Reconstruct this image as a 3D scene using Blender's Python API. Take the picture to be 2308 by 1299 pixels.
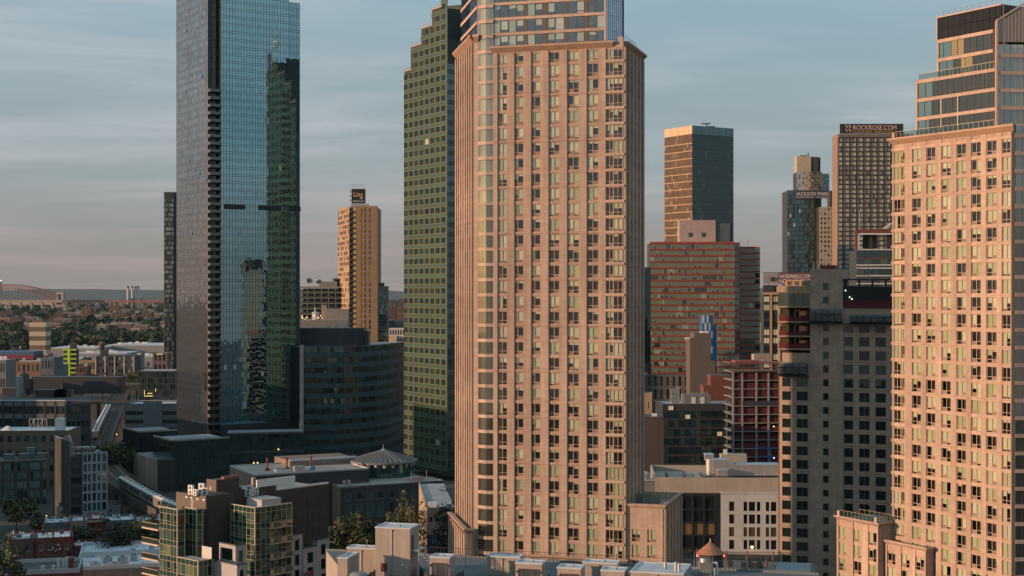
import bpy, math, random
from math import sin, cos, radians, pi, sqrt, atan2

for _o in list(bpy.data.objects):
    bpy.data.objects.remove(_o)
sc = bpy.context.scene
COL = sc.collection
R = random.Random(7)

# ------------------------------------------------------------------ camera
F, H, U0, V0 = 3300.0, 75.0, 1154.0, 655.0     # focal length in photo pixels, eye height (m), principal column, horizon row
cam_data = bpy.data.cameras.new("camera")
cam_data.sensor_width = 36.0
cam_data.lens = 36.0 * F / 2308.0
cam_data.shift_y = 5.5 / 2308.0
cam_data.clip_start = 1.0
cam_data.clip_end = 40000.0
cam = bpy.data.objects.new("camera", cam_data)
cam.location = (0, 0, H)
cam.rotation_euler = (radians(90), 0, 0)
COL.objects.link(cam)
sc.camera = cam

# ------------------------------------------------------------------ light
SUN_EL, SUN_PHI = 9.0, 17.5                     # low evening sun behind and to one side
sun_dir = (-cos(radians(SUN_PHI)) * cos(radians(SUN_EL)), -sin(radians(SUN_PHI)) * cos(radians(SUN_EL)), sin(radians(SUN_EL)))
sd = bpy.data.lights.new("sun", 'SUN')
sd.energy = 5.0
sd.angle = radians(0.6)
sd.color = (1.0, 0.62, 0.385)
sun = bpy.data.objects.new("sun", sd)
from mathutils import Vector, Matrix
sun.rotation_euler = Vector(sun_dir).to_track_quat('Z', 'Y').to_euler()
sun.location = (-300, -150, 400)
COL.objects.link(sun)

world = bpy.data.worlds.new("World")
sc.world = world
world.use_nodes = True
wt = world.node_tree
wt.nodes.clear()
def wn(t, **k):
    n = wt.nodes.new(t)
    for a, b in k.items():
        setattr(n, a, b)
    return n
def wl(a, b): wt.links.new(a, b)
sky = wn('ShaderNodeTexSky', sky_type='NISHITA')
sky.sun_disc = False
sky.sun_elevation = radians(SUN_EL)
sky.sun_rotation = atan2(sun_dir[0], sun_dir[1])
sky.altitude = 50; sky.air_density = 1.0; sky.dust_density = 1.6; sky.ozone_density = 1.0
tc = wn('ShaderNodeTexCoord')
sep = wn('ShaderNodeSeparateXYZ'); wl(tc.outputs['Generated'], sep.inputs[0])
def wmath(op, a, b=None, c=None, clamp=False):
    n = wn('ShaderNodeMath', operation=op); n.use_clamp = clamp
    for i, x in enumerate((a, b, c)):
        if x is None: continue
        if isinstance(x, (int, float)): n.inputs[i].default_value = x
        else: wl(x, n.inputs[i])
    return n.outputs[0]
zc = wmath('MAXIMUM', sep.outputs[2], 0.0)
den = wmath('ADD', zc, 0.055)
cx = wmath('DIVIDE', sep.outputs[0], den)
cy = wmath('DIVIDE', sep.outputs[1], den)
cmb = wn('ShaderNodeCombineXYZ'); wl(cx, cmb.inputs[0]); wl(cy, cmb.inputs[1])
def wnoise(scale, detail, rough, sx, sy, off):
    mp = wn('ShaderNodeMapping'); wl(cmb.outputs[0], mp.inputs[0])
    mp.inputs['Scale'].default_value = (sx, sy, 1); mp.inputs['Location'].default_value = off
    mp.inputs['Rotation'].default_value = (0, 0, radians(12))
    nz = wn('ShaderNodeTexNoise'); nz.inputs['Scale'].default_value = scale
    nz.inputs['Detail'].default_value = detail; nz.inputs['Roughness'].default_value = rough
    nz.inputs['Distortion'].default_value = 0.6
    wl(mp.outputs[0], nz.inputs['Vector'])
    return nz.outputs['Fac']
n1 = wnoise(0.26, 3, 0.45, 0.9, 1.1, (3.1, 1.7, 0))
n2 = wnoise(1.1, 8, 0.62, 0.7, 1.3, (9.3, 4.1, 0))
nn = wmath('ADD', wmath('MULTIPLY', n1, 0.65), wmath('MULTIPLY', n2, 0.35))
def wramp(x, a, b):
    n = wn('ShaderNodeMapRange'); n.interpolation_type = 'SMOOTHSTEP'
    wl(x, n.inputs['Value']); n.inputs['From Min'].default_value = a; n.inputs['From Max'].default_value = b
    return n.outputs['Result']
mask = wramp(nn, 0.40, 0.65)
def wmix(fac, a, b, blend='MIX'):
    n = wn('ShaderNodeMix', data_type='RGBA', blend_type=blend)
    if isinstance(fac, (int, float)): n.inputs[0].default_value = fac
    else: wl(fac, n.inputs[0])
    for i, x in ((6, a), (7, b)):
        if isinstance(x, tuple): n.inputs[i].default_value = (*x, 1)
        else: wl(x, n.inputs[i])
    return n.outputs[2]
SKY_STRENGTH = 0.100
# evening haze layer of the sky: clear teal blue high up, greyer and slightly rosy at the horizon
low = wmix(wramp(zc, 0.0, 0.10), (2.9, 2.65, 2.6), (2.9, 3.55, 3.9))
layer = wmix(wramp(zc, 0.07, 0.30), low, (2.7, 4.7, 5.9))
hazed = wmix(0.80, sky.outputs[0], layer)
cloud = wmix(wramp(zc, 0.0, 0.13), (3.4, 2.8, 2.7), (4.9, 5.2, 5.5))
col = wmix(wmath('MULTIPLY', mask, 0.85), hazed, cloud)
bg = wn('ShaderNodeBackground'); wl(col, bg.inputs[0]); bg.inputs[1].default_value = SKY_STRENGTH
wo = wn('ShaderNodeOutputWorld'); wl(bg.outputs[0], wo.inputs[0])

sc.view_settings.view_transform = 'Standard'
sc.view_settings.look = 'None'
sc.view_settings.gamma = 1.0
sc.view_settings.exposure = 0.15
sc.view_settings.use_curve_mapping = False
sc.render.engine = 'CYCLES'
sc.cycles.max_bounces = 5
sc.cycles.diffuse_bounces = 2
sc.cycles.glossy_bounces = 3
sc.cycles.transmission_bounces = 3
sc.cycles.transparent_max_bounces = 8
sc.cycles.volume_bounces = 0
sc.cycles.caustics_reflective = False
sc.cycles.caustics_refractive = False
sc.cycles.use_denoising = True
# ------------------------------------------------------------------ materials
MAT = {}
def mat(name, col, rough=0.8, metal=0.0, noise=0.0, nscale=0.6, var=0.0, bump=0.0, bscale=8.0, spec=0.5, coat=0.0,
        emit=None, estr=0.0, joints=None, jcol=0.72, stain=0.0):
    """Principled surface: colour with noise grain, per-object variation, optional recessed joint lines (w, h in metres) as fine relief."""
    if name in MAT: return MAT[name]
    m = bpy.data.materials.new(name); m.use_nodes = True
    t = m.node_tree; n = t.nodes; l = t.links
    b = n['Principled BSDF']
    b.inputs['Roughness'].default_value = rough
    b.inputs['Metallic'].default_value = metal
    b.inputs['Specular IOR Level'].default_value = spec
    b.inputs['Coat Weight'].default_value = coat
    b.inputs['Coat Roughness'].default_value = 0.05
    b.inputs['Base Color'].default_value = (*col, 1)
    cur = None
    tcn = n.new('ShaderNodeTexCoord')
    def mul(fac_socket, lo, hi, prev):
        mr = n.new('ShaderNodeMapRange'); l.new(fac_socket, mr.inputs['Value'])
        mr.inputs['From Min'].default_value = 0.25; mr.inputs['From Max'].default_value = 0.75
        mr.inputs['To Min'].default_value = lo; mr.inputs['To Max'].default_value = hi
        mx = n.new('ShaderNodeMix'); mx.data_type = 'RGBA'; mx.blend_type = 'MULTIPLY'; mx.inputs[0].default_value = 1
        if prev is None: mx.inputs[6].default_value = (*col, 1)
        else: l.new(prev, mx.inputs[6])
        l.new(mr.outputs[0], mx.inputs[7])
        return mx.outputs[2]
    if noise:
        nz = n.new('ShaderNodeTexNoise'); nz.inputs['Scale'].default_value = nscale; nz.inputs['Detail'].default_value = 5
        l.new(tcn.outputs['Object'], nz.inputs['Vector'])
        cur = mul(nz.outputs['Fac'], 1 - noise, 1 + noise, cur)
    if stain:
        mp = n.new('ShaderNodeMapping'); mp.inputs['Scale'].default_value = (1.3, 1.3, 0.07)
        l.new(tcn.outputs['Object'], mp.inputs[0])
        nz = n.new('ShaderNodeTexNoise'); nz.inputs['Scale'].default_value = 0.9; nz.inputs['Detail'].default_value = 6
        l.new(mp.outputs[0], nz.inputs['Vector'])
        cur = mul(nz.outputs['Fac'], 1 - stain, 1 + stain * 0.5, cur)
    if var:
        oi = n.new('ShaderNodeObjectInfo')
        cur = mul(oi.outputs['Random'], 1 - var, 1 + var, cur)
    if joints:
        sx = n.new('ShaderNodeSeparateXYZ'); l.new(tcn.outputs['Object'], sx.inputs[0])
        ad = n.new('ShaderNodeMath'); ad.operation = 'ADD'; l.new(sx.outputs[0], ad.inputs[0]); l.new(sx.outputs[1], ad.inputs[1])
        cb = n.new('ShaderNodeCombineXYZ'); l.new(ad.outputs[0], cb.inputs[0]); l.new(sx.outputs[2], cb.inputs[1])
        bk = n.new('ShaderNodeTexBrick'); l.new(cb.outputs[0], bk.inputs['Vector'])
        bk.inputs['Scale'].default_value = 1.0
        bk.inputs['Brick Width'].default_value = joints[0]; bk.inputs['Row Height'].default_value = joints[1]
        bk.inputs['Mortar Size'].default_value = joints[2] if len(joints) > 2 else 0.02
        bk.inputs['Color1'].default_value = (1, 1, 1, 1); bk.inputs['Color2'].default_value = (0.86, 0.86, 0.86, 1)
        bk.inputs['Mortar'].default_value = (jcol, jcol, jcol, 1)
        mx = n.new('ShaderNodeMix'); mx.data_type = 'RGBA'; mx.blend_type = 'MULTIPLY'; mx.inputs[0].default_value = 1
        if cur is None: mx.inputs[6].default_value = (*col, 1)
        else: l.new(cur, mx.inputs[6])
        l.new(bk.outputs['Color'], mx.inputs[7]); cur = mx.outputs[2]
    if cur is not None: l.new(cur, b.inputs['Base Color'])
    if bump:
        nz = n.new('ShaderNodeTexNoise'); nz.inputs['Scale'].default_value = bscale; nz.inputs['Detail'].default_value = 4
        l.new(tcn.outputs['Object'], nz.inputs['Vector'])
        bp = n.new('ShaderNodeBump'); bp.inputs['Strength'].default_value = bump; bp.inputs['Distance'].default_value = 0.1
        l.new(nz.outputs['Fac'], bp.inputs['Height']); l.new(bp.outputs[0], b.inputs['Normal'])
    if emit:
        b.inputs['Emission Color'].default_value = (*emit, 1); b.inputs['Emission Strength'].default_value = estr
    MAT[name] = m
    return m

def grazing(n, l, refl):
    """Mirror share of a pane: refl face-on, rising to full at grazing angles, the same from either side."""
    lw = n.new('ShaderNodeLayerWeight'); lw.inputs['Blend'].default_value = 0.5
    pw = n.new('ShaderNodeMath'); pw.operation = 'POWER'; l.new(lw.outputs['Facing'], pw.inputs[0]); pw.inputs[1].default_value = 5.0
    ma = n.new('ShaderNodeMath'); ma.operation = 'MULTIPLY_ADD'; ma.use_clamp = True
    l.new(pw.outputs[0], ma.inputs[0]); ma.inputs[1].default_value = 1.0 - refl; ma.inputs[2].default_value = refl
    return ma

def glass(name, body, tint, refl=0.35, rough=0.02, wave=0.0, var=0.15):
    """Coated facade glass: dark tinted body behind a mirror coat whose strength rises at grazing angles; slightly wavy."""
    if name in MAT: return MAT[name]
    m = bpy.data.materials.new(name); m.use_nodes = True
    t = m.node_tree; n = t.nodes; l = t.links; n.clear()
    out = n.new('ShaderNodeOutputMaterial'); mix = n.new('ShaderNodeMixShader')
    df = n.new('ShaderNodeBsdfDiffuse'); gl = n.new('ShaderNodeBsdfGlossy')
    gl.inputs['Roughness'].default_value = rough; gl.inputs['Color'].default_value = (*tint, 1)
    oi = n.new('ShaderNodeObjectInfo'); mr = n.new('ShaderNodeMapRange'); l.new(oi.outputs['Random'], mr.inputs['Value'])
    mr.inputs['To Min'].default_value = 1 - var; mr.inputs['To Max'].default_value = 1 + var
    cm = n.new('ShaderNodeMix'); cm.data_type = 'RGBA'; cm.blend_type = 'MULTIPLY'; cm.inputs[0].default_value = 1
    cm.inputs[6].default_value = (*body, 1); l.new(mr.outputs[0], cm.inputs[7]); l.new(cm.outputs[2], df.inputs['Color'])
    ma = grazing(n, l, refl)
    l.new(ma.outputs[0], mix.inputs[0]); l.new(df.outputs[0], mix.inputs[1]); l.new(gl.outputs[0], mix.inputs[2])
    l.new(mix.outputs[0], out.inputs[0])
    if wave:
        tcn = n.new('ShaderNodeTexCoord'); nz = n.new('ShaderNodeTexNoise'); nz.inputs['Scale'].default_value = 0.35
        nz.inputs['Detail'].default_value = 2
        l.new(tcn.outputs['Object'], nz.inputs['Vector'])
        bp = n.new('ShaderNodeBump'); bp.inputs['Strength'].default_value = wave; bp.inputs['Distance'].default_value = 0.1
        l.new(nz.outputs['Fac'], bp.inputs['Height']); l.new(bp.outputs[0], gl.inputs['Normal'])
    MAT[name] = m
    return m

def clear_glass(name, tint=(0.72, 0.80, 0.74), refl=0.10, gtint=(1, 1, 1)):
    if name in MAT: return MAT[name]
    m = bpy.data.materials.new(name); m.use_nodes = True
    t = m.node_tree; n = t.nodes; l = t.links; n.clear()
    out = n.new('ShaderNodeOutputMaterial'); mix = n.new('ShaderNodeMixShader')
    tr = n.new('ShaderNodeBsdfTransparent'); gl = n.new('ShaderNodeBsdfGlossy')
    tr.inputs[0].default_value = (*tint, 1); gl.inputs['Roughness'].default_value = 0.02; gl.inputs['Color'].default_value = (*gtint, 1)
    ma = grazing(n, l, refl)
    l.new(ma.outputs[0], mix.inputs[0]); l.new(tr.outputs[0], mix.inputs[1]); l.new(gl.outputs[0], mix.inputs[2])
    l.new(mix.outputs[0], out.inputs[0])
    MAT[name] = m
    return m

# ------------------------------------------------------------------ mesh building
class MB:
    """Collects boxes, quads, prisms and tubes; build() links them as one mesh object."""
    def __init__(self): self.v = []; self.f = []; self.m = []
    def face(self, pts, m=0):
        i = len(self.v); self.v.extend(pts); self.f.append(tuple(range(i, i + len(pts)))); self.m.append(m); return self
    def box(self, x0, x1, y0, y1, z0, z1, m=0):
        if x0 > x1: x0, x1 = x1, x0
        if y0 > y1: y0, y1 = y1, y0
        i = len(self.v)
        self.v.extend([(x0,y0,z0),(x1,y0,z0),(x1,y1,z0),(x0,y1,z0),(x0,y0,z1),(x1,y0,z1),(x1,y1,z1),(x0,y1,z1)])
        for q in ((0,1,5,4),(1,2,6,5),(2,3,7,6),(3,0,4,7),(4,5,6,7),(3,2,1,0)):
            self.f.append(tuple(i + k for k in q)); self.m.append(m)
        return self
    def prism(self, poly, z0, z1, m=0, mtop=None, cap=True):
        n = len(poly); i = len(self.v)
        zt = z1 if isinstance(z1, (list, tuple)) else [z1] * n
        self.v.extend([(p[0], p[1], z0) for p in poly]); self.v.extend([(p[0], p[1], zt[k]) for k, p in enumerate(poly)])
        for k in range(n):
            j = (k + 1) % n
            self.f.append((i + k, i + j, i + n + j, i + n + k)); self.m.append(m)
        if cap:
            self.f.append(tuple(i + n + k for k in range(n))); self.m.append(m if mtop is None else mtop)
            self.f.append(tuple(i + n - 1 - k for k in range(n))); self.m.append(m)
        return self
    def cone(self, cx, cy, z0, z1, r0, r1, seg=16, m=0, mtop=None, a0=0.0):
        i = len(self.v)
        for z, r in ((z0, r0), (z1, r1)):
            for k in range(seg):
                a = a0 + 2 * pi * k / seg
                self.v.append((cx + r * cos(a), cy + r * sin(a), z))
        for k in range(seg):
            j = (k + 1) % seg
            self.f.append((i + k, i + j, i + seg + j, i + seg + k)); self.m.append(m)
        self.f.append(tuple(i + seg + k for k in range(seg))); self.m.append(m if mtop is None else mtop)
        self.f.append(tuple(i + seg - 1 - k for k in range(seg))); self.m.append(m)
        return self
    def bar(self, a, b, r=0.05, m=0, seg=4, r2=None):
        a = Vector(a); b = Vector(b); d = b - a
        if d.length < 1e-6: return self
        q = d.to_track_quat('Z', 'Y'); i = len(self.v)
        for p, rr in ((a, r), (b, r if r2 is None else r2)):
            for k in range(seg):
                t = 2 * pi * k / seg + pi / 4
                self.v.append(tuple(p + q @ Vector((rr * cos(t), rr * sin(t), 0))))
        for k in range(seg):
            j = (k + 1) % seg
            self.f.append((i + k, i + j, i + seg + j, i + seg + k)); self.m.append(m)
        self.f.append(tuple(i + seg + k for k in range(seg))); self.m.append(m)
        self.f.append(tuple(i + seg - 1 - k for k in range(seg))); self.m.append(m)
        return self
    def mesh(self, name, mats):
        me = bpy.data.meshes.new(name)
        me.from_pydata(self.v, [], self.f)
        for x in (mats if isinstance(mats, (list, tuple)) else [mats]): me.materials.append(x)
        if any(self.m): me.polygons.foreach_set('material_index', self.m)
        me.update()
        return me
    def build(self, name, mats, parent=None, loc=(0, 0, 0), rz=0.0, kind=None, smooth=False):
        me = self.mesh(name, mats)
        if smooth: me.polygons.foreach_set('use_smooth', [True] * len(me.polygons))
        return put(name, me, parent, loc, rz, kind)

def put(name, me, parent=None, loc=(0, 0, 0), rz=0.0, kind=None, scale=None):
    o = bpy.data.objects.new(name, me)
    o.location = loc; o.rotation_euler = (0, 0, rz)
    if scale: o.scale = scale
    if parent: o.parent = parent
    if kind: o['kind'] = kind
    COL.objects.link(o)
    return o

def tag(o, label, cat, group=None):
    o['label'] = label; o['category'] = cat
    if group: o['group'] = group
    return o

# ------------------------------------------------------------------ layout helpers (plan position from picture column and distance)
def ray(u): return (u - U0) / F
def pt(u, Y): return (ray(u) * Y, Y)
def zz(v, Y): return H - (v - V0) / F * Y
def dirv(a): a = radians(a); return (cos(a), sin(a))
def go(P, a, t): c, s = dirv(a); return (P[0] + c * t, P[1] + s * t)
def reach(P, a, u):
    k = ray(u); c, s = dirv(a)
    return (k * P[1] - P[0]) / (c - k * s)

class Thing:
    """A top-level Empty at the base; faces and parts are given in world plan coordinates."""
    def __init__(self, name, label, cat, base, group=None, z=0.0):
        self.o = bpy.data.objects.new(name, None); COL.objects.link(self.o)
        self.o.empty_display_size = 1.0
        self.bx, self.by, self.bz = base[0], base[1], z
        self.o.location = (self.bx, self.by, self.bz)
        tag(self.o, label, cat, group)
    def part(self, name, mb, mats, kind=None, smooth=False):          # mb in world coordinates relative to the base
        return mb.build(name, mats, self.o, kind=kind, smooth=smooth)
    def loc(self, P, z=0.0): return (P[0] - self.bx, P[1] - self.by, z - self.bz)
    def rel(self, poly): return [(p[0] - self.bx, p[1] - self.by) for p in poly]

class Face:
    """A vertical facade: x runs along it (seen from outside, from one side to the other), y goes into the building."""
    def __init__(self, th, P, ang, w): self.t = th; self.P = P; self.a = ang; self.w = w
    def at(self, s, z=0.0, y=0.0):
        c, n = dirv(self.a); return (self.P[0] + c * s - n * y - self.t.bx, self.P[1] + n * s + c * y - self.t.by, z - self.t.bz)
    def put(self, name, me, s=0.0, z=0.0, y=0.0, parent=None, kind=None):
        return put(name, me, parent or self.t.o, self.at(s, z, y), radians(self.a), kind)
    def build(self, name, mb, mats, kind=None):
        return mb.build(name, mats, self.t.o, self.at(0, 0, 0), radians(self.a), kind)
    def s(self, u): return reach(self.P, self.a, u)
    def end(self): return go(self.P, self.a, self.w)

class Block(Thing):
    """Rectangular building from its corner that faces us: front face runs from the corner at angle ang, side face goes back from it."""
    def __init__(self, name, label, cat, u, Y, uL=None, uR=None, ang=32.0, d=None, w=None, ztop=None, group=None, P=None):
        P = P or pt(u, Y)
        self.P = P; self.ang = ang
        self.w = w if w is not None else reach(P, ang, uR)
        self.d = d if d is not None else reach(P, ang + 90, uL)
        super().__init__(name, label, cat, P, group)
        self.front = Face(self, P, ang, self.w)
        self.left = Face(self, go(P, ang + 90, self.d), ang - 90, self.d)
        self.right = Face(self, go(P, ang, self.w), ang + 90, self.d)
        self.back = Face(self, go(go(P, ang, self.w), ang + 90, self.d), ang + 180, self.w)
        self.faces = (self.front, self.left, self.right, self.back)
    def poly(self, i=0.0):
        P = self.P; a = self.ang; out = []
        for x, y in ((i, i), (self.w - i, i), (self.w - i, self.d - i), (i, self.d - i)):
            q = go(go(P, a, x), a + 90, y); out.append((q[0] - self.bx, q[1] - self.by))
        return out
    def lpt(self, x, y, z=0.0):
        q = go(go(self.P, self.ang, x), self.ang + 90, y); return (q[0] - self.bx, q[1] - self.by, z)
    def core(self, z0, z1, m, inset=0.3, name='core', mtop=None):
        mb = MB().prism(self.poly(inset), z0, z1, 0, 1 if mtop else None)
        return self.part(name, mb, [m] + ([mtop] if mtop else []))
    def roof(self, z, m_par, m_roof, ph=0.9, t=0.35, name='parapet'):
        """Flat roof with a raised parapet rim."""
        mb = MB(); w, d = self.w, self.d
        for (x0, x1, y0, y1) in ((0, w, 0, t), (0, w, d - t, d), (0, t, t, d - t), (w - t, w, t, d - t)):
            mb.prism([self.lpt(x0, y0)[:2], self.lpt(x1, y0)[:2], self.lpt(x1, y1)[:2], self.lpt(x0, y1)[:2]], z - 0.25, z + ph)
        self.part(name, mb, m_par)
        rb = MB().prism(self.poly(t * 0.5), z - 0.4, z, 0)
        self.part('roof', rb, m_roof)
    def lbox(self, name, x0, x1, y0, y1, z0, z1, m, kind=None):
        mb = MB().prism([self.lpt(x0, y0)[:2], self.lpt(x1, y0)[:2], self.lpt(x1, y1)[:2], self.lpt(x0, y1)[:2]], z0, z1)
        return self.part(name, mb, m, kind)

def wall_mb(w, z0, z1, ops, depth, s0=0.0, mr=0):
    """Wall sheet with rectangular openings and reveals of the given depth."""
    xs = sorted(set([s0, w] + [o[0] for o in ops] + [o[1] for o in ops]))
    zs = sorted(set([z0, z1] + [o[2] for o in ops] + [o[3] for o in ops]))
    xs = [x for x in xs if s0 - 1e-6 <= x <= w + 1e-6]; zs = [z for z in zs if z0 - 1e-6 <= z <= z1 + 1e-6]
    mb = MB()
    for zi in range(len(zs) - 1):
        za, zb = zs[zi], zs[zi + 1]
        if zb - za < 1e-5: continue
        zc = (za + zb) / 2
        row = [o for o in ops if o[2] < zc < o[3]]
        blocked = sorted((o[0], o[1]) for o in row)
        x = s0
        for a, b in blocked:
            if a > x + 1e-6: mb.face([(x, 0, za), (a, 0, za), (a, 0, zb), (x, 0, zb)])
            x = max(x, b)
        if x < w - 1e-6: mb.face([(x, 0, za), (w, 0, za), (w, 0, zb), (x, 0, zb)])
    for (a, b, c, d) in ops:
        mb.face([(a, 0, c), (b, 0, c), (b, depth, c), (a, depth, c)], mr)
        mb.face([(a, depth, d), (b, depth, d), (b, 0, d), (a, 0, d)], mr)
        mb.face([(a, 0, d), (a, 0, c), (a, depth, c), (a, depth, d)], mr)
        mb.face([(b, 0, c), (b, 0, d), (b, depth, d), (b, depth, c)], mr)
    return mb

_WC = {}
def win_mesh(w, h, mats, nx=1, ny=1, fr=0.06, key='', depth=0.08, split=None):
    """A framed window as one mesh: frame bars (slot 0) and panes (slot 1..)."""
    k = (round(w, 2), round(h, 2), nx, ny, fr, key, split)
    if k in _WC: return _WC[k]
    mb = MB()
    mb.box(0, w, 0, depth, 0, fr).box(0, w, 0, depth, h - fr, h).box(0, fr, 0, depth, fr, h - fr).box(w - fr, w, 0, depth, fr, h - fr)
    xs = [w * i / nx for i in range(nx + 1)]; zs = [h * i / ny for i in range(ny + 1)] if not split else [0, h * split, h]
    for x in xs[1:-1]: mb.box(x - fr / 2, x + fr / 2, 0.01, depth, fr, h - fr)
    for z in zs[1:-1]: mb.box(fr, w - fr, 0.02, depth, z - fr / 2, z + fr / 2)
    np_ = len(mats) - 1
    j = 0
    for a in range(len(xs) - 1):
        for b in range(len(zs) - 1):
            e = [R.uniform(-0.006, 0.006) for _ in range(4)]
            y = depth * 0.6
            mb.face([(xs[a], y + e[0], zs[b]), (xs[a + 1], y + e[1], zs[b]), (xs[a + 1], y + e[0] + e[2] + e[1] - e[0], zs[b + 1]), (xs[a], y + e[2] + e[0], zs[b + 1])], 1 + (R.randrange(np_) if np_ > 1 else 0))
            j += 1
    me = mb.mesh('window', mats); _WC[k] = me
    return me

def curtain(face, s0, s1, z0, z1, ncol, nrow, panes, mull, y=0.0, jit=0.004, mw=0.07, weights=None, name='glass_panes', mname='mullions', rows=None, hmw=None, spand=None):
    """Curtain wall: every pane its own quad with a slightly different tilt (joined: far too many to pick apart), and a grid of mullions."""
    mb = MB(); w = (s1 - s0) / ncol
    zs = rows or [z0 + (z1 - z0) * i / nrow for i in range(nrow + 1)]
    idx = list(range(len(panes)))
    for i in range(ncol):
        xa, xb = s0 + i * w, s0 + (i + 1) * w
        for j in range(len(zs) - 1):
            za, zb = zs[j], zs[j + 1]
            tx, tz = R.gauss(0, jit), R.gauss(0, jit)
            k = R.choices(idx, weights)[0] if weights else (R.choice(idx))
            if spand is not None and j % 2 == 0: k = spand
            ww, hh = (xb - xa) / 2, (zb - za) / 2
            mb.face([(xa, y - tx * ww - tz * hh, za), (xb, y + tx * ww - tz * hh, za), (xb, y + tx * ww + tz * hh, zb), (xa, y - tx * ww + tz * hh, zb)], k)
    face.build(name, mb, panes, kind='stuff')
    mm = MB()
    for i in range(ncol + 1):
        x = s0 + i * w
        mm.box(x - mw / 2, x + mw / 2, y - 0.06, y + 0.05, z0, z1)
    hm = hmw or mw
    for z in zs:
        mm.box(s0, s1, y - 0.05, y + 0.04, z - hm / 2, z + hm / 2)
    return face.build(mname, mm, mull, kind='stuff')

def text(s, size, parent, loc, rot, m, name='lettering', extrude=0.05, width=None, align='LEFT'):
    """Lettering as a solid mesh."""
    cu = bpy.data.curves.new('letters', 'FONT'); cu.body = s; cu.size = size; cu.extrude = extrude; cu.resolution_u = 3; cu.align_x = align
    tmp = bpy.data.objects.new('letters', cu); COL.objects.link(tmp)
    bpy.context.view_layer.update()
    me = bpy.data.meshes.new_from_object(tmp.evaluated_get(bpy.context.evaluated_depsgraph_get()))
    me.name = name; me.materials.clear(); me.materials.append(m)
    bpy.data.objects.remove(tmp); bpy.data.curves.remove(cu)
    xs = [v.co.x for v in me.vertices]
    if width and xs:
        k = width / (max(xs) - min(xs))
        for v in me.vertices: v.co.x *= k
    o = bpy.data.objects.new(name, me); COL.objects.link(o)
    o.location = loc; o.rotation_euler = rot
    if parent: o.parent = parent
    return o
# ------------------------------------------------------------------ shared materials
STONE = mat('tan_precast', (0.425, 0.300, 0.228), 0.85, noise=0.15, nscale=0.09, joints=(1.45, 0.62, 0.018), jcol=0.80, stain=0.26, var=0.07)
STONE2 = mat('tan_trim', (0.435, 0.305, 0.232), 0.8, noise=0.10, nscale=0.3, var=0.08, stain=0.20)
CORNICE = mat('cornice_metal', (0.36, 0.235, 0.16), 0.6, noise=0.12, nscale=0.4, stain=0.12)
FRAME_TAN = mat('bronze_tan_frame', (0.36, 0.26, 0.18), 0.5)
FRAME_DK = mat('dark_bronze_frame', (0.05, 0.043, 0.04), 0.45)
LOUVER = mat('louver_brown', (0.22, 0.135, 0.10), 0.7, var=0.12)
BLIND = [mat('roller_blind_cream', (0.54, 0.51, 0.37), 0.9, var=0.08, stain=0.05), mat('roller_blind_olive', (0.41, 0.425, 0.28), 0.9, var=0.10, stain=0.05), mat('curtain_pale', (0.56, 0.53, 0.42), 0.9, var=0.1, stain=0.15)]
INTERIOR = mat('dim_interior', (0.055, 0.045, 0.038), 0.9, noise=0.5, nscale=0.45)
WARMROOM = mat('room_light', (0.6, 0.5, 0.33), 0.8, emit=(1.0, 0.74, 0.42), estr=0.2)
WARMROOM2 = mat('room_light_dim', (0.6, 0.45, 0.25), 0.8, emit=(1.0, 0.72, 0.32), estr=0.30)
LAMPW = mat('lamp_white', (1, 1, 1), 0.5, emit=(1.0, 0.9, 0.75), estr=3.0)
LAMPO = mat('lamp_amber', (1, .7, .3), 0.5, emit=(1.0, 0.55, 0.2), estr=6.0)
LAMPR = mat('lamp_red', (1, .2, .1), 0.5, emit=(1.0, 0.12, 0.06), estr=5.0)
GLASS_CLEAR = clear_glass('window_glass', (0.90, 0.94, 0.88), 0.10)
GLASS_BAY = clear_glass('bay_glass', (0.72, 0.76, 0.66), 0.22)
ROOF_GREY = mat('roof_membrane_grey', (0.30, 0.30, 0.30), 0.9, noise=0.25, nscale=0.15, bump=0.2)
ROOF_WHITE = mat('roof_coating_white', (0.52, 0.56, 0.60), 0.7, noise=0.18, nscale=0.3)
ROOF_DARK = mat('roof_tar', (0.07, 0.07, 0.072), 0.9, noise=0.4, nscale=0.3)
ROOF_TAN = mat('roof_gravel_tan', (0.34, 0.29, 0.25), 0.95, noise=0.2, nscale=0.3, bump=0.2)
METAL_G = mat('galvanised_steel', (0.42, 0.42, 0.41), 0.45, metal=0.6, noise=0.15, nscale=1.5)
METAL_W = mat('white_painted_metal', (0.62, 0.60, 0.57), 0.5, noise=0.08, nscale=1.0)
METAL_D = mat('dark_steel', (0.04, 0.042, 0.045), 0.5)
CONC = mat('cast_concrete', (0.33, 0.30, 0.27), 0.9, noise=0.15, nscale=0.4, stain=0.2)
STUCCO = mat('cream_stucco', (0.33, 0.275, 0.225), 0.9, noise=0.10, nscale=0.6, stain=0.18, bump=0.1)
BRICK_DK = mat('charcoal_brick', (0.075, 0.062, 0.055), 0.85, noise=0.2, nscale=0.4, joints=(0.9, 0.3, 0.03), jcol=0.7)
BRICK_RED = mat('red_brick', (0.20, 0.045, 0.035), 0.85, noise=0.2, nscale=0.5, joints=(0.5, 0.2, 0.02), jcol=0.8, stain=0.15)
BRICK_BR = mat('brown_brick', (0.24, 0.175, 0.14), 0.88, noise=0.22, nscale=0.35, joints=(1.1, 0.35, 0.03), jcol=0.78, stain=0.15)

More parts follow.
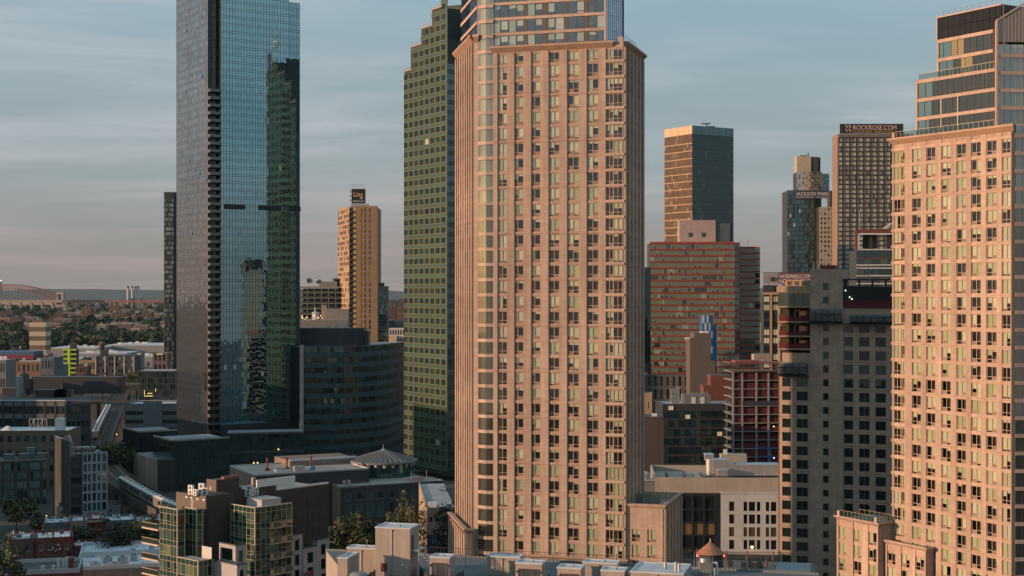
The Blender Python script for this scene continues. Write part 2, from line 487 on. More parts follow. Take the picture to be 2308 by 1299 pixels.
# ------------------------------------------------------------------ ground and far terrain
def make_ground():
    m = bpy.data.materials.new('city_ground'); m.use_nodes = True
    t = m.node_tree; n = t.nodes; l = t.links; b = n['Principled BSDF']; b.inputs['Roughness'].default_value = 0.95
    tcn = n.new('ShaderNodeTexCoord'); nz = n.new('ShaderNodeTexNoise'); nz.inputs['Scale'].default_value = 0.012; nz.inputs['Detail'].default_value = 8
    l.new(tcn.outputs['Object'], nz.inputs['Vector'])
    cr = n.new('ShaderNodeValToRGB'); l.new(nz.outputs['Fac'], cr.inputs[0])
    e = cr.color_ramp.elements; e[0].position = 0.40; e[0].color = (0.035, 0.04, 0.028, 1); e[1].position = 0.60; e[1].color = (0.075, 0.07, 0.066, 1)
    l.new(cr.outputs[0], b.inputs['Base Color'])
    mb = MB().face([(-7000, -300, 0), (7000, -300, 0), (7000, 14500, 0), (-7000, 14500, 0)])
    mb.build('ground', m, kind='structure')
make_ground()

def make_hills():
    m = mat('far_wooded_slope', (0.04, 0.055, 0.045), 0.95, noise=0.5, nscale=0.01)
    mb = MB(); rr = random.Random(3)
    nx, ny = 150, 5
    x0, x1 = -6800, 6800
    ys = (10200, 10900, 11800, 12900, 14300)
    def h(i, j):
        x = i / nx * 12.0
        base = (0.0, 0.45, 0.75, 0.95, 1.0)[j]
        return base * (76 + 12 * sin(x * 1.3 + j) + 10 * sin(x * 3.1 + 2 * j) + rr.uniform(-3, 3)) - 0.5
    g = [[len(mb.v) + i * ny + j for j in range(ny)] for i in range(nx + 1)]
    for i in range(nx + 1):
        for j in range(ny): mb.v.append((x0 + (x1 - x0) * i / nx, ys[j], h(i, j)))
    for i in range(nx):
        for j in range(ny - 1):
            mb.f.append((g[i][j], g[i + 1][j], g[i + 1][j + 1], g[i][j + 1])); mb.m.append(0)
    mb.build('hills', m, kind='structure')
make_hills()
# ------------------------------------------------------------------ the two tan towers
FL = 2.95
def apt_window(face, s, z, w, h, kinds, depth=0.08, flip=False):
    """Window in a tan tower: frame with a mullion and transom, three panes and a louver under one light, blinds behind the glass."""
    m = w * (0.36 if kinds[2] else 0.5)
    if flip: m = w - m
    zt = h * 0.27; fr = 0.09
    key = ('apt', round(w, 2), round(h, 2), round(m, 2), flip)
    if key not in _WC:
        fb = MB()
        fb.box(0, w, 0, .1, 0, fr).box(0, w, 0, .1, h - fr, h).box(0, fr, 0, .1, fr, h - fr).box(w - fr, w, 0, .1, fr, h - fr)
        fb.box(m - .055, m + .055, -.02, .1, fr, h - fr)
        fb.box(fr, m - .055, 0.01, .1, zt - .045, zt + .045).box(m + .055, w - fr, 0.01, .1, zt - .045, zt + .045)
        p = lambda a, b, c, d: MB().face([(a, .06, c), (b, .06, c), (b, .06, d), (a, .06, d)])
        lo = (m + .055, w - fr) if not flip else (fr, m - .055)     # louver under the wide light
        sm = (fr, m - .055) if not flip else (m + .055, w - fr)
        lv = MB().box(lo[0], lo[1], .03, .09, fr, zt - .045)
        for i in range(1, 4):
            zq = fr + (zt - .045 - fr) * i / 4; lv.box(lo[0], lo[1], .015, .03, zq - .02, zq + .02)
        bl = []
        for a, b in ((fr, m - .055), (m + .055, w - fr)):
            for frac in (0.25, 0.6, 1.0):
                for mi in range(3):
                    zb = zt + .05 + (h - fr - zt) * (1 - frac)
                    q = MB().box(a + .01, b - .01, .10, .12, zb if frac < 1 else (zt * (0.15 if mi else 0.5)), h - fr)
                    bl.append(q.mesh('blind', BLIND[mi]))
        _WC[key] = (fb.mesh('window', FRAME_TAN), [p(fr, m - .055, zt + .045, h - fr).mesh('pane', GLASS_CLEAR), p(m + .055, w - fr, zt + .045, h - fr).mesh('pane', GLASS_CLEAR),
                    p(sm[0], sm[1], fr, zt - .045).mesh('pane', GLASS_CLEAR)], lv.mesh('louver', LOUVER), p(lo[0], lo[1], fr, zt - .045).mesh('pane', GLASS_CLEAR), bl)
    fme, panes, lv, lowpane, bl = _WC[key]
    o = face.put('window', fme, s, z, depth)
    for q in panes: put('pane', q, o)
    if kinds[3]: put('louver', lv, o)
    else: put('pane', lowpane, o)
    c = R.choices((0, 1, 2), (5, 4, 2))[0]
    for side in (0, 1):
        fr_ = kinds[side]
        if fr_: put('blind', bl[side * 9 + (fr_ - 1) * 3 + c], o)
    return o

def blind_kinds(p_closed, narrow, louver):
    r = R.random()
    if r < p_closed * 0.75: a = b = 3
    elif r < p_closed: a, b = R.choice(((3, 2), (2, 3), (3, 0), (0, 3), (3, 1)))
    elif r < p_closed + 0.18: a, b = R.choice(((1, 1), (1, 0), (2, 2), (0, 1), (2, 1)))
    else: a = b = 0
    return (a, b, narrow, louver)

def cornice_run(mb, P, ang, w, z, h, out, rel, e0=0.0, e1=0.0, m=0):
    """A sloping-faced cornice along a facade, projecting by out at its top."""
    c, s = dirv(ang); nx, ny = s, -c
    def q(t, o): return (P[0] + c * t + nx * o - rel[0], P[1] + s * t + ny * o - rel[1])
    a0, a1 = q(0, 0), q(w, 0); b0, b1 = q(-e0, out), q(w + e1, out); k0, k1 = q(0, -0.4), q(w, -0.4)
    i = len(mb.v)
    zz_ = [z, z, z + h * 0.72, z + h * 0.72, z + h, z + h, z + h, z + h]
    for p, zq in zip((a0, a1, b0, b1, b0, b1, k0, k1), zz_): mb.v.append((p[0], p[1], zq))
    for f in ((0, 1, 3, 2), (2, 3, 5, 4), (4, 5, 7, 6), (0, 2, 4, 6), (1, 7, 5, 3)):
        mb.f.append(tuple(i + k for k in f)); mb.m.append(m)
    return mb

def ribbed_face(face, z0, z1, ncol, pier=1.15, proj=0.32, phase=0.0, name_w='windows', mat_w=None, zf=None):
    """A facade seen edge-on: projecting piers (each one a part), recessed spandrels and a column of windows in every bay."""
    w = face.w; bay = (w - pier) / ncol
    pm = MB().box(0, pier, -proj, 0.3, z0, z1).mesh('pier', STONE)
    for i in range(ncol + 1): face.put('pier', pm, i * bay)
    sp = MB(); wn_ = MB()
    z = zf if zf is not None else z0
    while z < z1 - 1:
        sp.box(0.05, w - 0.05, -proj * 0.25, 0.3, z - 0.30, z + 0.30)
        for i in range(ncol):
            x = i * bay + pier
            k = R.choices((0, 1, 2), (5, 3, 1))[0]
            e = R.uniform(-.01, .01)
            wn_.face([(x, .2, z + .3), (x + bay - pier, .2 + e, z + .3), (x + bay - pier, .2 + e, min(z + FL - .3, z1)), (x, .2, min(z + FL - .3, z1))], k)
            wn_.box(x + (bay - pier) * .5 - .05, x + (bay - pier) * .5 + .05, .12, .2, z + .3, min(z + FL - .3, z1), 3)
        z += FL
    face.build('spandrels', sp, STONE2, kind='stuff')
    face.build(name_w, wn_, [glass('tower_side_glass', (0.03, 0.03, 0.028), (0.8, 0.85, 0.9), 0.12), BLIND[0], BLIND[1], FRAME_TAN], kind='stuff')

BAY_REFL = [mat('bay_shade_brown', (.07, .055, .032), .9, var=.25), mat('bay_refl_olive', (.13, .11, .068), .9, var=.25), mat('bay_shade_pale', (.46, .42, .32), .9, var=.15)]  # shades behind the bays, toned to paint in the reflected sky
def bay_corner(th, pts, z0, z1, zf, band_h=0.62, name='corner_bay'):
    """Faceted glass corner bay: a spandrel band and a row of tall panes on every floor, each a part."""
    faces = []
    for a, b in zip(pts[:-1], pts[1:]):
        ang = math.degrees(atan2(b[1] - a[1], b[0] - a[0])); w = sqrt((b[0] - a[0]) ** 2 + (b[1] - a[1]) ** 2)
        faces.append(Face(th, a, ang, w))
    z = zf; n = 0
    while z < z1 - 0.5:
        zt = min(z + FL, z1)
        mb = MB()
        rel = th.rel(pts)
        # spandrel ring
        out = []
        for k, f in enumerate(faces):
            c, s = dirv(f.a); ox, oy = s * 0.12, -c * 0.12
            p0, p1 = rel[k], rel[k + 1]
            mb.prism([(p0[0] + ox, p0[1] + oy), (p1[0] + ox, p1[1] + oy), (p1[0] - ox * 3, p1[1] - oy * 3), (p0[0] - ox * 3, p0[1] - oy * 3)], z - band_h / 2, z + band_h / 2)
        th.part('spandrel_band', mb, STONE2)
        for k, f in enumerate(faces): f.put('shade', MB().box(.02, f.w - .02, .45, .5, 0, zt - z - band_h).mesh('shade', BAY_REFL[min(2, int((z - 5) / 42))]), 0, z + band_h / 2)  # paler tone with height, as the painted sky reflection brightens
        for k, f in enumerate(faces):
            key = ('bayp', name, round(f.w, 2), round(zt - z, 2))
            if key not in _WC:
                np_ = max(1, round(f.w / 1.15))
                q = MB()
                hh = zt - z - band_h
                for i in range(np_):
                    e = R.uniform(-.006, .006)
                    q.face([(f.w * i / np_, .0, 0), (f.w * (i + 1) / np_, e, 0), (f.w * (i + 1) / np_, e, hh), (f.w * i / np_, 0, hh)], 0)
                    q.box(f.w * i / np_ - .03, f.w * i / np_ + .03, -.03, .06, 0, hh, 1)
                _WC[key] = q.mesh('bay_pane', [GLASS_BAY, FRAME_DK])
            f.put('bay_pane', _WC[key], 0, z + band_h / 2)
        z += FL; n += 1

def make_tower_a():
    C = pt(1406, 276.6); FA = -16.8
    L = go(C, FA + 180, reach(C, FA + 180, 1112)); WF = sqrt((C[0] - L[0]) ** 2 + (C[1] - L[1]) ** 2)
    Rr = go(C, FA + 90, reach(C, FA + 90, 1449)); DR = sqrt((C[0] - Rr[0]) ** 2 + (C[1] - Rr[1]) ** 2)
    M = pt(1096, 284.3); Bp = pt(1078, 285.5)
    Wp = pt(1067.5, 285.9); LA = 101.0
    wl_ = reach(Wp, LA, 1030); Fp = go(Wp, LA, wl_)
    Bk = go(Rr, 73.2, 4)
    Fk = go(Fp, 20, 8)
    th = Thing('apartment_tower', 'tall pink tan apartment tower with curved glass corner and glass crown above its cornice', 'tower', (8, 287))
    ztop = 121.0; zc = 118.4
    front = Face(th, L, FA, WF)
    z_low = 5.0
    # window columns by their place along the front
    cols = [(1122, 1143, 0, 0), (1160, 1180, 1, 1), (1198, 1218, 1, 1), (1237, 1261, 0, 1), (1279, 1305, 0, 1), (1323, 1349, 0, 1)]
    cc = [(front.s(a), front.s(b), n_, lv) for a, b, n_, lv in cols]
    bay0 = front.s(1366)
    ops = []; rows = []
    k = 0
    while zc - FL * (k + 1) > 8:
        zb = zc - FL * (k + 1) + 0.28; zt = zb + FL - 0.52
        rows.append((zb, zt)); k += 1
    rows.insert(0, (zc + 0.28, ztop - 0.35))
    for zb, zt in rows:
        for a, b, _, _ in cc: ops.append((a, b, zb, zt))
        ops.append((bay0, WF - 0.25, zb, zt))
    front.build('wall', wall_mb(WF, z_low, ztop, ops, 0.24), STONE)
    # proud piers between the columns
    edges = [0.0] + [x for c in cc for x in c[:2]] + [bay0]
    pm_cache = {}
    for i in range(0, len(edges), 2):
        a, b = edges[i], edges[i + 1]
        front.build('pier', MB().box(a + 0.03, b - 0.03, -0.19, 0.0, z_low, ztop), STONE)
    joint = MB().box(0, WF, -0.205, -0.18, 0, 0.06)
    jm = joint.mesh('joint', mat('joint_dark_strip', (0.22, 0.14, 0.10), 0.9))  # dark strip marking the wall joints
    for k in range(2, 34, 3): front.put('joint', jm, 0, zc - FL * k - 0.1)
    for ri, (zb, zt) in enumerate(rows):
        fl_ = ri / len(rows)
        for ci, (a, b, nrw, lv) in enumerate(cc):
            apt_window(front, a, zb, b - a, zt - zb, blind_kinds(0.34 + 0.26 * (fl_ < .35) + .24 * (fl_ > .75), nrw, lv), flip=(ci == 4))
        a, b = bay0, WF - 0.25
        apt_window(front, a, zb, (b - a) * 0.44, zt - zb, blind_kinds(.3, 0, 1), depth=0.02)
        apt_window(front, a + (b - a) * 0.44, zb, (b - a) * 0.56, zt - zb, blind_kinds(.35, 0, 0), depth=0.02)
    # bay spandrels stand a little proud
    bs = MB().box(bay0 - 0.1, WF + 0.12, -0.2, 0.05, -0.2, 0.26).mesh('bay_spandrel', STONE2)
    for zb, zt in rows: front.put('bay_spandrel', bs, 0, zb - 0.27)
    # cornice
    cm = MB(); rel = (th.bx, th.by)
    cornice_run(cm, go(L, FA, -0.2), FA, WF - 2.0, ztop, 1.25, 0.75, rel, 0.4, 0.3)
    th.part('cornice', cm, CORNICE)
    cm = MB(); cornice_run(cm, go(C, FA + 90, 1.0), FA + 90, DR - 1.0, ztop, 1.25, 0.75, rel, 0.0, 0.7); th.part('cornice', cm, CORNICE)
    # parapet post over the corner bay
    front.build('parapet', MB().box(WF - 2.3, WF - 0.1, 0.0, 0.9, ztop, ztop + 1.1), STONE2)
    front.build('parapet_post', MB().box(WF - 1.2, WF - 0.2, 0.1, 1.0, ztop + 1.1, ztop + 2.0), STONE2)
    # right hand side
    rf = Face(th, C, FA + 90, DR)
    ribbed_face(rf, z_low, ztop, 5, pier=1.5, proj=0.35, zf=zc - FL * 38)
    # left wing wall
    lf = Face(th, Fp, LA + 180, wl_)
    ribbed_face(lf, z_low, 123.3, 7, pier=1.1, proj=0.42, zf=zc - FL * 38)
    cm = MB(); cornice_run(cm, Fp, LA + 180, wl_, 123.3, 1.5, 0.9, rel, 0.6, 0.9); th.part('cornice', cm, CORNICE)
    wside = Face(th, Wp, math.degrees(atan2(Bp[1] - Wp[1], Bp[0] - Wp[0])), sqrt((Bp[0] - Wp[0]) ** 2 + (Bp[1] - Wp[1]) ** 2))
    wside.build('wing_wall', MB().box(0, wside.w, 0, 0.4, z_low, 123.3), STONE)
    cm = MB(); cornice_run(cm, Wp, wside.a, wside.w, 123.3, 1.5, 0.9, rel, 0.9, 0.5); th.part('cornice', cm, CORNICE)
    # faceted glass corner
    bay_corner(th, [Bp, M, L], z_low, 148, zc - FL * 38)
    # structural mass behind the facade
    ins = lambda p, q, t: (p[0] + (q[0] - p[0]) * t, p[1] + (q[1] - p[1]) * t)
    cen = (6, 292)
    poly = [ins(p, cen, 0.09) for p in (Wp, Bp, M, L, C, Rr, Bk, Fk, Fp)]
    th.part('core', MB().prism(th.rel(poly), 1, 121.0, 0, 1), [INTERIOR, ROOF_GREY])
    # ---- crown: glass storeys over the cornice
    gd = 1.0
    g0 = go(L, FA + 90, 0.35); gw = front.s(1365)
    gf = Face(th, g0, FA, gw)
    dr = reach(go(g0, FA, gw), FA + 58, 1404)
    gr = Face(th, go(g0, FA, gw), FA + 58, dr)
    zb0 = ztop + 1.0
    DARKP = mat('dark_metal_pier', (0.085, 0.065, 0.05), 0.6)
    segs = [(0.00, 0.055, 0), (0.055, 0.13, 1), (0.13, 0.2, 0), (0.2, 0.27, 1), (0.27, 0.30, 2), (0.30, 0.37, 0), (0.37, 0.44, 1), (0.44, 0.48, 2), (0.48, 0.55, 1), (0.55, 0.63, 0),
            (0.63, 0.665, 2), (0.665, 0.735, 0), (0.735, 0.81, 1), (0.81, 0.845, 2), (0.845, 0.915, 1), (0.915, 0.99, 0)]
    for fl in range(9):
        zb = zb0 + fl * FL
        gf.build('spandrel_band', MB().box(0, gw, -0.12, 0.3, zb + FL - 0.55, zb + FL), STONE2)
        for a, b, kind in segs:
            wd = gw * (b - a); hh = FL - 0.55
            if kind == 2:
                key = ('dp', round(wd, 2))
                if key not in _WC: _WC[key] = MB().box(0, wd, 0, .2, 0, hh).mesh('pier', DARKP)
                gf.put('pier', _WC[key], a * gw, zb, 0.02)
                continue
            key = ('cr', round(wd, 2), kind)
            if key not in _WC:
                q = MB(); fr = .1 if kind else .04
                q.box(0, wd, 0, .1, 0, fr).box(0, wd, 0, .1, hh - fr, hh).box(0, fr, 0, .1, fr, hh - fr).box(wd - fr, wd, 0, .1, fr, hh - fr)
                if kind: q.box(fr, wd - fr, 0, .1, hh * .2, hh * .2 + .1)
                q.face([(fr, .06, fr), (wd - fr, .06, fr), (wd - fr, .06, hh - fr), (fr, .06, hh - fr)], 1)
                _WC[key] = q.mesh('window', [FRAME_DK, clear_glass('crown_glass', (0.86, 0.92, 0.88), 0.22)])
            o = gf.put('window', _WC[key], a * gw, zb, 0.03)
            if R.random() < 0.75:
                fz = R.choice((0.05, 0.05, 0.25, 0.5, 0.7))
                put('blind', MB().box(.05, wd - .05, .12, .14, hh * fz, hh - .05).mesh('blind', R.choice(BLIND)), o)
    gf.build('corner_post', MB().box(gw - 0.35, gw + 0.05, -0.14, 0.3, zb0, 148), STONE2)
    curtain(gr, 0.1, dr, zb0 - 0.5, 148, 8, 9, [glass('crown_side_glass', (0.10, 0.16, 0.19), (0.8, 0.9, 1.0), 0.5)], mat('pale_mullion', (0.35, 0.40, 0.42), 0.4), mw=0.06)
    gr.build('corner_post', MB().box(dr - 0.1, dr + 0.2, -0.1, 0.2, zb0 - 0.5, 148), FRAME_DK)
    q0 = go(g0, FA + 90, 2.2)
    th.part('crown_core', MB().prism(th.rel([q0, go(q0, FA, gw - 1.5), go(go(q0, FA, gw + 1), FA + 90, 8), go(q0, FA + 90, 12)]), ztop, 147), INTERIOR)
    # terrace railing at the corner
    mb = MB()
    for t in (0.2, 2.6, 5.0, 7.4, 9.8):
        p = go(C, FA + 90, 1 + t); mb.bar((p[0] - th.bx, p[1] - th.by, ztop + 1.1), (p[0] - th.bx, p[1] - th.by, ztop + 2.3), .04)
    p0, p1 = go(C, FA + 90, 1.2), go(C, FA + 90, 11); mb.bar((p0[0] - th.bx, p0[1] - th.by, ztop + 2.3), (p1[0] - th.bx, p1[1] - th.by, ztop + 2.3), .04)
    th.part('railing', mb, METAL_D)
    # dark blue striped glass of the crown over the wing
    q = go(Wp, LA, 1.0); q1 = go(q, LA, 20)
    of = Face(th, go(q1, LA - 90, 0.9), LA + 180, 20)
    BL = glass('crown_blue_glass', (0.02, 0.035, 0.05), (0.6, 0.75, 0.9), 0.25)
    for fl in range(8):
        of.put('window_band', MB().box(0, 20, 0, .2, 0, 2.3).mesh('window_band', BL), 0, 124.9 + fl * FL)
        of.put('spandrel_band', MB().box(-.1, 20.1, -.15, .3, 0, 0.65).mesh('spandrel_band', STONE2), 0, 127.2 + fl * FL)
    e = Face(th, of.end(), math.degrees(atan2(Bp[1] - of.end()[1], Bp[0] - of.end()[0])), sqrt((Bp[1] - of.end()[1]) ** 2 + (Bp[0] - of.end()[0]) ** 2))
    e.build('crown_wall', MB().box(0, e.w - .1, 0, .4, 124.7, 148), mat('brown_metal_panel', (0.22, 0.135, 0.09), 0.6, noise=.1))
    th.part('wing_crown_core', MB().prism(th.rel([go(q, LA - 90, 1.5), (Bp[0] + 1, Bp[1] + 2), (Bp[0] + 4, Bp[1] + 14), go(q1, LA - 90, 1.5)]), 121, 147), INTERIOR)
    # ---- lower cornice and base
    cm = MB(); cornice_run(cm, go(L, FA, 1.6), FA, WF - 1.2, 23.4, 0.9, 0.7, rel, 0.3, 0.5)
    th.part('base_cornice', cm, STONE2)
    # ---- side wing of three bays
    w0 = go(go(C, FA, 0.05), FA + 90, 0.5); ww = reach(w0, FA, 1497); wd = reach(go(w0, FA, ww), 73.2, 1535)
    wf = Face(th, w0, FA, ww); zt_w = 33.9
    wops = []; wr = []
    for k in range(9):
        zb = zc - FL * (30 + k) + 0.0 - 2.35; wr.append((zb, zb + 2.4))
    wc = [(wf.s(1424), wf.s(1443)), (wf.s(1459), wf.s(1480))]
    for zb, zt in wr:
        for a, b in wc: wops.append((a, b, zb, zt))
    wf.build('wing_wall', wall_mb(ww, 2, zt_w, [o for o in wops if o[3] < zt_w - 1.5 and o[2] > 2.2], 0.24), STONE)
    for zb, zt in wr:
        if zt < zt_w - 1.5 and zb > 2.2:
            for a, b in wc: apt_window(wf, a, zb, b - a, zt - zb, blind_kinds(.6, 1 if a > wc[0][1] else 0, 1))
    cm = MB(); cornice_run(cm, w0, FA, ww, zt_w, 0.8, 0.35, rel, 0.0, 0.35); cornice_run(cm, go(w0, FA, ww), 73.2, wd, zt_w, 0.8, 0.35, rel, 0.35, 0.2)
    th.part('wing_cornice', cm, STONE2)
    wr_f = Face(th, go(w0, FA, ww), 73.2, wd)
    ribbed_face(wr_f, 2, zt_w, 5, pier=1.6, proj=0.3, zf=zc - FL * 38 - 2.3)
    c1 = go(go(w0, FA, ww - 0.4), 73.2, 0.4)
    th.part('wing_core', MB().prism(th.rel([go(w0, 73.2, 0.5), go(go(w0, FA, ww - 0.5), 73.2, 0.5), go(go(w0, FA, ww - 0.5), 73.2, wd - .4), go(w0, 73.2, wd - .4)]), 1, zt_w - 0.6, 0, 1), [INTERIOR, ROOF_GREY])
    # parapet behind the cornice, screens and struts on the wing roof
    mb = MB()
    def wq(x, y): p = go(go(w0, FA, x), 73.2, y); return (p[0] - th.bx, p[1] - th.by)
    for x0, x1, y0, y1 in ((0.2, ww - .1, .1, .45), (ww - .45, ww - .1, .45, wd - .1), (0.2, ww - .1, wd - .4, wd - .1)):
        mb.prism([wq(x0, y0), wq(x1, y0), wq(x1, y1), wq(x0, y1)], zt_w - .7, zt_w + .82)
    th.part('parapet', mb, STONE2)
    for x in (1.0, 2.6, 4.2):
        mb = MB().prism([wq(x, 6.0), wq(x + 1.45, 6.0), wq(x + 1.45, 6.15), wq(x, 6.15)], zt_w - .6, zt_w + 1.9)
        th.part('screen_panel', mb, mat('roof_screen', (0.16, 0.15, 0.13), 0.7, var=.15))
    mb = MB()
    for x in (6.2, 7.1):
        a, b = wq(x, 7.5), wq(x - .7, 5.0); mb.bar((*a, zt_w + 2.0), (*b, zt_w - .4), .12)
    th.part('strut', mb, METAL_G)
    # ---- low oblique wing in front of the ribbed wall
    N = pt(1051, 283.5); nl = reach(N, 100.5, 1014.5); Nf = go(N, 100.5, nl); ztl = 27.9
    nf = Face(th, Nf, 280.5, nl)
    ribbed_face(nf, 1.0, ztl, 7, pier=1.3, proj=0.4, zf=zc - FL * 38)
    E = go(N, 14, 1.1)
    ef = Face(th, N, 14, 1.1); ef.build('wing_wall', MB().box(0, 1.1, 0, .4, 1, ztl), STONE)
    cm = MB(); cornice_run(cm, Nf, 280.5, nl, ztl, 0.9, 0.55, rel, 0.3, 0.55); cornice_run(cm, N, 14, 1.3, ztl, 0.9, 0.55, rel, 0.55, 0.3)
    th.part('wing_cornice', cm, STONE2)
    th.part('wing_core', MB().prism(th.rel([go(N, 30, .6), E, (Wp[0] + .3, Wp[1] - .5), go(Nf, -40, .8)]), 1, ztl + .2, 0, 1), [STONE2, ROOF_DARK])
    return th
make_tower_a()

def make_tower_b():
    A_ = -59.0
    P0 = pt(2012, 268.0); w = reach(P0, A_, 2281)
    th = Thing('apartment_tower', 'pink tan apartment tower with glass penthouse terraces stepping up behind railings', 'tower', (78, 262))
    f = Face(th, P0, A_, w); rel = (th.bx, th.by)
    ztop = 101.6; zc = 97.9
    cols = [(2040, 2064), (2075, 2098), (2108, 2132), (2142, 2166), (2175, 2200), (2210, 2235), (2248, 2272)]
    cs = [(0.35, f.s(2036) - .05)] + [(f.s(a - 2), f.s(b - 3)) for a, b in cols]
    # window columns measured along the wall
    cs = [(0.35, 3.0)]
    for a, b in ((2056.5, 2076.5), (2089, 2109), (2123, 2143.5), (2157, 2178), (2190, 2211.5), (2224.5, 2247), (2259, 2279)):
        cs.append((f.s(a), min(f.s(b), w - .25)))
    rows = []; k = 0
    while zc - FL * k > 4:
        rows.append((zc - FL * k + 0.15, zc - FL * k + FL - 0.42)); k += 1
    ops = [(a, b, z0, z1) for z0, z1 in rows for a, b in cs]
    f.build('wall', wall_mb(w, 2, ztop, ops, 0.24), STONE)
    band = MB().box(0, w, -0.10, 0.0, 0, 0.52).mesh('floor_band', STONE2)
    for z0, z1 in rows: f.put('floor_band', band, 0, z1 + .02)
    e = [0.0] + [x for c in cs for x in c] + [w]
    for i in range(0, len(e), 2):
        if e[i + 1] - e[i] > .2: f.build('pier', MB().box(e[i] + .02, e[i + 1] - .02, -0.12, -.002, 2, ztop), STONE)
    jm = MB().box(0, w, -0.135, -0.11, 0, 0.05).mesh('joint', MAT['joint_dark_strip'])
    for k in range(2, 34, 3): f.put('joint', jm, 0, zc - FL * k - 0.1)
    for ri, (z0, z1) in enumerate(rows):
        for ci, (a, b) in enumerate(cs):
            if ci == 0:
                apt_window(f, a, z0, (b - a) * .62, z1 - z0, blind_kinds(.45, 0, 0), depth=.03)
                apt_window(f, a + (b - a) * .62, z0, (b - a) * .38, z1 - z0, blind_kinds(.35, 0, 1), depth=.03)
            else:
                apt_window(f, a, z0, b - a, z1 - z0, blind_kinds(.5 + .15 * (ci in (3, 4, 7)), 0, ci != 7), flip=(ci in (3, 5)))
    # end wall facing away, with matching floor bands
    ef = Face(th, go(P0, A_ + 90, 14), A_ - 90 + 0, 14)
    ef.build('end_wall', MB().box(0, 14, 0, .4, 2, ztop), STONE)
    sb = MB().box(-0.1, 14, -.18, .2, 0, .5).mesh('end_band', STONE2)
    for z0, z1 in rows: ef.put('end_band', sb, 0.2, z1 + .03)
    cm = MB(); cornice_run(cm, P0, A_, w + .4, ztop, 1.2, 0.75, rel, 0.75, 0.4); cornice_run(cm, go(P0, A_ + 90, 14), A_ - 90, 14, ztop, 1.2, 0.75, rel, 0, 0.75)
    th.part('cornice', cm, CORNICE)
    # dark return and faceted glass corner
    E = go(P0, A_, w)
    E2 = go(E, -20, 0.55); E3 = go(E2, 8, 3.6); E4 = go(E3, 30, 6)
    sh = Face(th, E, -20, .55); sh.build('return_wall', MB().box(0, .55, 0, .3, 2, 102), mat('dark_return_panel', (0.055, 0.05, 0.048), .6))
    bay_corner(th, [E2, E3, E4], 2, 103, zc - FL * 32, name='bayb'); SE = f.s(2249)
    th.part('core', MB().prism(th.rel([go(go(P0, A_, .6), A_ + 90, 1.3), go(E, A_ + 120, 1.6), go(E3, 90, 1.4), go(E4, 90, 2), go(E4, 60, 14), go(P0, A_ + 90, 13.6)]), 1, ztop, 0, 1), [INTERIOR, ROOF_GREY])
    # ---- terraces
    GL_D = glass('penthouse_glass', (0.03, 0.03, 0.026), (0.85, 0.9, 0.85), 0.13)
    GL_Y = glass('penthouse_glass_lit', (0.26, 0.20, 0.09), (0.85, 0.9, 0.85), 0.10)
    GL_T = glass('penthouse_glass_teal', (0.06, 0.11, 0.11), (0.8, 1, 1), 0.22)
    def tier(s_start, yset, z0, n, first):
        wt_ = SE - s_start - .3
        t0 = Face(th, go(go(P0, A_, s_start), A_ + 90, yset), A_, wt_)
        for i in range(n):
            zb = z0 + i * 3.35
            t0.build('spandrel_band', MB().box(0, wt_, -.12, .3, zb + 2.75, zb + 3.35), STONE2)
            x = 0.45
            while x < wt_ - .3:
                pw = min(R.choice((0.95, 1.15, 1.5, 1.7)), wt_ - x)
                g = GL_T if x < 2.4 else (GL_Y if first and 2.4 < x < 6.5 and R.random() < .7 else GL_D)
                key = ('pent', round(pw, 2), g.name)
                if key not in _WC:
                    q = MB(); q.box(0, .06, -.02, .08, 0, 2.75).box(pw - .03, pw, -.02, .08, 0, 2.75).box(.06, pw - .03, -.01, .08, 0, .08)
                    if R.random() < .5: q.box(.06, pw - .03, -.01, .08, .55, .62)
                    q.face([(0, .05, 0), (pw, .05, 0), (pw, .05, 2.75), (0, .05, 2.75)], 1)
                    _WC[key] = q.mesh('window', [FRAME_DK, g])
                o = t0.put('window', _WC[key], x, zb)
                x += pw
            for px in (0, ):
                t0.build('corner_post', MB().box(0, .4, -.1, .3, zb, zb + 3.35), STONE2)
            if i in (0, 1) and not first:
                for px in (5.8, 9.6): t0.put('post', MB().box(0, .16, -.06, .1, 0, 2.75).mesh('post', BLIND[0]), px, zb)
        q = go(go(P0, A_, s_start), A_ + 90, yset)
        th.part('tier_core', MB().prism(th.rel([go(go(q, A_, .3), A_ + 90, .3), go(go(q, A_, wt_ + .5), A_ + 90, .3), go(go(q, A_, wt_ + .5), A_ + 90, 9), go(go(q, A_, .3), A_ + 90, 9)]), z0 - .1, z0 + n * 3.35 - .05, 0, 1), [STONE2, ROOF_GREY])
        return t0, wt_, z0 + n * 3.35
    def rail(face, a, b, z, y, n):
        mb = MB()
        for i in range(n + 1):
            s = a + (b - a) * i / n; mb.box(s - .03, s + .03, y - .03, y + .03, z, z + 1.05)
        mb.box(a, b, y - .035, y + .035, z + 1.05, z + 1.12)
        face.build('railing', mb, mat('railing_champagne', (0.38, 0.30, 0.20), .4, metal=.5))
        g = MB()
        for i in range(n):
            s0, s1 = a + (b - a) * i / n, a + (b - a) * (i + 1) / n
            g.face([(s0 + .05, y, z + .08), (s1 - .05, y, z + .08), (s1 - .05, y, z + 1.0), (s0 + .05, y, z + 1.0)])
        face.build('railing_glass', g, clear_glass('balustrade_glass', (0.35, 0.55, 0.48), .12), kind='stuff')
    zt0 = ztop + 1.2
    t1, w1, z1 = tier(f.s(2057), 0.9, zt0, 3, False)
    rail(f, 1.2, SE - .5, zt0, -.3, 20)
    f.build('parapet_post', MB().box(0.3, .9, -.5, .1, zt0 - .1, zt0 + 1.0), STONE2)
    t2, w2, z2 = tier(f.s(2098) + .3, 1.3, z1, 2, True)
    rail(t1, .7, w1 - .3, z1, -.1, 20)
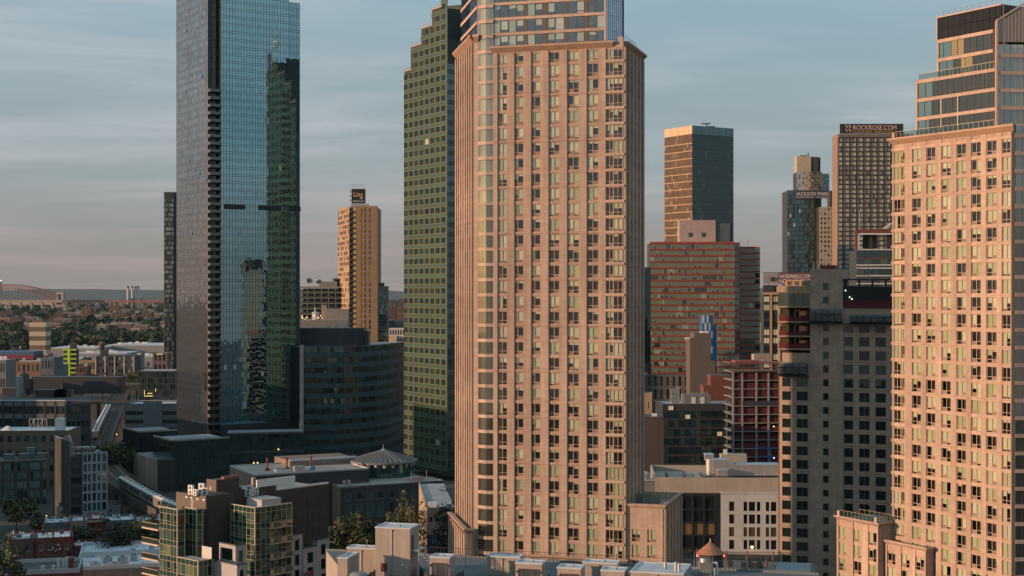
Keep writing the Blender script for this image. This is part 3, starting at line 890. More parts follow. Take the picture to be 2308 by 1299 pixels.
    # dark louvred plant storey on top
    lw = w2; p = Face(th, t2.P, A_, w2)
    DK = glass('plant_louver_panel', (0.022, 0.02, 0.02), (.5, .5, .5), .06)
    n = 11
    for i in range(n):
        for j in range(2):
            p.put('louver_panel', MB().box(0.02, lw / n - .04, -.02 - .01 * j, .1, 0.03, 1.85).mesh('louver_panel', DK), i * lw / n + .02, z2 + 1.9 * j)
    th.part('plant_core', MB().prism(th.rel([go(go(t2.P, A_, .2), A_ + 90, .2), go(go(t2.P, A_, lw + .3), A_ + 90, .2), go(go(t2.P, A_, lw + .3), A_ + 90, 9), go(go(t2.P, A_, .2), A_ + 90, 9)]), z2, z2 + 3.95), METAL_D)
    p.build('coping', MB().box(-.1, lw, -.15, .3, z2 + 3.85, z2 + 4.1).box(-.12, .1, -.12, .3, z2, z2 + 3.85), STONE2)
    mb = MB()
    for i in range(10): mb.bar((1 + i * (lw - 2) / 9, .4, z2 + 4.1), (1 + i * (lw - 2) / 9, .4, z2 + 5.0), .03)
    mb.bar((1, .4, z2 + 5.0), (lw - 1, .4, z2 + 5.0), .035).bar((1, .4, z2 + 4.6), (lw - 1, .4, z2 + 4.6), .025)
    p.build('roof_railing', mb, mat('railing_grey', (.16, .20, .24), .5))
    # glass prow over the corner bay with a raking top
    Q = go(P0, A_, SE); Q2 = go(Q, 4, 5.6); Q3 = go(Q2, 30, 5)
    bay_corner(th, [Q, Q2, Q3], zt0, 116.9, zt0 + .1, name='prow')
    pf = Face(th, Q, 4, 5.6); zp = 117.6
    pf.build('prow_post', MB().box(-.35, .02, -.22, .3, zt0 - .2, zp + 2.9), STONE2)
    mb = MB()
    for i in range(9):
        x0, x1 = .02 + i * .62, .02 + (i + 1) * .62
        mb.face([(x0, -.02, zp - .6), (x1, -.02, zp - .6), (x1, -.02, zp + 2.7 + x1 * .62), (x0, -.02, zp + 2.7 + x0 * .62)], 0)
        mb.box(x0 - .03, x0 + .03, -.08, -.02, zp - .6, zp + 2.7 + x0 * .62, 1)
    mb.box(.02, 5.6, -.07, -.02, zp + 1.2, zp + 1.28, 1)
    pf.build('prow_glass', mb, [glass('prow_brown_glass', (.16, .115, .085), (.85, .85, .85), .12), FRAME_TAN])
    pf.build('prow_core', MB().prism([(.1, .8), (5.6, .8), (5.6, 6), (.1, 6)], 101, [119.6, 122.8, 122.8, 119.6]), INTERIOR)
    mb = MB().prism([(-.2, -.15), (5.7, -.15), (5.7, .3), (-.2, .3)], 119, [120.75, 124.4, 124.4, 120.75]); mb.v[:4] = [(x, y, z2_) for (x, y, _), z2_ in zip(mb.v[:4], (120.4, 124.05, 124.05, 120.4))]
    pf.build('raking_coping', mb, STONE2)
    # ---- terrace block and lower block at the foot
    def foot(name, Pc, left_u, zt, side_len, ncols, rails):
        wl2 = reach(Pc, A_ + 180, left_u); Pl = go(Pc, A_ + 180, wl2)
        ff = Face(th, Pl, A_, wl2); sf = Face(th, Pc, A_ + 90, side_len)
        cw = 2.05; gap = (wl2 - .9 - ncols * cw) / max(1, ncols - 1)
        cl = [(.5 + i * (cw + gap), .5 + i * (cw + gap) + cw) for i in range(ncols)]
        rr = []; z = zt - 3.6
        while z > 3: rr.append((z, z + 2.4)); z -= FL
        ff.build('block_wall', wall_mb(wl2, 1, zt, [(a, b, c, d) for c, d in rr for a, b in cl], .24), STONE)
        e = [0.0] + [x for c in cl for x in c] + [wl2]
        for i in range(0, len(e), 2): ff.build('pier', MB().box(e[i] + .02, e[i + 1] - .02, -.15, 0, 1, zt), STONE)
        for c, d in rr:
            for a, b in cl: apt_window(ff, a, c, b - a, d - c, blind_kinds(.62, 0, 1), flip=R.random() < .4)
        sf.build('block_wall', MB().box(0, side_len, 0, .3, 1, zt), STONE)
        cm = MB(); cornice_run(cm, Pl, A_, wl2, zt, .75, .5, rel, .5, .5); cornice_run(cm, Pc, A_ + 90, side_len, zt, .75, .5, rel, .5, 0)
        th.part('block_cornice', cm, STONE2)
        th.part('block_core', MB().prism(th.rel([go(go(Pl, A_, .3), A_ + 90, 1.2), go(go(Pc, A_, -.3), A_ + 90, 1.2), go(go(Pc, A_, -.3), A_ + 90, side_len + 4), go(go(Pl, A_, .3), A_ + 90, side_len + 6)]), 1, zt + .3, 0, 1), [INTERIOR, ROOF_GREY])
        return ff, sf, wl2
    Tc = go(P0, A_ - 90, 3.54)
    tf, ts, tw = foot('t', Tc, 1887, 32.0, 3.6, 3, True)
    rail(tf, .9, tw - .9, 32.75, -.1, 9); rail(ts, .7, 3.2, 32.75, .2, 3)
    bk = Face(th, go(tf.P, A_ + 90, 5.5), A_, tw); rail(bk, .2, tw, 32.4, 0, 8)
    for s in (.35, tw - .75): tf.put('parapet_post', MB().box(0, .55, -.35, .25, 0, 1.0).mesh('parapet_post', STONE2), s, 32.7)
    m0 = go(P0, A_, f.s(2106)); Sc = go(m0, A_ - 90, 2.0)
    sf_, ss, sw = foot('s', Sc, 1996, 28.9, 2.1, 3, False)
    return th
make_tower_b()
# ------------------------------------------------------------------ helpers for the other buildings
def punched(face, z0, z1, ncol, nrow, wall, wins, wf=0.55, hf=0.6, depth=0.2, objs=True, m0=0.6, frame=None, nx=1, ny=1, ztop_pad=0.0, cols=None, rows=None, fr=0.06, sill=None, split=None, wallname='wall'):
    """Masonry wall with a grid of openings; each window is a part (objs) or, where tiny, joined."""
    w = face.w
    if cols is None:
        p = (w - 2 * m0) / ncol; cols = [(m0 + p * (i + .5 - wf / 2), m0 + p * (i + .5 + wf / 2)) for i in range(ncol)]
    if rows is None:
        p = (z1 - ztop_pad - z0) / nrow; rows = [(z0 + p * (j + .5 - hf / 2), z0 + p * (j + .5 + hf / 2)) for j in range(nrow)]
    ops = [(a, b, c, d) for c, d in rows for a, b in cols]
    face.build(wallname, wall_mb(w, z0, z1, ops, depth), wall)
    frame = frame or FRAME_DK
    if objs:
        for (a, b, c, d) in ops:
            g = R.choice(wins)
            o = face.put('window', win_mesh(b - a, d - c, [frame, g], nx, ny, fr, g.name, split=split), a, c, depth * .6)
            if sill: put('sill', sill_mesh(b - a, sill), o)
    else:
        mb = MB()
        for (a, b, c, d) in ops:
            e = R.uniform(-.01, .01)
            mb.face([(a, depth * .8, c), (b, depth * .8 + e, c), (b, depth * .8 + e, d), (a, depth * .8, d)], R.randrange(len(wins)))
        face.build('windows', mb, wins, kind='stuff')
_SC = {}
def sill_mesh(w, m):
    k = (round(w, 2), m.name)
    if k not in _SC: _SC[k] = MB().box(-.12, w + .12, -.28, .05, -.18, 0).box(-.1, w + .1, -.18, .05, w * 0 + 0, 0.001).mesh('sill', m)
    return _SC[k]

G_SKY = [glass('tower_glass_teal', (0.012, 0.036, 0.044), (0.45, 0.79, 0.90), 0.54, 0.012), glass('tower_glass_teal_dim', (0.016, 0.036, 0.040), (0.45, 0.77, 0.87), 0.51, 0.012), glass('tower_glass_curtained', (0.05, 0.065, 0.06), (0.50, 0.80, 0.88), 0.48, 0.012)]
G_SKL = [glass('tower_glass_mauve_refl', (0.030, 0.036, 0.040), (0.98, 0.86, 0.85), 0.68, 0.015), glass('tower_glass_mauve_refl_dim', (0.028, 0.032, 0.034), (0.88, 0.80, 0.82), 0.58, 0.015), glass('tower_glass_mauve_refl_curtain', (0.07, 0.07, 0.068), (0.84, 0.78, 0.8), 0.42, 0.015)]  # same glass, tinted mauve to paint the sky reflected in this side
G_DARK = [glass('dark_office_glass', (0.010, 0.022, 0.024), (0.6, 0.9, 0.9), 0.12), glass('dark_office_glass_b', (0.018, 0.026, 0.024), (0.6, 0.9, 0.9), 0.10), glass('office_glass_blinds', (0.05, 0.058, 0.045), (0.7, 0.9, 0.85), 0.10)]
G_GREEN = [glass('green_vision_glass', (0.010, 0.020, 0.020), (0.6, 0.85, 0.9), 0.16), glass('green_vision_glass_b', (0.03, 0.04, 0.03), (0.7, 0.9, 0.9), 0.14)]
G_OLD = [glass('old_window_dark', (0.018, 0.024, 0.026), (0.8, 0.9, 1.0), 0.12), glass('old_window_blue', (0.045, 0.06, 0.065), (0.8, 0.9, 1.0), 0.14), glass('old_window_shade', (0.10, 0.105, 0.09), (0.8, 0.9, 1.0), 0.1)]
MULL = mat('dark_mullion', (0.022, 0.028, 0.030), 0.4)
MULL_L = mat('pale_grey_mullion', (0.30, 0.32, 0.32), 0.4)

# ------------------------------------------------------------------ teal glass skyscraper with corner balconies
def make_glass_tower():
    b = Block('glass_skyscraper', 'soaring teal glass skyscraper with a notched balcony corner mirroring a stepped tower', 'skyscraper', 473.7, 617.5, 398, 676.5)
    w, d = b.w, b.d; nx_, ny_ = 4.75, 2.97; ZT = 216.0; fl = 3.2; zb = 18.0
    xr = b.front.s(651)
    n = int((ZT - zb) / fl)
    rows = []
    for i in range(n): rows += [zb + i * fl, zb + i * fl + .85]
    rows.append(zb + n * fl)
    curtain(b.front, nx_, xr, zb, rows[-1], 24, 0, G_SKY, MULL, rows=rows, weights=(8, 5, 1), jit=.0016, mw=.15, hmw=.12)
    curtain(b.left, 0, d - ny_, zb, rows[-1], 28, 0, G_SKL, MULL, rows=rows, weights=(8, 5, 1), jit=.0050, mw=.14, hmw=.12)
    zr = 200.5; nr = int((zr - zb) / fl); rr = rows[:2 * nr + 1]
    st = Face(b, go(go(b.P, b.ang, xr), b.ang + 90, .5), b.ang, w - xr)
    curtain(st, 0, w - xr, zb, rr[-1], 7, 0, G_SKY, MULL, rows=rr, weights=(8, 5, 1), jit=.0016, mw=.15, hmw=.12)
    b.part('core', MB().prism([b.lpt(nx_, .25)[:2], b.lpt(xr, .25)[:2], b.lpt(xr, d - .3)[:2], b.lpt(.25, d - .3)[:2], b.lpt(.25, ny_)[:2], b.lpt(nx_, ny_)[:2]], 8, rows[-1], 0), mat('tower_core', (.02, .03, .032), .6))
    b.part('side_core', MB().prism([b.lpt(xr, .75)[:2], b.lpt(w - .1, .75)[:2], b.lpt(w - .1, d - 3)[:2], b.lpt(xr, d - 3)[:2]], 8, rr[-1]), MAT['tower_core'])
    b.right.build('side_wall', MB().box(.6, d - 3, -.02, .1, zb, rr[-1]), G_SKY[1])
    # plant-floor louvers
    LV = mat('plant_louver', (.012, .018, .02), .6)
    zl = 109.5
    for a, c in ((498 + 7, 553), (582, 634)):
        s0, s1 = b.front.s(a), b.front.s(c)
        m = max(4, int((s1 - s0) / 1.35))
        me = MB().box(.04, (s1 - s0) / m - .04, -.12, .02, .0, 2.1).mesh('louver', LV)
        for i in range(m): b.front.put('louver', me, s0 + (s1 - s0) * i / m, zl)
    me = MB().box(.04, .84, -.12, .02, 0, 2.1).mesh('louver', LV)
    for i in range(6): st.put('louver', me, .4 + i * .9, zl)
    # notch back walls and balconies
    GW = glass('notch_glass', (.022, .03, .03), (.6, .8, .8), .14)
    nb = Face(b, go(go(b.P, b.ang, 0), b.ang + 90, ny_), b.ang, nx_)
    nb.build('notch_wall', MB().box(.3, nx_, 0, .2, zb - 6, rows[-1]), GW)
    ns = Face(b, go(go(b.P, b.ang, nx_), b.ang + 90, ny_), b.ang - 90, ny_)
    ns.build('notch_wall', MB().box(0, ny_, 0, .1, zb - 6, rows[-1]), mat('notch_panel', (.028, .022, .02), .5))
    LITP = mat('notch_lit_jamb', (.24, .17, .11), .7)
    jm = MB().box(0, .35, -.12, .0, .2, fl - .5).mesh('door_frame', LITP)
    bal = MB()
    bal.box(0, nx_, -ny_, 0, -.28, 0, 0); bal.box(.02, nx_ - .02, -ny_ + .02, -ny_ + .08, 0, 1.05, 1); bal.box(.02, .08, -ny_ + .1, -.1, 0, 1.05, 2)
    bal.box(0, nx_, -ny_, -ny_ + .12, 1.0, 1.1, 0)
    bme = bal.mesh('balcony', [mat('balcony_slab', (.07, .06, .052), .8), glass('balcony_guard', (.03, .04, .04), (.6, .8, .8), .15), mat('balcony_side', (.11, .08, .06), .7)])
    for i in range(-1, n):
        z = zb + i * fl
        if z < 159: nb.put('balcony', bme, 0, z + .4)
        else: nb.put('floor_strip', MB().box(.2, nx_, -.15, 0, 0, .35).mesh('floor_strip', MULL), 0, z)
        if i % 9 != 5: nb.put('door_frame', jm, 2.6, z + .4)
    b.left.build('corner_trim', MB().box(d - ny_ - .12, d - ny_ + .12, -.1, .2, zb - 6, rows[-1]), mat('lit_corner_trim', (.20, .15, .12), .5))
    b.front.build('corner_trim', MB().box(nx_ - .1, nx_ + .1, -.1, .2, zb - 6, rows[-1]), MULL)
    # second, shallow notch with balconies
    b2 = MB().box(0, 3.0, -.75, 0, 0, .25).box(0.03, 2.97, -.75, -.7, .25, 1.2, 1)
    b2m = b2.mesh('balcony', [MULL, glass('balcony_guard_b', (.02, .035, .035), (.55, .8, .8), .2)])
    for i in range(n - 16): b.front.put('balcony', b2m, xr - 2.9, zb + i * fl + .4, 0)
    # opened vents and lit, lowered blinds scattered over the facade
    vm = MB().face([(0, 0, 2.2), (1.2, 0, 2.2), (1.2, -.35, 0), (0, -.35, 0)]).mesh('open_vent', G_SKY[0])
    for i in range(10): b.left.put('open_vent', vm, R.uniform(2, d - 5), zb + fl * R.randrange(20, n - 3) + .85)
    bb = MB().box(.1, 1.3, -.03, 0, 0, 2.2).mesh('white_blind', mat('white_blind', (.45, .47, .47), .8))
    for u, v in ((583, 718), (550, 768), (504, 832), (526, 832), (546, 920), (588, 850)):
        s = b.front.s(u); b.front.put('white_blind', bb, s, zb + fl * round((zz(v, 632) - zb) / fl) + .9)
    bq = MB().box(.1, 1.3, -.02, 0, 0, 2.2).mesh('blue_pane', glass('blue_lit_pane', (.05, .16, .25), (.5, .8, 1), .45))
    for u, v in ((504, 530), (511, 530), (525, 530), (593, 155), (607, 155)):
        b.front.put('blue_pane', bq, b.front.s(u), zb + fl * round((zz(v, 632) - zb) / fl) + .9)
    # ---- podium blocks at the foot
    PG = [glass('podium_glass', (.012, .020, .022), (.6, .8, .85), .22), glass('podium_glass_b', (.020, .026, .026), (.6, .8, .85), .13)]
    ED = mat('podium_roof_edge', (.26, .23, .20), .7)
    def pod(u, Y, uL, uR, v, zlo=0.0, pan=1.5):
        P = pt(u, Y); ww = reach(P, 32, uR); dd = reach(P, 122, uL); z1 = zz(v, Y)
        fr_ = Face(b, P, 32, ww); lf_ = Face(b, go(P, 122, dd), -58, dd)
        nr_ = max(2, int((z1 - zlo) / 2.1))
        curtain(fr_, 0, ww, zlo, z1 - .3, max(2, int(ww / pan)), nr_, PG, MULL, jit=.004)
        curtain(lf_, 0, dd, zlo, z1 - .3, max(2, int(dd / pan)), nr_, PG, MULL, jit=.012, weights=(1, 2))
        q = [go(go(P, 32, .15), 122, .15), go(go(P, 32, ww - .1), 122, .15), go(go(P, 32, ww - .1), 122, dd - .1), go(go(P, 32, .15), 122, dd - .1)]
        b.part('podium', MB().prism(b.rel(q), zlo, z1 - .35, 0, 1), [MULL, ROOF_GREY])
        mb = MB()
        for f, L_ in ((fr_, ww), (lf_, dd)):
            c, s = dirv(f.a)
            p0 = f.at(0); p1 = f.at(L_); p2 = f.at(L_, 0, .7); p3 = f.at(0, 0, .7)
            mb.prism([p0[:2], p1[:2], p2[:2], p3[:2]], z1 - .3, z1 + .35 + .004 * (f is lf_))
        b.part('roof_edge', mb, ED)
        return P, ww, dd, z1
    pod(313, 590, 277, 400, 974)
    pod(386.6, 548, 345, 517, 994)
    # ribbed metal end panel
    P = pt(354, 541); dd = reach(P, 122, 302); lf_ = Face(b, go(P, 122, dd), -58, dd); z1 = zz(1037, 541)
    SL = mat('ribbed_zinc', (.30, .24, .195), .6, var=.3)
    x = 0
    while x < dd - .2:
        ww = R.choice((.5, .7, .9)); lf_.put('cladding_strip', MB().box(0, ww - .06, -R.uniform(.02, .14), .1, 0, z1 - 1).mesh('cladding_strip', SL), x, 1); x += ww
    b.part('podium', MB().prism(b.rel([P, go(P, 32, 7), go(go(P, 32, 7), 122, dd), go(P, 122, dd)]), 0, z1), MULL)
    # two storey glazed base by the curved office block
    P = pt(515, 598); ww = reach(P, 12, 686); f = Face(b, P, 12, ww); z1 = zz(979, 600)
    curtain(f, 0, ww, 1, z1, int(ww / 1.6), 4, PG + [G_DARK[2]], MULL, weights=(4, 3, 1), jit=.006, hmw=.3)
    f.build('roof_edge', MB().box(0, ww, -.15, .4, z1, z1 + .7), mat('podium_coping', (.085, .075, .068), .7))
    f.build('terrace_edge', MB().box(0, ww, -.5, .4, z1 - 7.6, z1 - 7.0), MAT['podium_coping'])
    b.part('podium', MB().prism(b.rel([go(P, 102, .3), go(f.end(), 102, .3), go(f.end(), 102, 16), go(P, 102, 16)]), 0, z1 + .3, 0, 1), [MULL, ROOF_GREY])
    for s, z in ((b.front.w * 0 + 4, 4.2), (5.5, 4.2), (14, 9.5)):
        f.put('wall_lamp', MB().box(0, .35, -.3, 0, 0, .3).mesh('wall_lamp', LAMPO), s + 6, z)
make_glass_tower()

# ------------------------------------------------------------------ green stepped office tower
def make_green_tower():
    b = Block('office_tower', 'stepped green glass office tower with golden mullions behind the pink tan tower', 'tower', 1008, 574, 911, 1075)
    d, w = b.d, b.w; fl = 4.0; z0 = 4.0
    SP = mat('green_spandrel', (0.042, 0.092, 0.072), .35, var=.10, noise=.1, nscale=.8, coat=.3)
    GM = mat('gold_mullion', (0.24, 0.19, 0.09), .45)
    SPT = mat('green_spandrel_shaded', (0.02, 0.06, 0.06), .3, coat=.4)  # teal copy of the green spandrel, this side's shade painted in
    ncol = 8; steps = [(0.0, 162.0)]
    # heights of the stepped shoulder across the sunlit face (s runs from the far end)
    sh = [(0.0, zz(158, 600)), (b.left.s(925.5), zz(104, 597)), (b.left.s(948.5), zz(61, 588)), (b.left.s(972.5), zz(21, 583)), (b.left.s(994), zz(-20, 578))]
    def top_at(s): return [h for a, h in sh if s >= a - .01][-1]
    nr = int((sh[-1][1] - z0) / fl)
    cw = d / ncol
    panel = MB().box(0.05, cw - .05, -.02, .2, 0, 1.55).mesh('spandrel_panel', SP)
    # whole-floor strips: spandrel and mullions
    for j in range(nr + 1):
        z = z0 + j * fl
        a = min((s for s, h in sh if z + 1.6 <= h + .01), default=None)
        if a is None: continue
        b.left.build('spandrel_band', MB().box(a, d, -.03, .25, z, z + 1.55), SP)
        b.left.build('gold_transom', MB().box(a, d, -.12, -.03, z + 1.5, z + 1.62).box(a, d, -.12, -.03, z - .06, z + .06), GM)
    mu = MB()
    for i in range(ncol * 3 + 1):
        s = d * i / (ncol * 3); mu.box(s - .045, s + .045, -.1, .05, z0, top_at(min(s + .05, d)))
    b.left.build('mullions', mu, GM, kind='stuff')
    # narrow solid strips beside every window
    cnt = 0
    pier = MB(); deepg = []
    wmesh = {}
    for g in G_GREEN + [WARMROOM2, BLIND[1]]:
        wmesh[g.name] = win_mesh(cw * .62, 2.25, [MULL, g], 2, 1, .06, 'citi' + g.name)
    strip = MB()
    for j in range(nr):
        z = z0 + j * fl + 1.65
        for i in range(ncol):
            s = i * cw
            if z + 2.3 > top_at(s + .01): continue
            strip.box(s + cw * .64, s + cw, .0, .2, z - .1, z + 2.35)
            g = R.choices(G_GREEN + [WARMROOM2, BLIND[1]], (7, 3, .0, .12))[0]
            b.left.put('window', wmesh[g.name], s + .05, z, .04); cnt += 1
    b.left.build('pilaster_strips', strip, SP, kind='stuff')
    # ledge railings on each step
    rl = MB()
    for (a, h), (a2, _) in zip(sh[:-1], sh[1:]):
        rl.box(a, a2 + .8, -.15, .3, h - .1, h + .35)
        for k in range(6): rl.box(a + (a2 - a) * k / 5 - .04, a + (a2 - a) * k / 5 + .04, 0, .1, h + .35, h + 1.2)
        rl.box(a, a2, 0, .08, h + 1.15, h + 1.25)
    b.left.build('step_railings', rl, mat('rail_pinkish', (.36, .27, .22), .6))
    # shaded side: glass bands, their shade painted teal, with its own steps
    st = [(0.0, zz(133, 575)), (4.6, zz(88, 577)), (9.2, zz(46, 580)), (13.5, 190.0)]
    for (a, h), (a2, _) in zip(st, st[1:] + [(w, 0)]):
        f = Face(b, go(go(b.P, b.ang, a), b.ang + 90, .0 + a * .0), b.ang, a2 - a)
        n = int((h - z0) / fl)
        rows = []
        for i in range(n): rows += [z0 + i * fl, z0 + i * fl + 1.7]
        rows.append(z0 + n * fl)
        curtain(f, 0, a2 - a, z0, rows[-1], max(2, int((a2 - a) / 1.5)), 0, [SPT, G_GREEN[0], G_GREEN[1], WARMROOM2], MULL, rows=rows, spand=0, weights=(0, 8, 4, .02), jit=.004)
    # mass: stacked prisms following both stepped shoulders
    cuts = sorted(sh)
    for k in range(len(sh)):
        a, h = sh[k]; a2 = sh[k + 1][0] if k + 1 < len(sh) else d
        y0, y1 = d - a2, d - a
        b.part('core', MB().prism([b.lpt(.2, max(y0, .25))[:2], b.lpt(w, max(y0, .25))[:2], b.lpt(w, y1 - .05)[:2], b.lpt(.2, y1 - .05)[:2]], 2, h - (20 if k == 4 else .2), 0), mat('green_core', (.02, .03, .025), .6))
    b.part('crown_core', MB().prism([b.lpt(13.6, .3)[:2], b.lpt(w, .3)[:2], b.lpt(w, 14)[:2], b.lpt(4, 14)[:2]], 100, 189), MAT['green_core'])
    # back wall that shows in the mirror tower
    bl = Face(b, go(go(b.P, b.ang, w), b.ang + 90, d), b.ang + 180, w)
    n = int((150 - z0) / fl)
    bl.build('back_wall', MB().box(0, w, -.05, .2, z0, 150), SPT)
    # roof sign: round white letters on a pinkish rack
    t = Thing('roof_sign', 'white rooftop letters on a pinkish rack crowning the green stepped tower', 'sign', (b.P[0] - 5, b.P[1] + 6), z=187.0)
    t.o.location = (b.P[0] - 8.5, b.P[1] + 13, sh[-1][1])
    rk = MB()
    for z in (.3, 1.0, 1.7): rk.box(-.2, 8, -.05, .05, z, z + .18)
    for x in (0, 2.6, 5.2, 7.8): rk.box(x - .1, x + .1, .05, .25, 0, 8)
    o = rk.build('rack', mat('sign_rack', (.36, .26, .2), .6), t.o, rz=radians(-58))
    text('citi', 6.5, t.o, (.3, -.5, 1.6), (radians(90), 0, radians(-58)), mat('sign_white', (.8, .8, .78), .5), extrude=.15)
make_green_tower()

# ------------------------------------------------------------------ tan slab tower with rooftop billboard
def make_linc():
    TAN = mat('ochre_tan_brick', (.31, .195, .105), .85, noise=.12, nscale=.3, stain=.08)
    Y = 825; P = pt(801, Y)
    b = Block('apartment_tower', 'slim ochre tan apartment tower with dark balcony slot and a black billboard on its roof', 'tower', 801, Y, w=12.6, d=22, ang=2)
    zt = zz(468, Y); z0 = 8; fl = 3.0; n = 37
    z0 = zt - n * fl
    rows = [(z0 + i * fl + .35, z0 + i * fl + 2.5) for i in range(n)]
    f = b.front
    cols = [(f.s(a), f.s(c)) for a, c in ((813.5, 817.5), (821.5, 825.5), (831.5, 835.5))]
    punched(f, z0 - 3, zt, 0, 0, TAN, G_OLD[:2] + [BLIND[1]], cols=cols, rows=rows, depth=.3, objs=False)
    for i in range(0, n, 3): f.build('joint', MB().box(0, f.w, -.06, 0, z0 + i * fl, z0 + i * fl + .25), mat('ochre_band', (.30, .19, .10), .85))
    # dark balcony slot between front and sunlit wall
    sw = 3.4
    sf = Face(b, go(b.P, b.ang + 180, sw), b.ang, sw)
    sf.build('slot_wall', MB().box(0, sw, 1.5, 1.7, z0 - 3, zt), mat('slot_dark', (.05, .04, .035), .8))
    bm = MB().box(0.2, sw - .5, -.3, 1.5, 0, .2).box(.2, sw - .5, -.3, -.24, .2, 1.1).mesh('balcony', mat('balcony_rail_dark', (.06, .055, .05), .5))
    for i in range(n): sf.put('balcony', bm, 0, z0 + i * fl)
    # sunlit side wall, with pier, seen at an angle
    Q = go(b.P, b.ang + 180, sw)
    dl = reach(Q, 106, 762); lf = Face(b, go(Q, 106, dl), 106 + 180, dl)
    rows2 = [(z0 + i * fl + .5, z0 + i * fl + 2.4) for i in range(n)]
    cs = [(.5 + k * dl / 8, .5 + k * dl / 8 + dl / 8 * .58) for k in range(8)]
    punched(lf, z0 - 3, zt, 0, 0, TAN, G_OLD[:2] + [BLIND[0]], cols=cs, rows=rows2, depth=.25, objs=False)
    for i in range(n + 1): lf.build('floor_band', MB().box(0, dl, -.18, 0, z0 + i * fl - .25, z0 + i * fl + .15), STONE2)
    q2 = go(Q, 106, dl)
    b.part('core', MB().prism(b.rel([go(Q, b.ang + 90, 1.75), go(b.P, b.ang, .1), go(go(b.P, b.ang, 12.5), 90, .5), go(go(b.P, b.ang, 12.5), 90, 22), go(q2, 20, .5)]), 0, zt - .05, 0, 1), [TAN, ROOF_GREY])
    b.right.build('side_wall', MB().box(0, 22, 0, .3, 0, zt), TAN)
    f.build('parapet', MB().box(0, f.w, .02, .4, zt, zt + .9), TAN); lf.build('parapet', MB().box(0, dl, .02, .4, zt, zt + .9), TAN)
    b.part('sign_base', MB().prism(b.rel([pt(791, 829), pt(832, 829), pt(832, 838), pt(791, 838)]), zt, zt + 2.2), METAL_G)
    # billboard: one thing standing on the roof
    t = Thing('billboard', 'black rooftop billboard with copper and white lettering on a slim tan tower', 'billboard', pt(809, 830), z=zt + 2.2)
    ww, hh = 7.6, 8.6
    t.part('panel', MB().box(-4.0, -4.0 + ww, -.2, .2, .3, hh), mat('sign_black', (.012, .014, .016), .4))
    fr = MB().box(-4.2, -4.0, -.25, .25, 0, hh + .6).box(-4.0 + ww, -3.8 + ww, -.25, .25, 0, hh + .6)
    for x in (-3.5, -1.5, .5, 2.5): fr.box(x - .06, x + .06, -.1, .1, hh, hh + 2.4)
    fr.box(-4.2, 3.8, -.08, .08, hh + 2.3, hh + 2.45).box(-4.2, 3.8, -.08, .08, hh + 1.2, hh + 1.3)
    for z in (1.5, 4, 6.5): fr.box(-5.2, -4.2, -.1, .3, z, z + 1.2)
    t.part('steel_frame', fr, METAL_G)
    cop = mat('copper_letter', (.72, .38, .20), .5, emit=(.9, .45, .22), estr=.06)
    wh = mat('white_letter', (.8, .8, .8), .5, emit=(1, 1, 1), estr=.06)
    text('Linc', 4.0, t.o, (-3.2, -.3, 4.2), (radians(90), 0, 0), cop, width=5.2)
    text('LIC', 1.5, t.o, (.6, -.3, 2.9), (radians(90), 0, 0), wh, width=1.7)
    text('LincLIC.com', 1.25, t.o, (-3.4, -.3, 1.3), (radians(90), 0, 0), wh, width=6.2)
    # glazed wing beside it
    g = Block('apartment_wing', 'lower dark glass wing with pale bands against the slim ochre tower', 'building', 852, 832, w=5.4, d=18, ang=2)
    zt2 = zz(646, 832)
    curtain(g.front, 0, g.w, 0, zt2, 5, 44, G_DARK[:1] + [SKYB], MULL_L, weights=(7, 2), jit=.006, mw=.1, hmw=.2)
    g.core(0, zt2 + .2, MULL, .15); g.lbox('plant_box', .6, 3.2, 2, 8, zt2, zt2 + 2, METAL_D)
SKYB = glass('wing_glass_pale', (.05, .075, .08), (.7, .9, 1), .25)
make_linc()

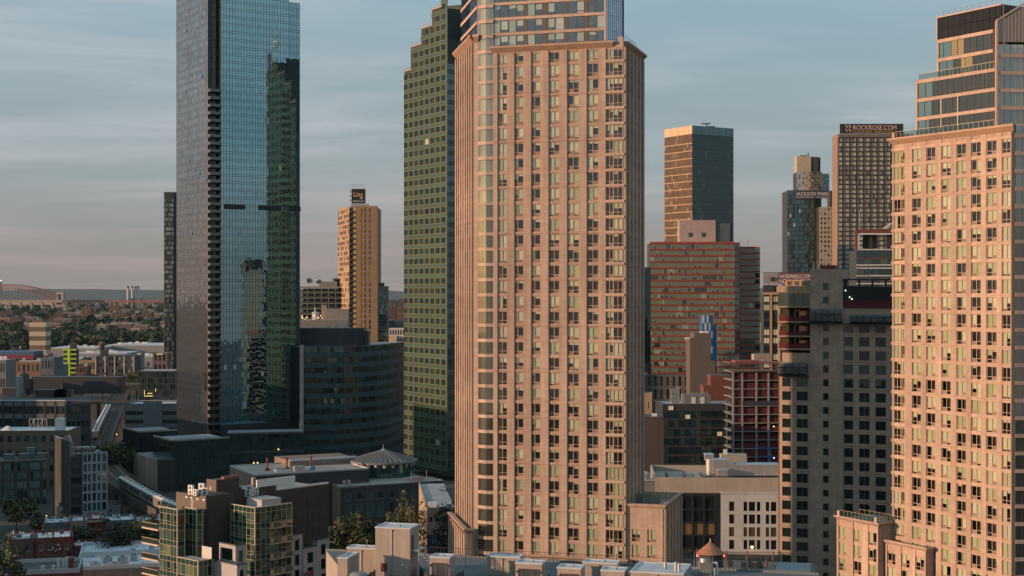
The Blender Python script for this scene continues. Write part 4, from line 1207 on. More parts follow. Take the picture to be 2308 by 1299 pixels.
# ------------------------------------------------------------------ balconied block with roof trees and lit terrace
def make_balcony_block():
    b = Block('apartment_block', 'grey green balconied apartment block with small trees on its roof', 'building', 676, 850, w=25, d=20, ang=1)
    zt = zz(648, 850); CF = mat('grey_concrete_frame', (.20, .20, .18), .85, noise=.15, stain=.1)
    n, fl, nc = 8, 3.1, 6
    b.core(0, zt - .6, mat('balcony_shadow', (.05, .055, .05), .8), .1 + 1.5)
    f = b.front; w = f.w
    for j in range(n + 1):
        f.build('floor_slab', MB().box(0, w, 0, 1.8, zt - j * fl - .35, zt - j * fl), CF)
        f.build('balcony_rail', MB().box(.3, w - .3, .02, .06, zt - j * fl, zt - j * fl + 1.0), glass('rail_glass_grey', (.07, .085, .08), (.8, .9, .9), .15)) if j else None
    pm = MB().box(0, .45, .05, 1.7, zt - n * fl, zt - .36).mesh('column', CF)
    for i in range(nc + 1): f.put('column', pm, i * (w - .45) / nc)
    for j in range(n):
        for i in range(nc):
            k = R.choice(G_OLD); pw = (w - .45) / nc - .6
            f.put('window', win_mesh(pw * .5, 2.0, [MULL_L, k], 2, 1, .06, 'bb' + k.name), .5 + i * (w - .45) / nc + R.choice((.1, pw * .45)), zt - (j + 1) * fl + .1, 1.35)
    b.lbox('roof_slab', 0, w, 0, 20, zt, zt + .6, CF)
    rl = MB()
    for i in range(14): rl.box(i * w / 14, i * w / 14 + .06, .1, .16, zt + .6, zt + 2.4)
    rl.box(0, w, .1, .15, zt + 2.3, zt + 2.4); f.build('railing', rl, METAL_G)
    b.lbox('penthouse', 11, 21, 4, 12, zt + .6, zt + 3.4, CF)
    # amenity terrace building before it, with festoon lights
    c = Block('terrace_building', 'low plaster building with a lit roof terrace before the balconied block', 'building', 675, 760, w=25, d=16, ang=2)
    z1 = zz(722, 760); PL = mat('mauve_plaster', (.26, .23, .22), .9, noise=.1, stain=.15)
    c.core(0, z1, CF, 0.0, mtop=ROOF_GREY)
    c.lbox('plant_room', 13.5, 25, 3, 10, z1, zz(697, 760), PL); c.lbox('plant_room', 11, 13.4, 4, 9, z1, zz(688, 760), STUCCO)
    c.lbox('chiller', 6, 9.4, 4, 7, z1, z1 + 4.2, METAL_W); c.lbox('flue', 7.4, 8, 3.2, 3.8, z1, z1 + 6.5, METAL_W)
    gl = MB()
    for i in range(18): gl.box(i * 25 / 18, i * 25 / 18 + .06, .05, .1, z1, z1 + 1.4)
    c.front.build('railing', gl, METAL_G)
    lm = MB().box(-.12, .12, -.12, .12, 0, .25).mesh('festoon_lamp', LAMPO)
    for i in range(12): c.front.put('festoon_lamp', lm, R.uniform(.5, 12.5), z1 + R.uniform(.4, 2.2), R.uniform(.4, 3))
make_balcony_block()

# ------------------------------------------------------------------ curved dark office block
def make_curved():
    th = Thing('office_building', 'dark glass office building with a curved facade and a pale vertical end fin', 'building', pt(780, 650))
    knots = [(683, 633), (730, 634), (775, 637), (815, 643), (850, 652), (878, 664), (900, 680), (915, 698)]
    pts = [pt(u, Y) for u, Y in knots]
    z1 = zz(783, 634); fl = 4.45; n = 11
    DS = mat('teal_black_spandrel', (.026, .070, .078), .3, coat=.3)
    for (a, c) in zip(pts[:-1], pts[1:]):
        ang = math.degrees(atan2(c[1] - a[1], c[0] - a[0])); w = sqrt((c[0] - a[0]) ** 2 + (c[1] - a[1]) ** 2)
        f = Face(th, a, ang, w)
        rows = []
        for i in range(n): rows += [z1 - (n - i) * fl, z1 - (n - i) * fl + 2.2]
        rows.append(z1)
        curtain(f, 0, w, rows[0], z1, max(2, int(w / 1.35)), 0, [DS] + G_DARK, MULL, rows=rows, spand=0, weights=(0, 5, 5, 4), jit=.012, mw=.12, hmw=.16)
        f.build('ledge', MB().box(0, w, -.35, .05, z1 - 8 * fl - .3, z1 - 8 * fl), mat('ledge_grey', (.09, .10, .10), .5))
        f.build('parapet', MB().box(0, w, -.1, .3, z1, z1 + .5), MAT['ledge_grey'])
    back = [go(pts[-1], 100, 12), go(pts[0], 95, 36)]
    th.part('core', MB().prism(th.rel([(p[0], p[1] + .35) for p in pts] + back), 0, z1 - .1, 0, 1), [MULL, ROOF_GREY])
    P = pt(675.5, 630.5); zf = Face(th, P, 3, 1.55)
    zf.build('end_fin', MB().box(0, 1.55, 0, 3, 13, z1 + 1.0), mat('pale_fin_panel', (.40, .33, .29), .7, noise=.06, joints=(3, 1.5, .03)))
    # plant enclosure of ribbed dark panels
    q = pt(676, 652); pf = Face(th, q, 1.5, reach(q, 1.5, 820)); zp = zz(740, 652)
    DP = mat('charcoal_ribbed_panel', (.03, .03, .032), .6, var=.12)
    m = 24
    me = MB().box(.02, pf.w / m - .02, -.05, .1, z1 - 1, zp).mesh('ribbed_panel', DP)
    for i in range(m): pf.put('ribbed_panel', me, i * pf.w / m)
    th.part('plant_core', MB().prism(th.rel([go(q, 90, .2), go(pf.end(), 90, .2), go(pf.end(), 90, 14), go(q, 90, 14)]), z1 - 1, zp - .1), METAL_D)
    pf.build('coping', MB().box(0, pf.w, -.15, .3, zp, zp + .25), METAL_G)
    for x, w_, h_ in ((11, 2.0, 1.1), (15.5, 1.4, 1.5), (19, .8, 2.2)): pf.build('roof_unit', MB().box(x, x + w_, 3, 4.6, zp, zp + h_), METAL_G)
    e = pt(822, 650); th.part('plant_core', MB().prism(th.rel([e, go(e, 0, 1.6), go(go(e, 0, 1.6), 90, 9), go(e, 90, 9)]), z1, zp - 1.2), MULL)
make_curved()

# ------------------------------------------------------------------ things around the glass tower
def make_left_mid():
    # slim banded tower peeping out behind
    b = Block('apartment_tower', 'slim dark banded tower peeping out behind the teal glass skyscraper', 'tower', 369.5, 980, w=6.4, d=16, ang=3)
    zt = zz(433, 980); fl = 3.2; n = 38
    z0 = zt - 4.4 - n * fl
    rows = []
    for i in range(n): rows += [z0 + i * fl, z0 + i * fl + .9]
    rows.append(z0 + n * fl)
    curtain(b.front, 0, b.w, z0, rows[-1], 6, 0, [MULL, glass('banded_glass', (.10, .125, .10), (.8, .9, .85), .2), glass('banded_glass_dark', (.025, .025, .022), (.8, .9, .85), .1), glass('banded_glass_pale', (.20, .24, .19), (.8, .9, .85), .15)], MULL, rows=rows, spand=0, weights=(0, 4, 4, 3), jit=.006, mw=.1)
    b.front.build('crown_panel', MB().box(0, b.w, -.05, .2, rows[-1], zt), METAL_D)
    b.core(0, zt - .1, METAL_D, .2); b.front.build('edge_strip', MB().box(-.05, .2, -.1, .2, z0, zt), MULL_L)
    b.lbox('side_wall', b.w, b.w + 2.2, 1.0, 15, 0, zt, METAL_D)
    # pale parking structure
    c = Block('parking_garage', 'pale grey parking garage with dark slot openings beside the glass skyscraper', 'garage', 281, 690, w=32, d=22, ang=2)
    z1 = zz(910, 690); GP = mat('pale_grey_panel', (.24, .25, .25), .8, noise=.05, joints=(2.4, 1.0, .02), jcol=.85, stain=.06)
    f = c.front
    xa, xb = f.s(323), f.s(366)
    ops = []
    for k in range(4):
        zt_ = z1 - 3.6 - k * 4.0
        ops += [(0.15, xa, zt_ - 1.9, zt_), (xb, 31.8, zt_ - 1.9, zt_)]
    f.build('wall', wall_mb(f.w, 0, z1, [o for o in ops if o[2] > .5], .5), GP)
    f.build('stair_panel', MB().box(xa + .1, xb - .1, -.35, 0, 0, z1 + 1.2), GP)
    c.core(0, z1 - .9, METAL_D, .5, mtop=ROOF_WHITE)
    c.lbox('parapet', 0, .4, .5, 22, z1 - 3, z1, GP); c.lbox('parapet', 0, 32, 21.6, 22, z1 - 3, z1, GP)
    c.left.build('wall', MB().box(0, 22, 0, .3, 0, z1), GP)
    c.lbox('stair_house', 24, 28, 4, 8, z1 - .9, z1 + 2.6, METAL_W)
    # grid glass building with a lit opening
    g = Block('glass_building', 'grey gridded glass building with a yellow lit opening beside the rail viaduct', 'building', 314, 770, w=26, d=18, ang=3)
    z2 = zz(838, 770)
    curtain(g.front, 0, 26, 0, z2, 18, 10, [glass('grid_glass', (.035, .05, .048), (.7, .85, .85), .18), glass('grid_glass_b', (.05, .065, .06), (.7, .85, .85), .15), G_DARK[0]], mat('grid_mullion', (.11, .12, .115), .5), weights=(4, 3, 3), mw=.16, hmw=.14)
    g.core(0, z2 + .3, MULL, .2, mtop=ROOF_GREY)
    for x, z, w_, h_ in ((2.6, z2 - 12.4, .25, 2.6), (8.4, z2 - 10.5, .25, 1.6), (2.8, z2 - 13, 4.2, .3), (4.2, z2 - 11.6, 2.6, .3)):
        g.front.build('lit_edge', MB().box(x, x + w_, -.12, .1, z, z + h_), mat('lit_edge_yellow', (1, .8, .3), .5, emit=(1, .78, .22), estr=.8))
    # pink apartment by the viaduct
    k = Block('apartment_block', 'mauve brick walk-up with tall dark windows behind the gridded glass building', 'building', 344, 900, w=9, d=10, ang=2)
    z3 = zz(795, 900); punched(k.front, 0, z3, 3, 6, mat('mauve_brick', (.16, .11, .10), .9, noise=.15), G_OLD[:2], objs=False); k.core(0, z3 - .2, METAL_D, .3, mtop=ROOF_GREY); k.left.build('wall', MB().box(0, 10, 0, .2, 0, z3), MAT['mauve_brick'])
    k.front.build('lit_sill', MB().box(2.5, 6, -.1, .1, z3 - 1.1, z3 - .85), MAT['lit_edge_yellow'])
make_left_mid()

# ------------------------------------------------------------------ dark brick school with rotunda
def make_school():
    DB = mat('black_brown_brick', (.050, .046, .045), .85, noise=.18, nscale=.4, joints=(1.2, .4, .03), jcol=.75)
    b = Block('school_building', 'low black brick hall with a broad tan gravel roof and red vent pipes', 'building', 573, 420, 517.5, 832, ang=27)
    z = zz(1071, 420)
    b.front.build('wall', MB().box(0, b.w, 0, .3, 0, z - .26), DB); b.left.build('wall', MB().box(0, b.d, 0, .3, 0, z - .26), BRICK_BR)
    b.core(0, z - .5, DB, .2); b.roof(z - .2, mat('white_coping', (.42, .38, .35), .7), ROOF_TAN, ph=.35)
    b.lbox('skylight_curb', 8, 17, 4.5, 6.6, z - .2, z + .5, METAL_W); b.lbox('skylight', 8.4, 16.6, 4.8, 6.3, z + .5, z + .62, METAL_D)
    b.lbox('duct', 13, 16, 2.6, 4.2, z - .2, z + 1.5, METAL_G); b.lbox('tarp', 18.5, 20, 4.6, 5.8, z - .2, z + .9, mat('blue_tarp', (.05, .25, .36), .6))
    for x in (7, 13.0, 20.5):
        o = b.part('vent_pipe', MB().cone(*b.lpt(x, 10)[:2], z - .2, z + 3.0, .28, .28, 10).cone(*b.lpt(x, 10)[:2], z + 3.0, z + 3.4, .4, .4, 10).cone(*b.lpt(x, 10)[:2], z - .2, z + .5, .8, .7, 10), mat('oxide_red', (.16, .035, .03), .7))
    rl = MB()
    for i in range(22):
        p = b.lpt(6 + i * 1.1, 14); rl.bar((p[0], p[1], z), (p[0], p[1], z + 1.1), .03)
    rl.bar((*b.lpt(6, 14)[:2], z + 1.1), (*b.lpt(29, 14)[:2], z + 1.1), .035); b.part('railing', rl, METAL_G)
    b.lbox('raised_roof', 16, b.w + 2, 16, b.d + 6, 2, z + 1.4, BRICK_BR); b.lbox('raised_coping', 16, b.w + 2, 16, 16.4, z + 1.4, z + 2.0, METAL_W)
    # windowed wing
    c = Block('school_wing', 'black brick wing with square teal windows under a domed glass drum', 'building', 767, 424.6, 743, 998, ang=27)
    z1 = zz(1098, 424.6)
    cols = [(1.0 + i * (c.w - 2) / 9 + .5, 1.0 + i * (c.w - 2) / 9 + 2.6) for i in range(9)]
    TW = [glass('school_window_teal', (.03, .075, .075), (.7, 1, 1), .2), glass('school_window_dark', (.012, .018, .02), (.7, 1, 1), .12), glass('school_window_shade', (.05, .08, .08), (.7, 1, 1), .15)]
    punched(c.front, 0, z1, 0, 0, DB, TW, cols=cols, rows=[(z1 - 4.2, z1 - 2.0), (z1 - 9.2, z1 - 5.4), (z1 - 14, z1 - 11)], frame=mat('grey_window_frame', (.16, .17, .18), .5), fr=.16, depth=.25, nx=1)
    c.left.build('wall', MB().box(0, c.d, 0, .3, 0, z1), BRICK_BR)
    c.core(0, z1 - .5, DB, .25); c.roof(z1 - .2, MAT['white_coping'], ROOF_TAN, ph=.3)
    c.lbox('connecting_block', 1.5, c.w - 1, c.d, c.d + 20, 0, z1 - .3, ROOF_TAN)
    for x in (1.5, 3.0): c.lbox('roof_unit', x, x + .7, 1.2, 1.9, z1 - .2, z1 + 1.6, METAL_G)
    rl = MB()
    for i in range(9):
        p = c.lpt(.8 + i * .9, .5); rl.bar((p[0], p[1], z1), (p[0], p[1], z1 + 1.1), .035)
    rl.bar((*c.lpt(.8, .5)[:2], z1 + 1.1), (*c.lpt(8, .5)[:2], z1 + 1.1), .035); c.part('railing', rl, METAL_G)
    for x in (c.w - 9, c.w - 4): c.part('lamp_post', MB().bar((*c.lpt(x, 3)[:2], z1), (*c.lpt(x, 3)[:2], z1 + 3), .07, seg=6), METAL_G)
    c.lbox('parapet_box', c.w - 9, c.w - 4.5, 3.2, 4.4, z1 - .2, z1 + .9, STONE2)
    # glass drum with conical ribbed roof
    ctr = pt(864, 452); r = 10.0
    d_ = Thing('rotunda', 'round glass drum with a low ribbed conical roof on the black brick wing', 'rotunda', ctr, z=z1 - .3)
    zb, ze, za = 0, zz(1040, 452) - z1 + .3, zz(1014, 452) - z1 + .3
    dg = MB(); ns = 48
    for k in range(ns):
        a0, a1 = 2 * pi * k / ns, 2 * pi * (k + 1) / ns; rr = r * .92
        dg.face([(rr * cos(a0), rr * sin(a0), 0), (rr * cos(a1), rr * sin(a1), 0), (rr * cos(a1), rr * sin(a1), ze), (rr * cos(a0), rr * sin(a0), ze)], 0)
        dg.bar((rr * cos(a0), rr * sin(a0), 0), (rr * cos(a0), rr * sin(a0), ze), .07, 1)
    d_.part('glass_drum', dg, [glass('drum_glass', (.02, .05, .05), (.6, .9, .9), .14), MULL])
    d_.part('base_ring', MB().cone(0, 0, 0, .4, r * .97, r * .97, 48), MAT['white_coping'])
    d_.part('eave_ring', MB().cone(0, 0, ze, ze + .55, r * 1.03, r * 1.05, 48), mat('eave_grey', (.20, .21, .21), .5))
    cn = MB(); seg = 36
    for k in range(seg):
        a0, a1 = 2 * pi * k / seg, 2 * pi * (k + 1) / seg
        cn.face([(r * cos(a0), r * sin(a0), ze + .56), (r * cos(a1), r * sin(a1), ze + .56), (.35 * cos(a1), .35 * sin(a1), za), (.35 * cos(a0), .35 * sin(a0), za)])
    d_.part('conical_roof', cn, mat('standing_seam_zinc', (.075, .075, .07), .5, noise=.2))
    rb = MB().bar((0, -.0, .12), (r, 0, ze + .6 - za + .12), .08)
    for k in range(seg):
        a0 = 2 * pi * k / seg
        o = MB().bar((.3 * cos(a0), .3 * sin(a0), za + .08), (r * cos(a0), r * sin(a0), ze + .64), .07); d_.part('roof_rib', o, mat('rib_grey', (.30, .27, .25), .5))
    d_.part('finial', MB().bar((0, 0, za), (0, 0, za + 1.6), .09, seg=6).cone(0, 0, za - .1, za + .3, .7, .4, 10), METAL_G)
    for k in range(3, 24, 2):
        a0 = 2 * pi * (k + 24) / ns; rr = r * .97
        d_.part('triangle_bracket', MB().prism([(rr * cos(a0 - .06), rr * sin(a0 - .06)), (rr * 1.03 * cos(a0), rr * 1.03 * sin(a0)), (rr * cos(a0 + .06), rr * sin(a0 + .06))], ze - 1.0, ze), MAT['rib_grey'])
make_school()
# ------------------------------------------------------------------ brown brick tower still under construction
def make_brick_tower():
    BRICK_BR = mat('tower_brown_brick', (.45, .335, .255), .88, noise=.18, nscale=.3, joints=(1.1, .35, .03), jcol=.8, stain=.15)
    A_ = -20.5; P = pt(1754.5, 331)
    th = Thing('brick_tower', 'brown brick tower in shade, upper floors unfinished behind netting', 'tower', (70, 330))
    w = reach(P, A_, 2030); f = Face(th, P, A_, w); Yc = P[1]
    fl = 3.08; zt_win = zz(882, 330)
    BW = [glass('dark_square_window', (.008, .011, .011), (.7, .9, .9), .055), glass('dark_square_window_b', (.010, .018, .018), (.6, .9, .9), .075)]
    cols = [(f.s(a), f.s(b)) for a, b in ((1763, 1783), (1795, 1821), (1855, 1868), (1902, 1923), (1936, 1960), (1973, 1997))]
    ztop = zz(694, Yc); zcore = zz(607, Yc - 4)
    nrow = 28; z_first = zt_win - fl * 25
    rows = []
    for j in range(nrow + 8):
        zb = 2.2 + ((zt_win - 2.1 - 2.2) % fl) + j * fl
        rows.append((zb, zb + 2.1))
    FR = mat('grey_brown_frame', (.13, .115, .10), .6)
    ops = []
    xs_l = f.s(1826); xs_r = f.s(1900)
    zl_top = zz(795, Yc)                                   # sheet of brick beside the open floors ends here
    for zb, zt in rows:
        for i, (a, b) in enumerate(cols):
            hb, ht = (zb, zt) if i != 2 else (zb + .25, zt - .25)
            lim = zl_top if i < 2 else (zcore if i == 2 else ztop)
            if ht < lim - .5: ops.append((a, b, hb, ht, i))
    left_ops = [o[:4] for o in ops if o[4] < 2]; mid_ops = [o[:4] for o in ops if o[4] == 2]; right_ops = [o[:4] for o in ops if o[4] > 2]
    f.build('wall', wall_mb(xs_l, 1, zl_top, left_ops, .22), BRICK_BR)
    mid = Face(th, go(P, A_ - 90, .18), A_, w)
    mid.build('stair_core_wall', wall_mb(xs_r, 1, zcore, mid_ops, .3, s0=xs_l), BRICK_BR)
    f.build('wall', wall_mb(w, 1, ztop, right_ops, .22, s0=xs_r), BRICK_BR)
    for (a, b, c, d, i) in ops:
        g = R.choice(BW)
        ff = mid if i == 2 else f
        ff.put('window', win_mesh(b - a, d - c, [FR, g], 2 if i in (1, 4) else 1, 1, .11, 'bk' + g.name), a, c, .12)
    jl = MB().box(0, w, -.04, .0, 0, .06).mesh('movement_joint', mat('brick_joint_dark', (.09, .065, .05), .9))
    for j in range(2, 26, 2):
        z = rows[j][0] - .55
        if z < zl_top: f.put('movement_joint', jl, 0, z)
    # end wall, sunlit orange painted into its brick, and open floors near the top
    el = Face(th, go(P, A_ + 90, 16), A_ - 90, 16)
    el.build('end_wall', MB().box(0, 16, 0, .3, 1, zl_top), mat('brick_sun_orange', (.34, .19, .10), .9, noise=.15, joints=(1.0, .35, .03)))
    el.build('end_wall', MB().box(14.6, 16, 0, .3, zl_top, zz(690, Yc)), MAT['brick_sun_orange'])
    SLAB = mat('raw_slab_edge', (.34, .24, .16), .9, noise=.2)
    REDM = mat('red_safety_mesh', (.10, .016, .019), .9, noise=.3, nscale=2)
    DKI = mat('open_floor_dark', (.05, .035, .025), .95)
    zs = [zz(v, Yc) for v in (690, 724, 756, 785)]
    th.part('core', MB().prism(th.rel([go(go(P, A_, .3), A_ + 90, .45), go(go(P, A_, w - .2), A_ + 90, .45), go(go(P, A_, w - .2), A_ + 90, 20), go(go(P, A_, .3), A_ + 90, 20)]), 0, zl_top), DKI)
    th.part('upper_core', MB().prism(th.rel([go(go(P, A_, .3), A_ + 90, 3), go(go(P, A_, w - .2), A_ + 90, .6), go(go(P, A_, w - .2), A_ + 90, 16), go(go(P, A_, .3), A_ + 90, 16)]), zl_top, zs[0] + .2), DKI)
    th.part('stair_core', MB().prism(th.rel([go(go(P, A_, xs_l + .05), A_ - 90, -.14), go(go(P, A_, xs_r - .05), A_ - 90, -.14), go(go(P, A_, xs_r), A_ + 90, 9), go(go(P, A_, xs_l), A_ + 90, 9)]), zl_top - 3, zcore - .05), BRICK_BR)
    for k, z in enumerate(zs):
        f.build('floor_slab', MB().box(-.2, xs_l, -.5, 3, z - .35, z), SLAB)
        if k: 
            f.build('safety_mesh', MB().face([(.2, -.42, z), (xs_l - .3, -.42, z), (xs_l - .3, -.4, z + R.uniform(1.1, 1.6)), (xs_l * .5, -.36, z + R.uniform(.7, 1.0)), (.2, -.42, z + R.uniform(1.2, 1.7))]), REDM)
            f.build('door_frame', MB().box(3.6, 3.75, .3, .5, z, z + 2.5).box(4.7, 4.85, .3, .5, z, z + 2.5).box(3.6, 4.85, .3, .5, z + 2.4, z + 2.55), SLAB)
    f.build('column', MB().box(-.1, .45, -.3, .4, zl_top - 2, zs[0]), SLAB)
    # glazed top floor with a thick slab roof
    zg0, zg1 = zs[0], zz(659, Yc)
    n = 7
    for i in range(n):
        f.put('glass_panel', MB().box(.03, xs_l / n - .03, -.3, -.22, 0, zg1 - zg0 - .1).mesh('glass_panel', R.choice(G_DARK)), i * xs_l / n, zg0 + .05)
    f.build('roof_slab', MB().box(-.3, xs_l, -.6, 5, zg1, zz(645, Yc)), SLAB); 
    f.build('penthouse', MB().box(1.2, xs_l, 2.0, 7, zz(645, Yc), zz(632, Yc)), mat('lit_frame_orange', (.42, .25, .12), .8))
    for i in range(4): f.put('window', win_mesh(1.1, 1.1, [SLAB, G_DARK[0]], 2, 1, .1, 'pent'), 1.6 + i * 1.6, zz(645, Yc) + .1, 1.9)
    # wrapped swing-stage netting
    NET = mat('grey_debris_net', (.105, .105, .10), .95, noise=.35, nscale=1.2, bump=.6, bscale=3)
    NETD = mat('black_net_seam', (.02, .02, .02), .9)
    def net(a, b, z0, z1, n):
        s0, s1 = f.s(a), f.s(b); st = (s1 - s0) / n
        for i in range(n):
            e = R.uniform(-.1, .1); mb = MB()
            prof = [(-.6, z0), (-1.5, z0 + .35), (-1.6, (z0 + z1) / 2 + e), (-1.3, z1 - .5 + e), (-.45, z1 + e * .5)]
            for (y0, za), (y1, zb) in zip(prof[:-1], prof[1:]):
                mb.face([(s0 + i * st + .06, y0, za), (s0 + (i + 1) * st - .06, y0, za), (s0 + (i + 1) * st - .06, y1, zb), (s0 + i * st + .06, y1, zb)])
            for x in (s0 + i * st + .06, s0 + (i + 1) * st - .06): mb.face([(x, y, z) for y, z in prof] + [(x, -.25, z1), (x, -.25, z0)])
            f.build('net_panel', mb, NET)
        f.build('platform', MB().box(s0 - .3, s1 + .3, -1.6, -.3, z0 - .25, z0).box(s0 - .2, s1 + .2, -1.68, -1.6, (z0 + z1) / 2 + .3, (z0 + z1) / 2 + .45), NETD)
    net(1826, 1898, zz(727, Yc - 3), zz(697, Yc - 3), 5); net(1916, 2012, zz(729, Yc - 6), zz(709, Yc - 6), 6); net(1755, 1820, zz(845, Yc), zz(817, Yc), 4)
    # mesh-wrapped unfinished floors above the brick
    f.build('safety_mesh', MB().face([(xs_r, -.2, ztop), (w, -.2, ztop), (w, -.2, ztop + 1.6), (xs_r, -.2, ztop + 1.7)]), REDM)
    for z in (ztop + 3.1, ztop + 6.2): f.build('floor_slab', MB().box(xs_r, w, 0, 8, z, z + .3), mat('dark_slab', (.05, .048, .045), .9))
    for i in range(5): f.build('column', MB().box(xs_r + .4 + i * (w - xs_r - 1) / 4, xs_r + .8 + i * (w - xs_r - 1) / 4, .5, .9, ztop, ztop + 6.4), MAT['dark_slab'])
    f.build('dark_netting', MB().face([(xs_r, -.1, ztop + 1.7), (w, -.1, ztop + 1.6), (w, -.1, ztop + 4.6), (xs_r, -.1, ztop + 5.0)]), NETD)
    f.build('rebar', MB().bar((xs_r + 1.0, .4, ztop + 6), (xs_r + 1.0, .4, ztop + 12.5), .1).bar((xs_r + 5.5, .4, ztop + 6), (xs_r + 5.5, .4, ztop + 9.5), .1).bar((xs_r + 1, .4, ztop + 9), (xs_r + 5.5, .4, ztop + 8.6), .05).bar((xs_r + 1, .4, ztop + 7.4), (xs_r + 5.5, .4, ztop + 7.2), .05), SLAB)
    lm = MB().box(-.1, .1, -.1, .1, 0, .2).mesh('work_lamp', LAMPW)
    for s, z in ((xs_r + 1.5, ztop + 2.3), (xs_r + .6, ztop + 3.8), (xs_r + 2, ztop + 1.9)): f.put('work_lamp', lm, s, z, -.3)
    mid.build('chimney_block', MB().box(xs_l + 2, xs_r - 1.8, 1, 4, zcore - .1, zcore + .9), BRICK_RED)
    for s in (xs_l + .6, xs_l + 1.5, xs_r - .8): mid.build('pipe', MB().bar((s, 1.2, zcore - .1), (s, 1.2, zcore + 1.8), .12, seg=6), METAL_W)
make_brick_tower()

# ------------------------------------------------------------------ red banded office building
def make_red_bands():
    b = Block('office_building', 'broad office building with bright red spandrel bands and ribbon windows', 'building', 1465, 950, w=reach(pt(1465, 950), 0, 1656), d=24, ang=0)
    zt = zz(547, 950); fl = 4.0; n = 22
    RED = mat('red_terracotta', (.30, .052, .03), .6, noise=.15, nscale=.5, var=.1)
    RB = [mat('ribbon_blind_olive', (.215, .225, .14), .5, coat=.3), mat('ribbon_blind_pale', (.40, .39, .27), .5, coat=.5), glass('ribbon_dark', (.02, .022, .02), (.8, .9, .9), .15), mat('ribbon_blind_grey', (.19, .21, .14), .5, coat=.3)]
    MU = mat('ribbon_mullion', (.05, .045, .04), .5)
    def bands(f, w, ztop, n, weights, cw=1.28):
        m = int(w / cw); me = MB().box(0, w, -.25, .1, 0, 1.15)
        for i in range(m): me.box(i * w / m + .05, (i + 1) * w / m - .3, -.36, -.25, .1, 1.05)
        bm = me.mesh('spandrel_band', RED)
        mb = MB(); mm = MB()
        for j in range(n):
            z = ztop - 1.2 - j * fl
            f.put('spandrel_band', bm, 0, z)
            i = 0
            while i < m:
                k = R.choices((0, 1, 2, 3), weights)[0]
                for _ in range(R.randrange(1, 4)):
                    if i >= m: break
                    e = R.uniform(-.008, .008); x0, x1 = i * w / m, (i + 1) * w / m
                    zb, zt_ = z - (fl - 1.15), z
                    if k != 2 and R.random() < .16:
                        q = zb + R.uniform(.3, 1.6); mb.face([(x0, 0, zb), (x1, e, zb), (x1, e, q), (x0, 0, q)], 2); zb = q
                    mb.face([(x0, 0, zb), (x1, e, zb), (x1, e, zt_), (x0, 0, zt_)], k); i += 1
        for i in range(m + 1): mm.box(i * w / m - .06, i * w / m + .06, -.12, 0, ztop - n * fl, ztop)
        f.build('ribbon_panes', mb, RB, kind='stuff'); f.build('mullions', mm, MU, kind='stuff')
    bands(b.front, b.w, zt, n, (6, .8, .9, 4))
    b.core(0, zt - .2, MU, .3, mtop=ROOF_GREY)
    b.right.build('side_wall', MB().box(0, 24, -.02, .2, 0, zt), MU)
    # stepped back wing
    P = pt(1668, 962); c = Face(b, P, 2, reach(P, 2, 1702)); zt2 = zz(556, 962)
    bands(c, c.w, zt2, n, (.4, .2, 8, .6))
    e = Face(b, c.end(), -50, 4.0)
    for j in range(n):
        e.put('oriel_spandrel', MB().box(0, 4, -.1, .3, 0, 1.2).mesh('oriel_spandrel', RED), 0, zt2 - 1.2 - j * fl)
        e.put('oriel_pane', MB().box(0.1, 3.9, -.05, .3, 0, 2.7).mesh('oriel_pane', RB[1] if R.random() < .7 else RB[2]), 0, zt2 - j * fl - 4.0)
    s = Face(b, b.front.end(), 20, 3.6)
    for j in range(n):
        s.put('oriel_pane', MB().box(.1, 3.5, 0, .3, 0, 2.7).mesh('oriel_pane', RB[2] if R.random() < .8 else RB[0]), 0, zt - j * fl - 4.0)
        s.put('oriel_spandrel', MB().box(0, 3.6, -.1, .3, 0, 1.2).mesh('oriel_spandrel', RED), 0, zt - 1.2 - j * fl)
    b.part('wing_core', MB().prism(b.rel([go(P, 90, .3), go(c.end(), 90, .3), go(go(P, 2, c.w + 2), 90, 20), go(P, 90, 20)]), 0, zt2, 0, 1), [MU, ROOF_GREY])
    b.front.build('parapet', MB().box(0, b.w, .05, .5, zt - .1, zt + .5), RED)
    PK = mat('pink_stone_panel', (.42, .30, .25), .85, noise=.08, joints=(1.9, 1.1, .03))
    for a, c2, v, Y in ((1531, 1613, 496.5, 958), (1622, 1645, 504, 964)):
        p = pt(a, Y); w_ = reach(p, 0, c2); f2 = Face(b, p, 0, w_); zz_ = zz(v, Y)
        f2.build('penthouse_wall', MB().box(0, w_, 0, 10, zt - .1, zz_), PK)
        f2.build('penthouse_return', MB().box(w_ + .02, w_ + 2.2, .6, 9, zt - .1, zz_ - .2), mat('teal_shadow_metal', (.035, .075, .085), .6))
        if w_ > 12:
            for u in (1552, 1581.5): f2.put('window', win_mesh(2.7, 2.8, [METAL_D, G_DARK[0]], 1, 1, .1, 'ph'), f2.s(u), zz(534.5, Y), -.08)
            for u, h in ((1537, 3), (1545, 2.4), (1562, 3), (1580, 2.4), (1583.5, 6)): f2.build('mast', MB().bar((f2.s(u), 3, zz_), (f2.s(u), 3, zz_ + h), .08), METAL_G)
    for u in (1668, 1684):
        p = pt(u, 965); o = MB().bar((0, 0, 0), (0, 0, 3.4), .12).bar((0, 0, 3.3), (1.5, 0, 3.6), .12); o.build('davit', METAL_D, b.o, b.loc(p, zt2))
make_red_bands()

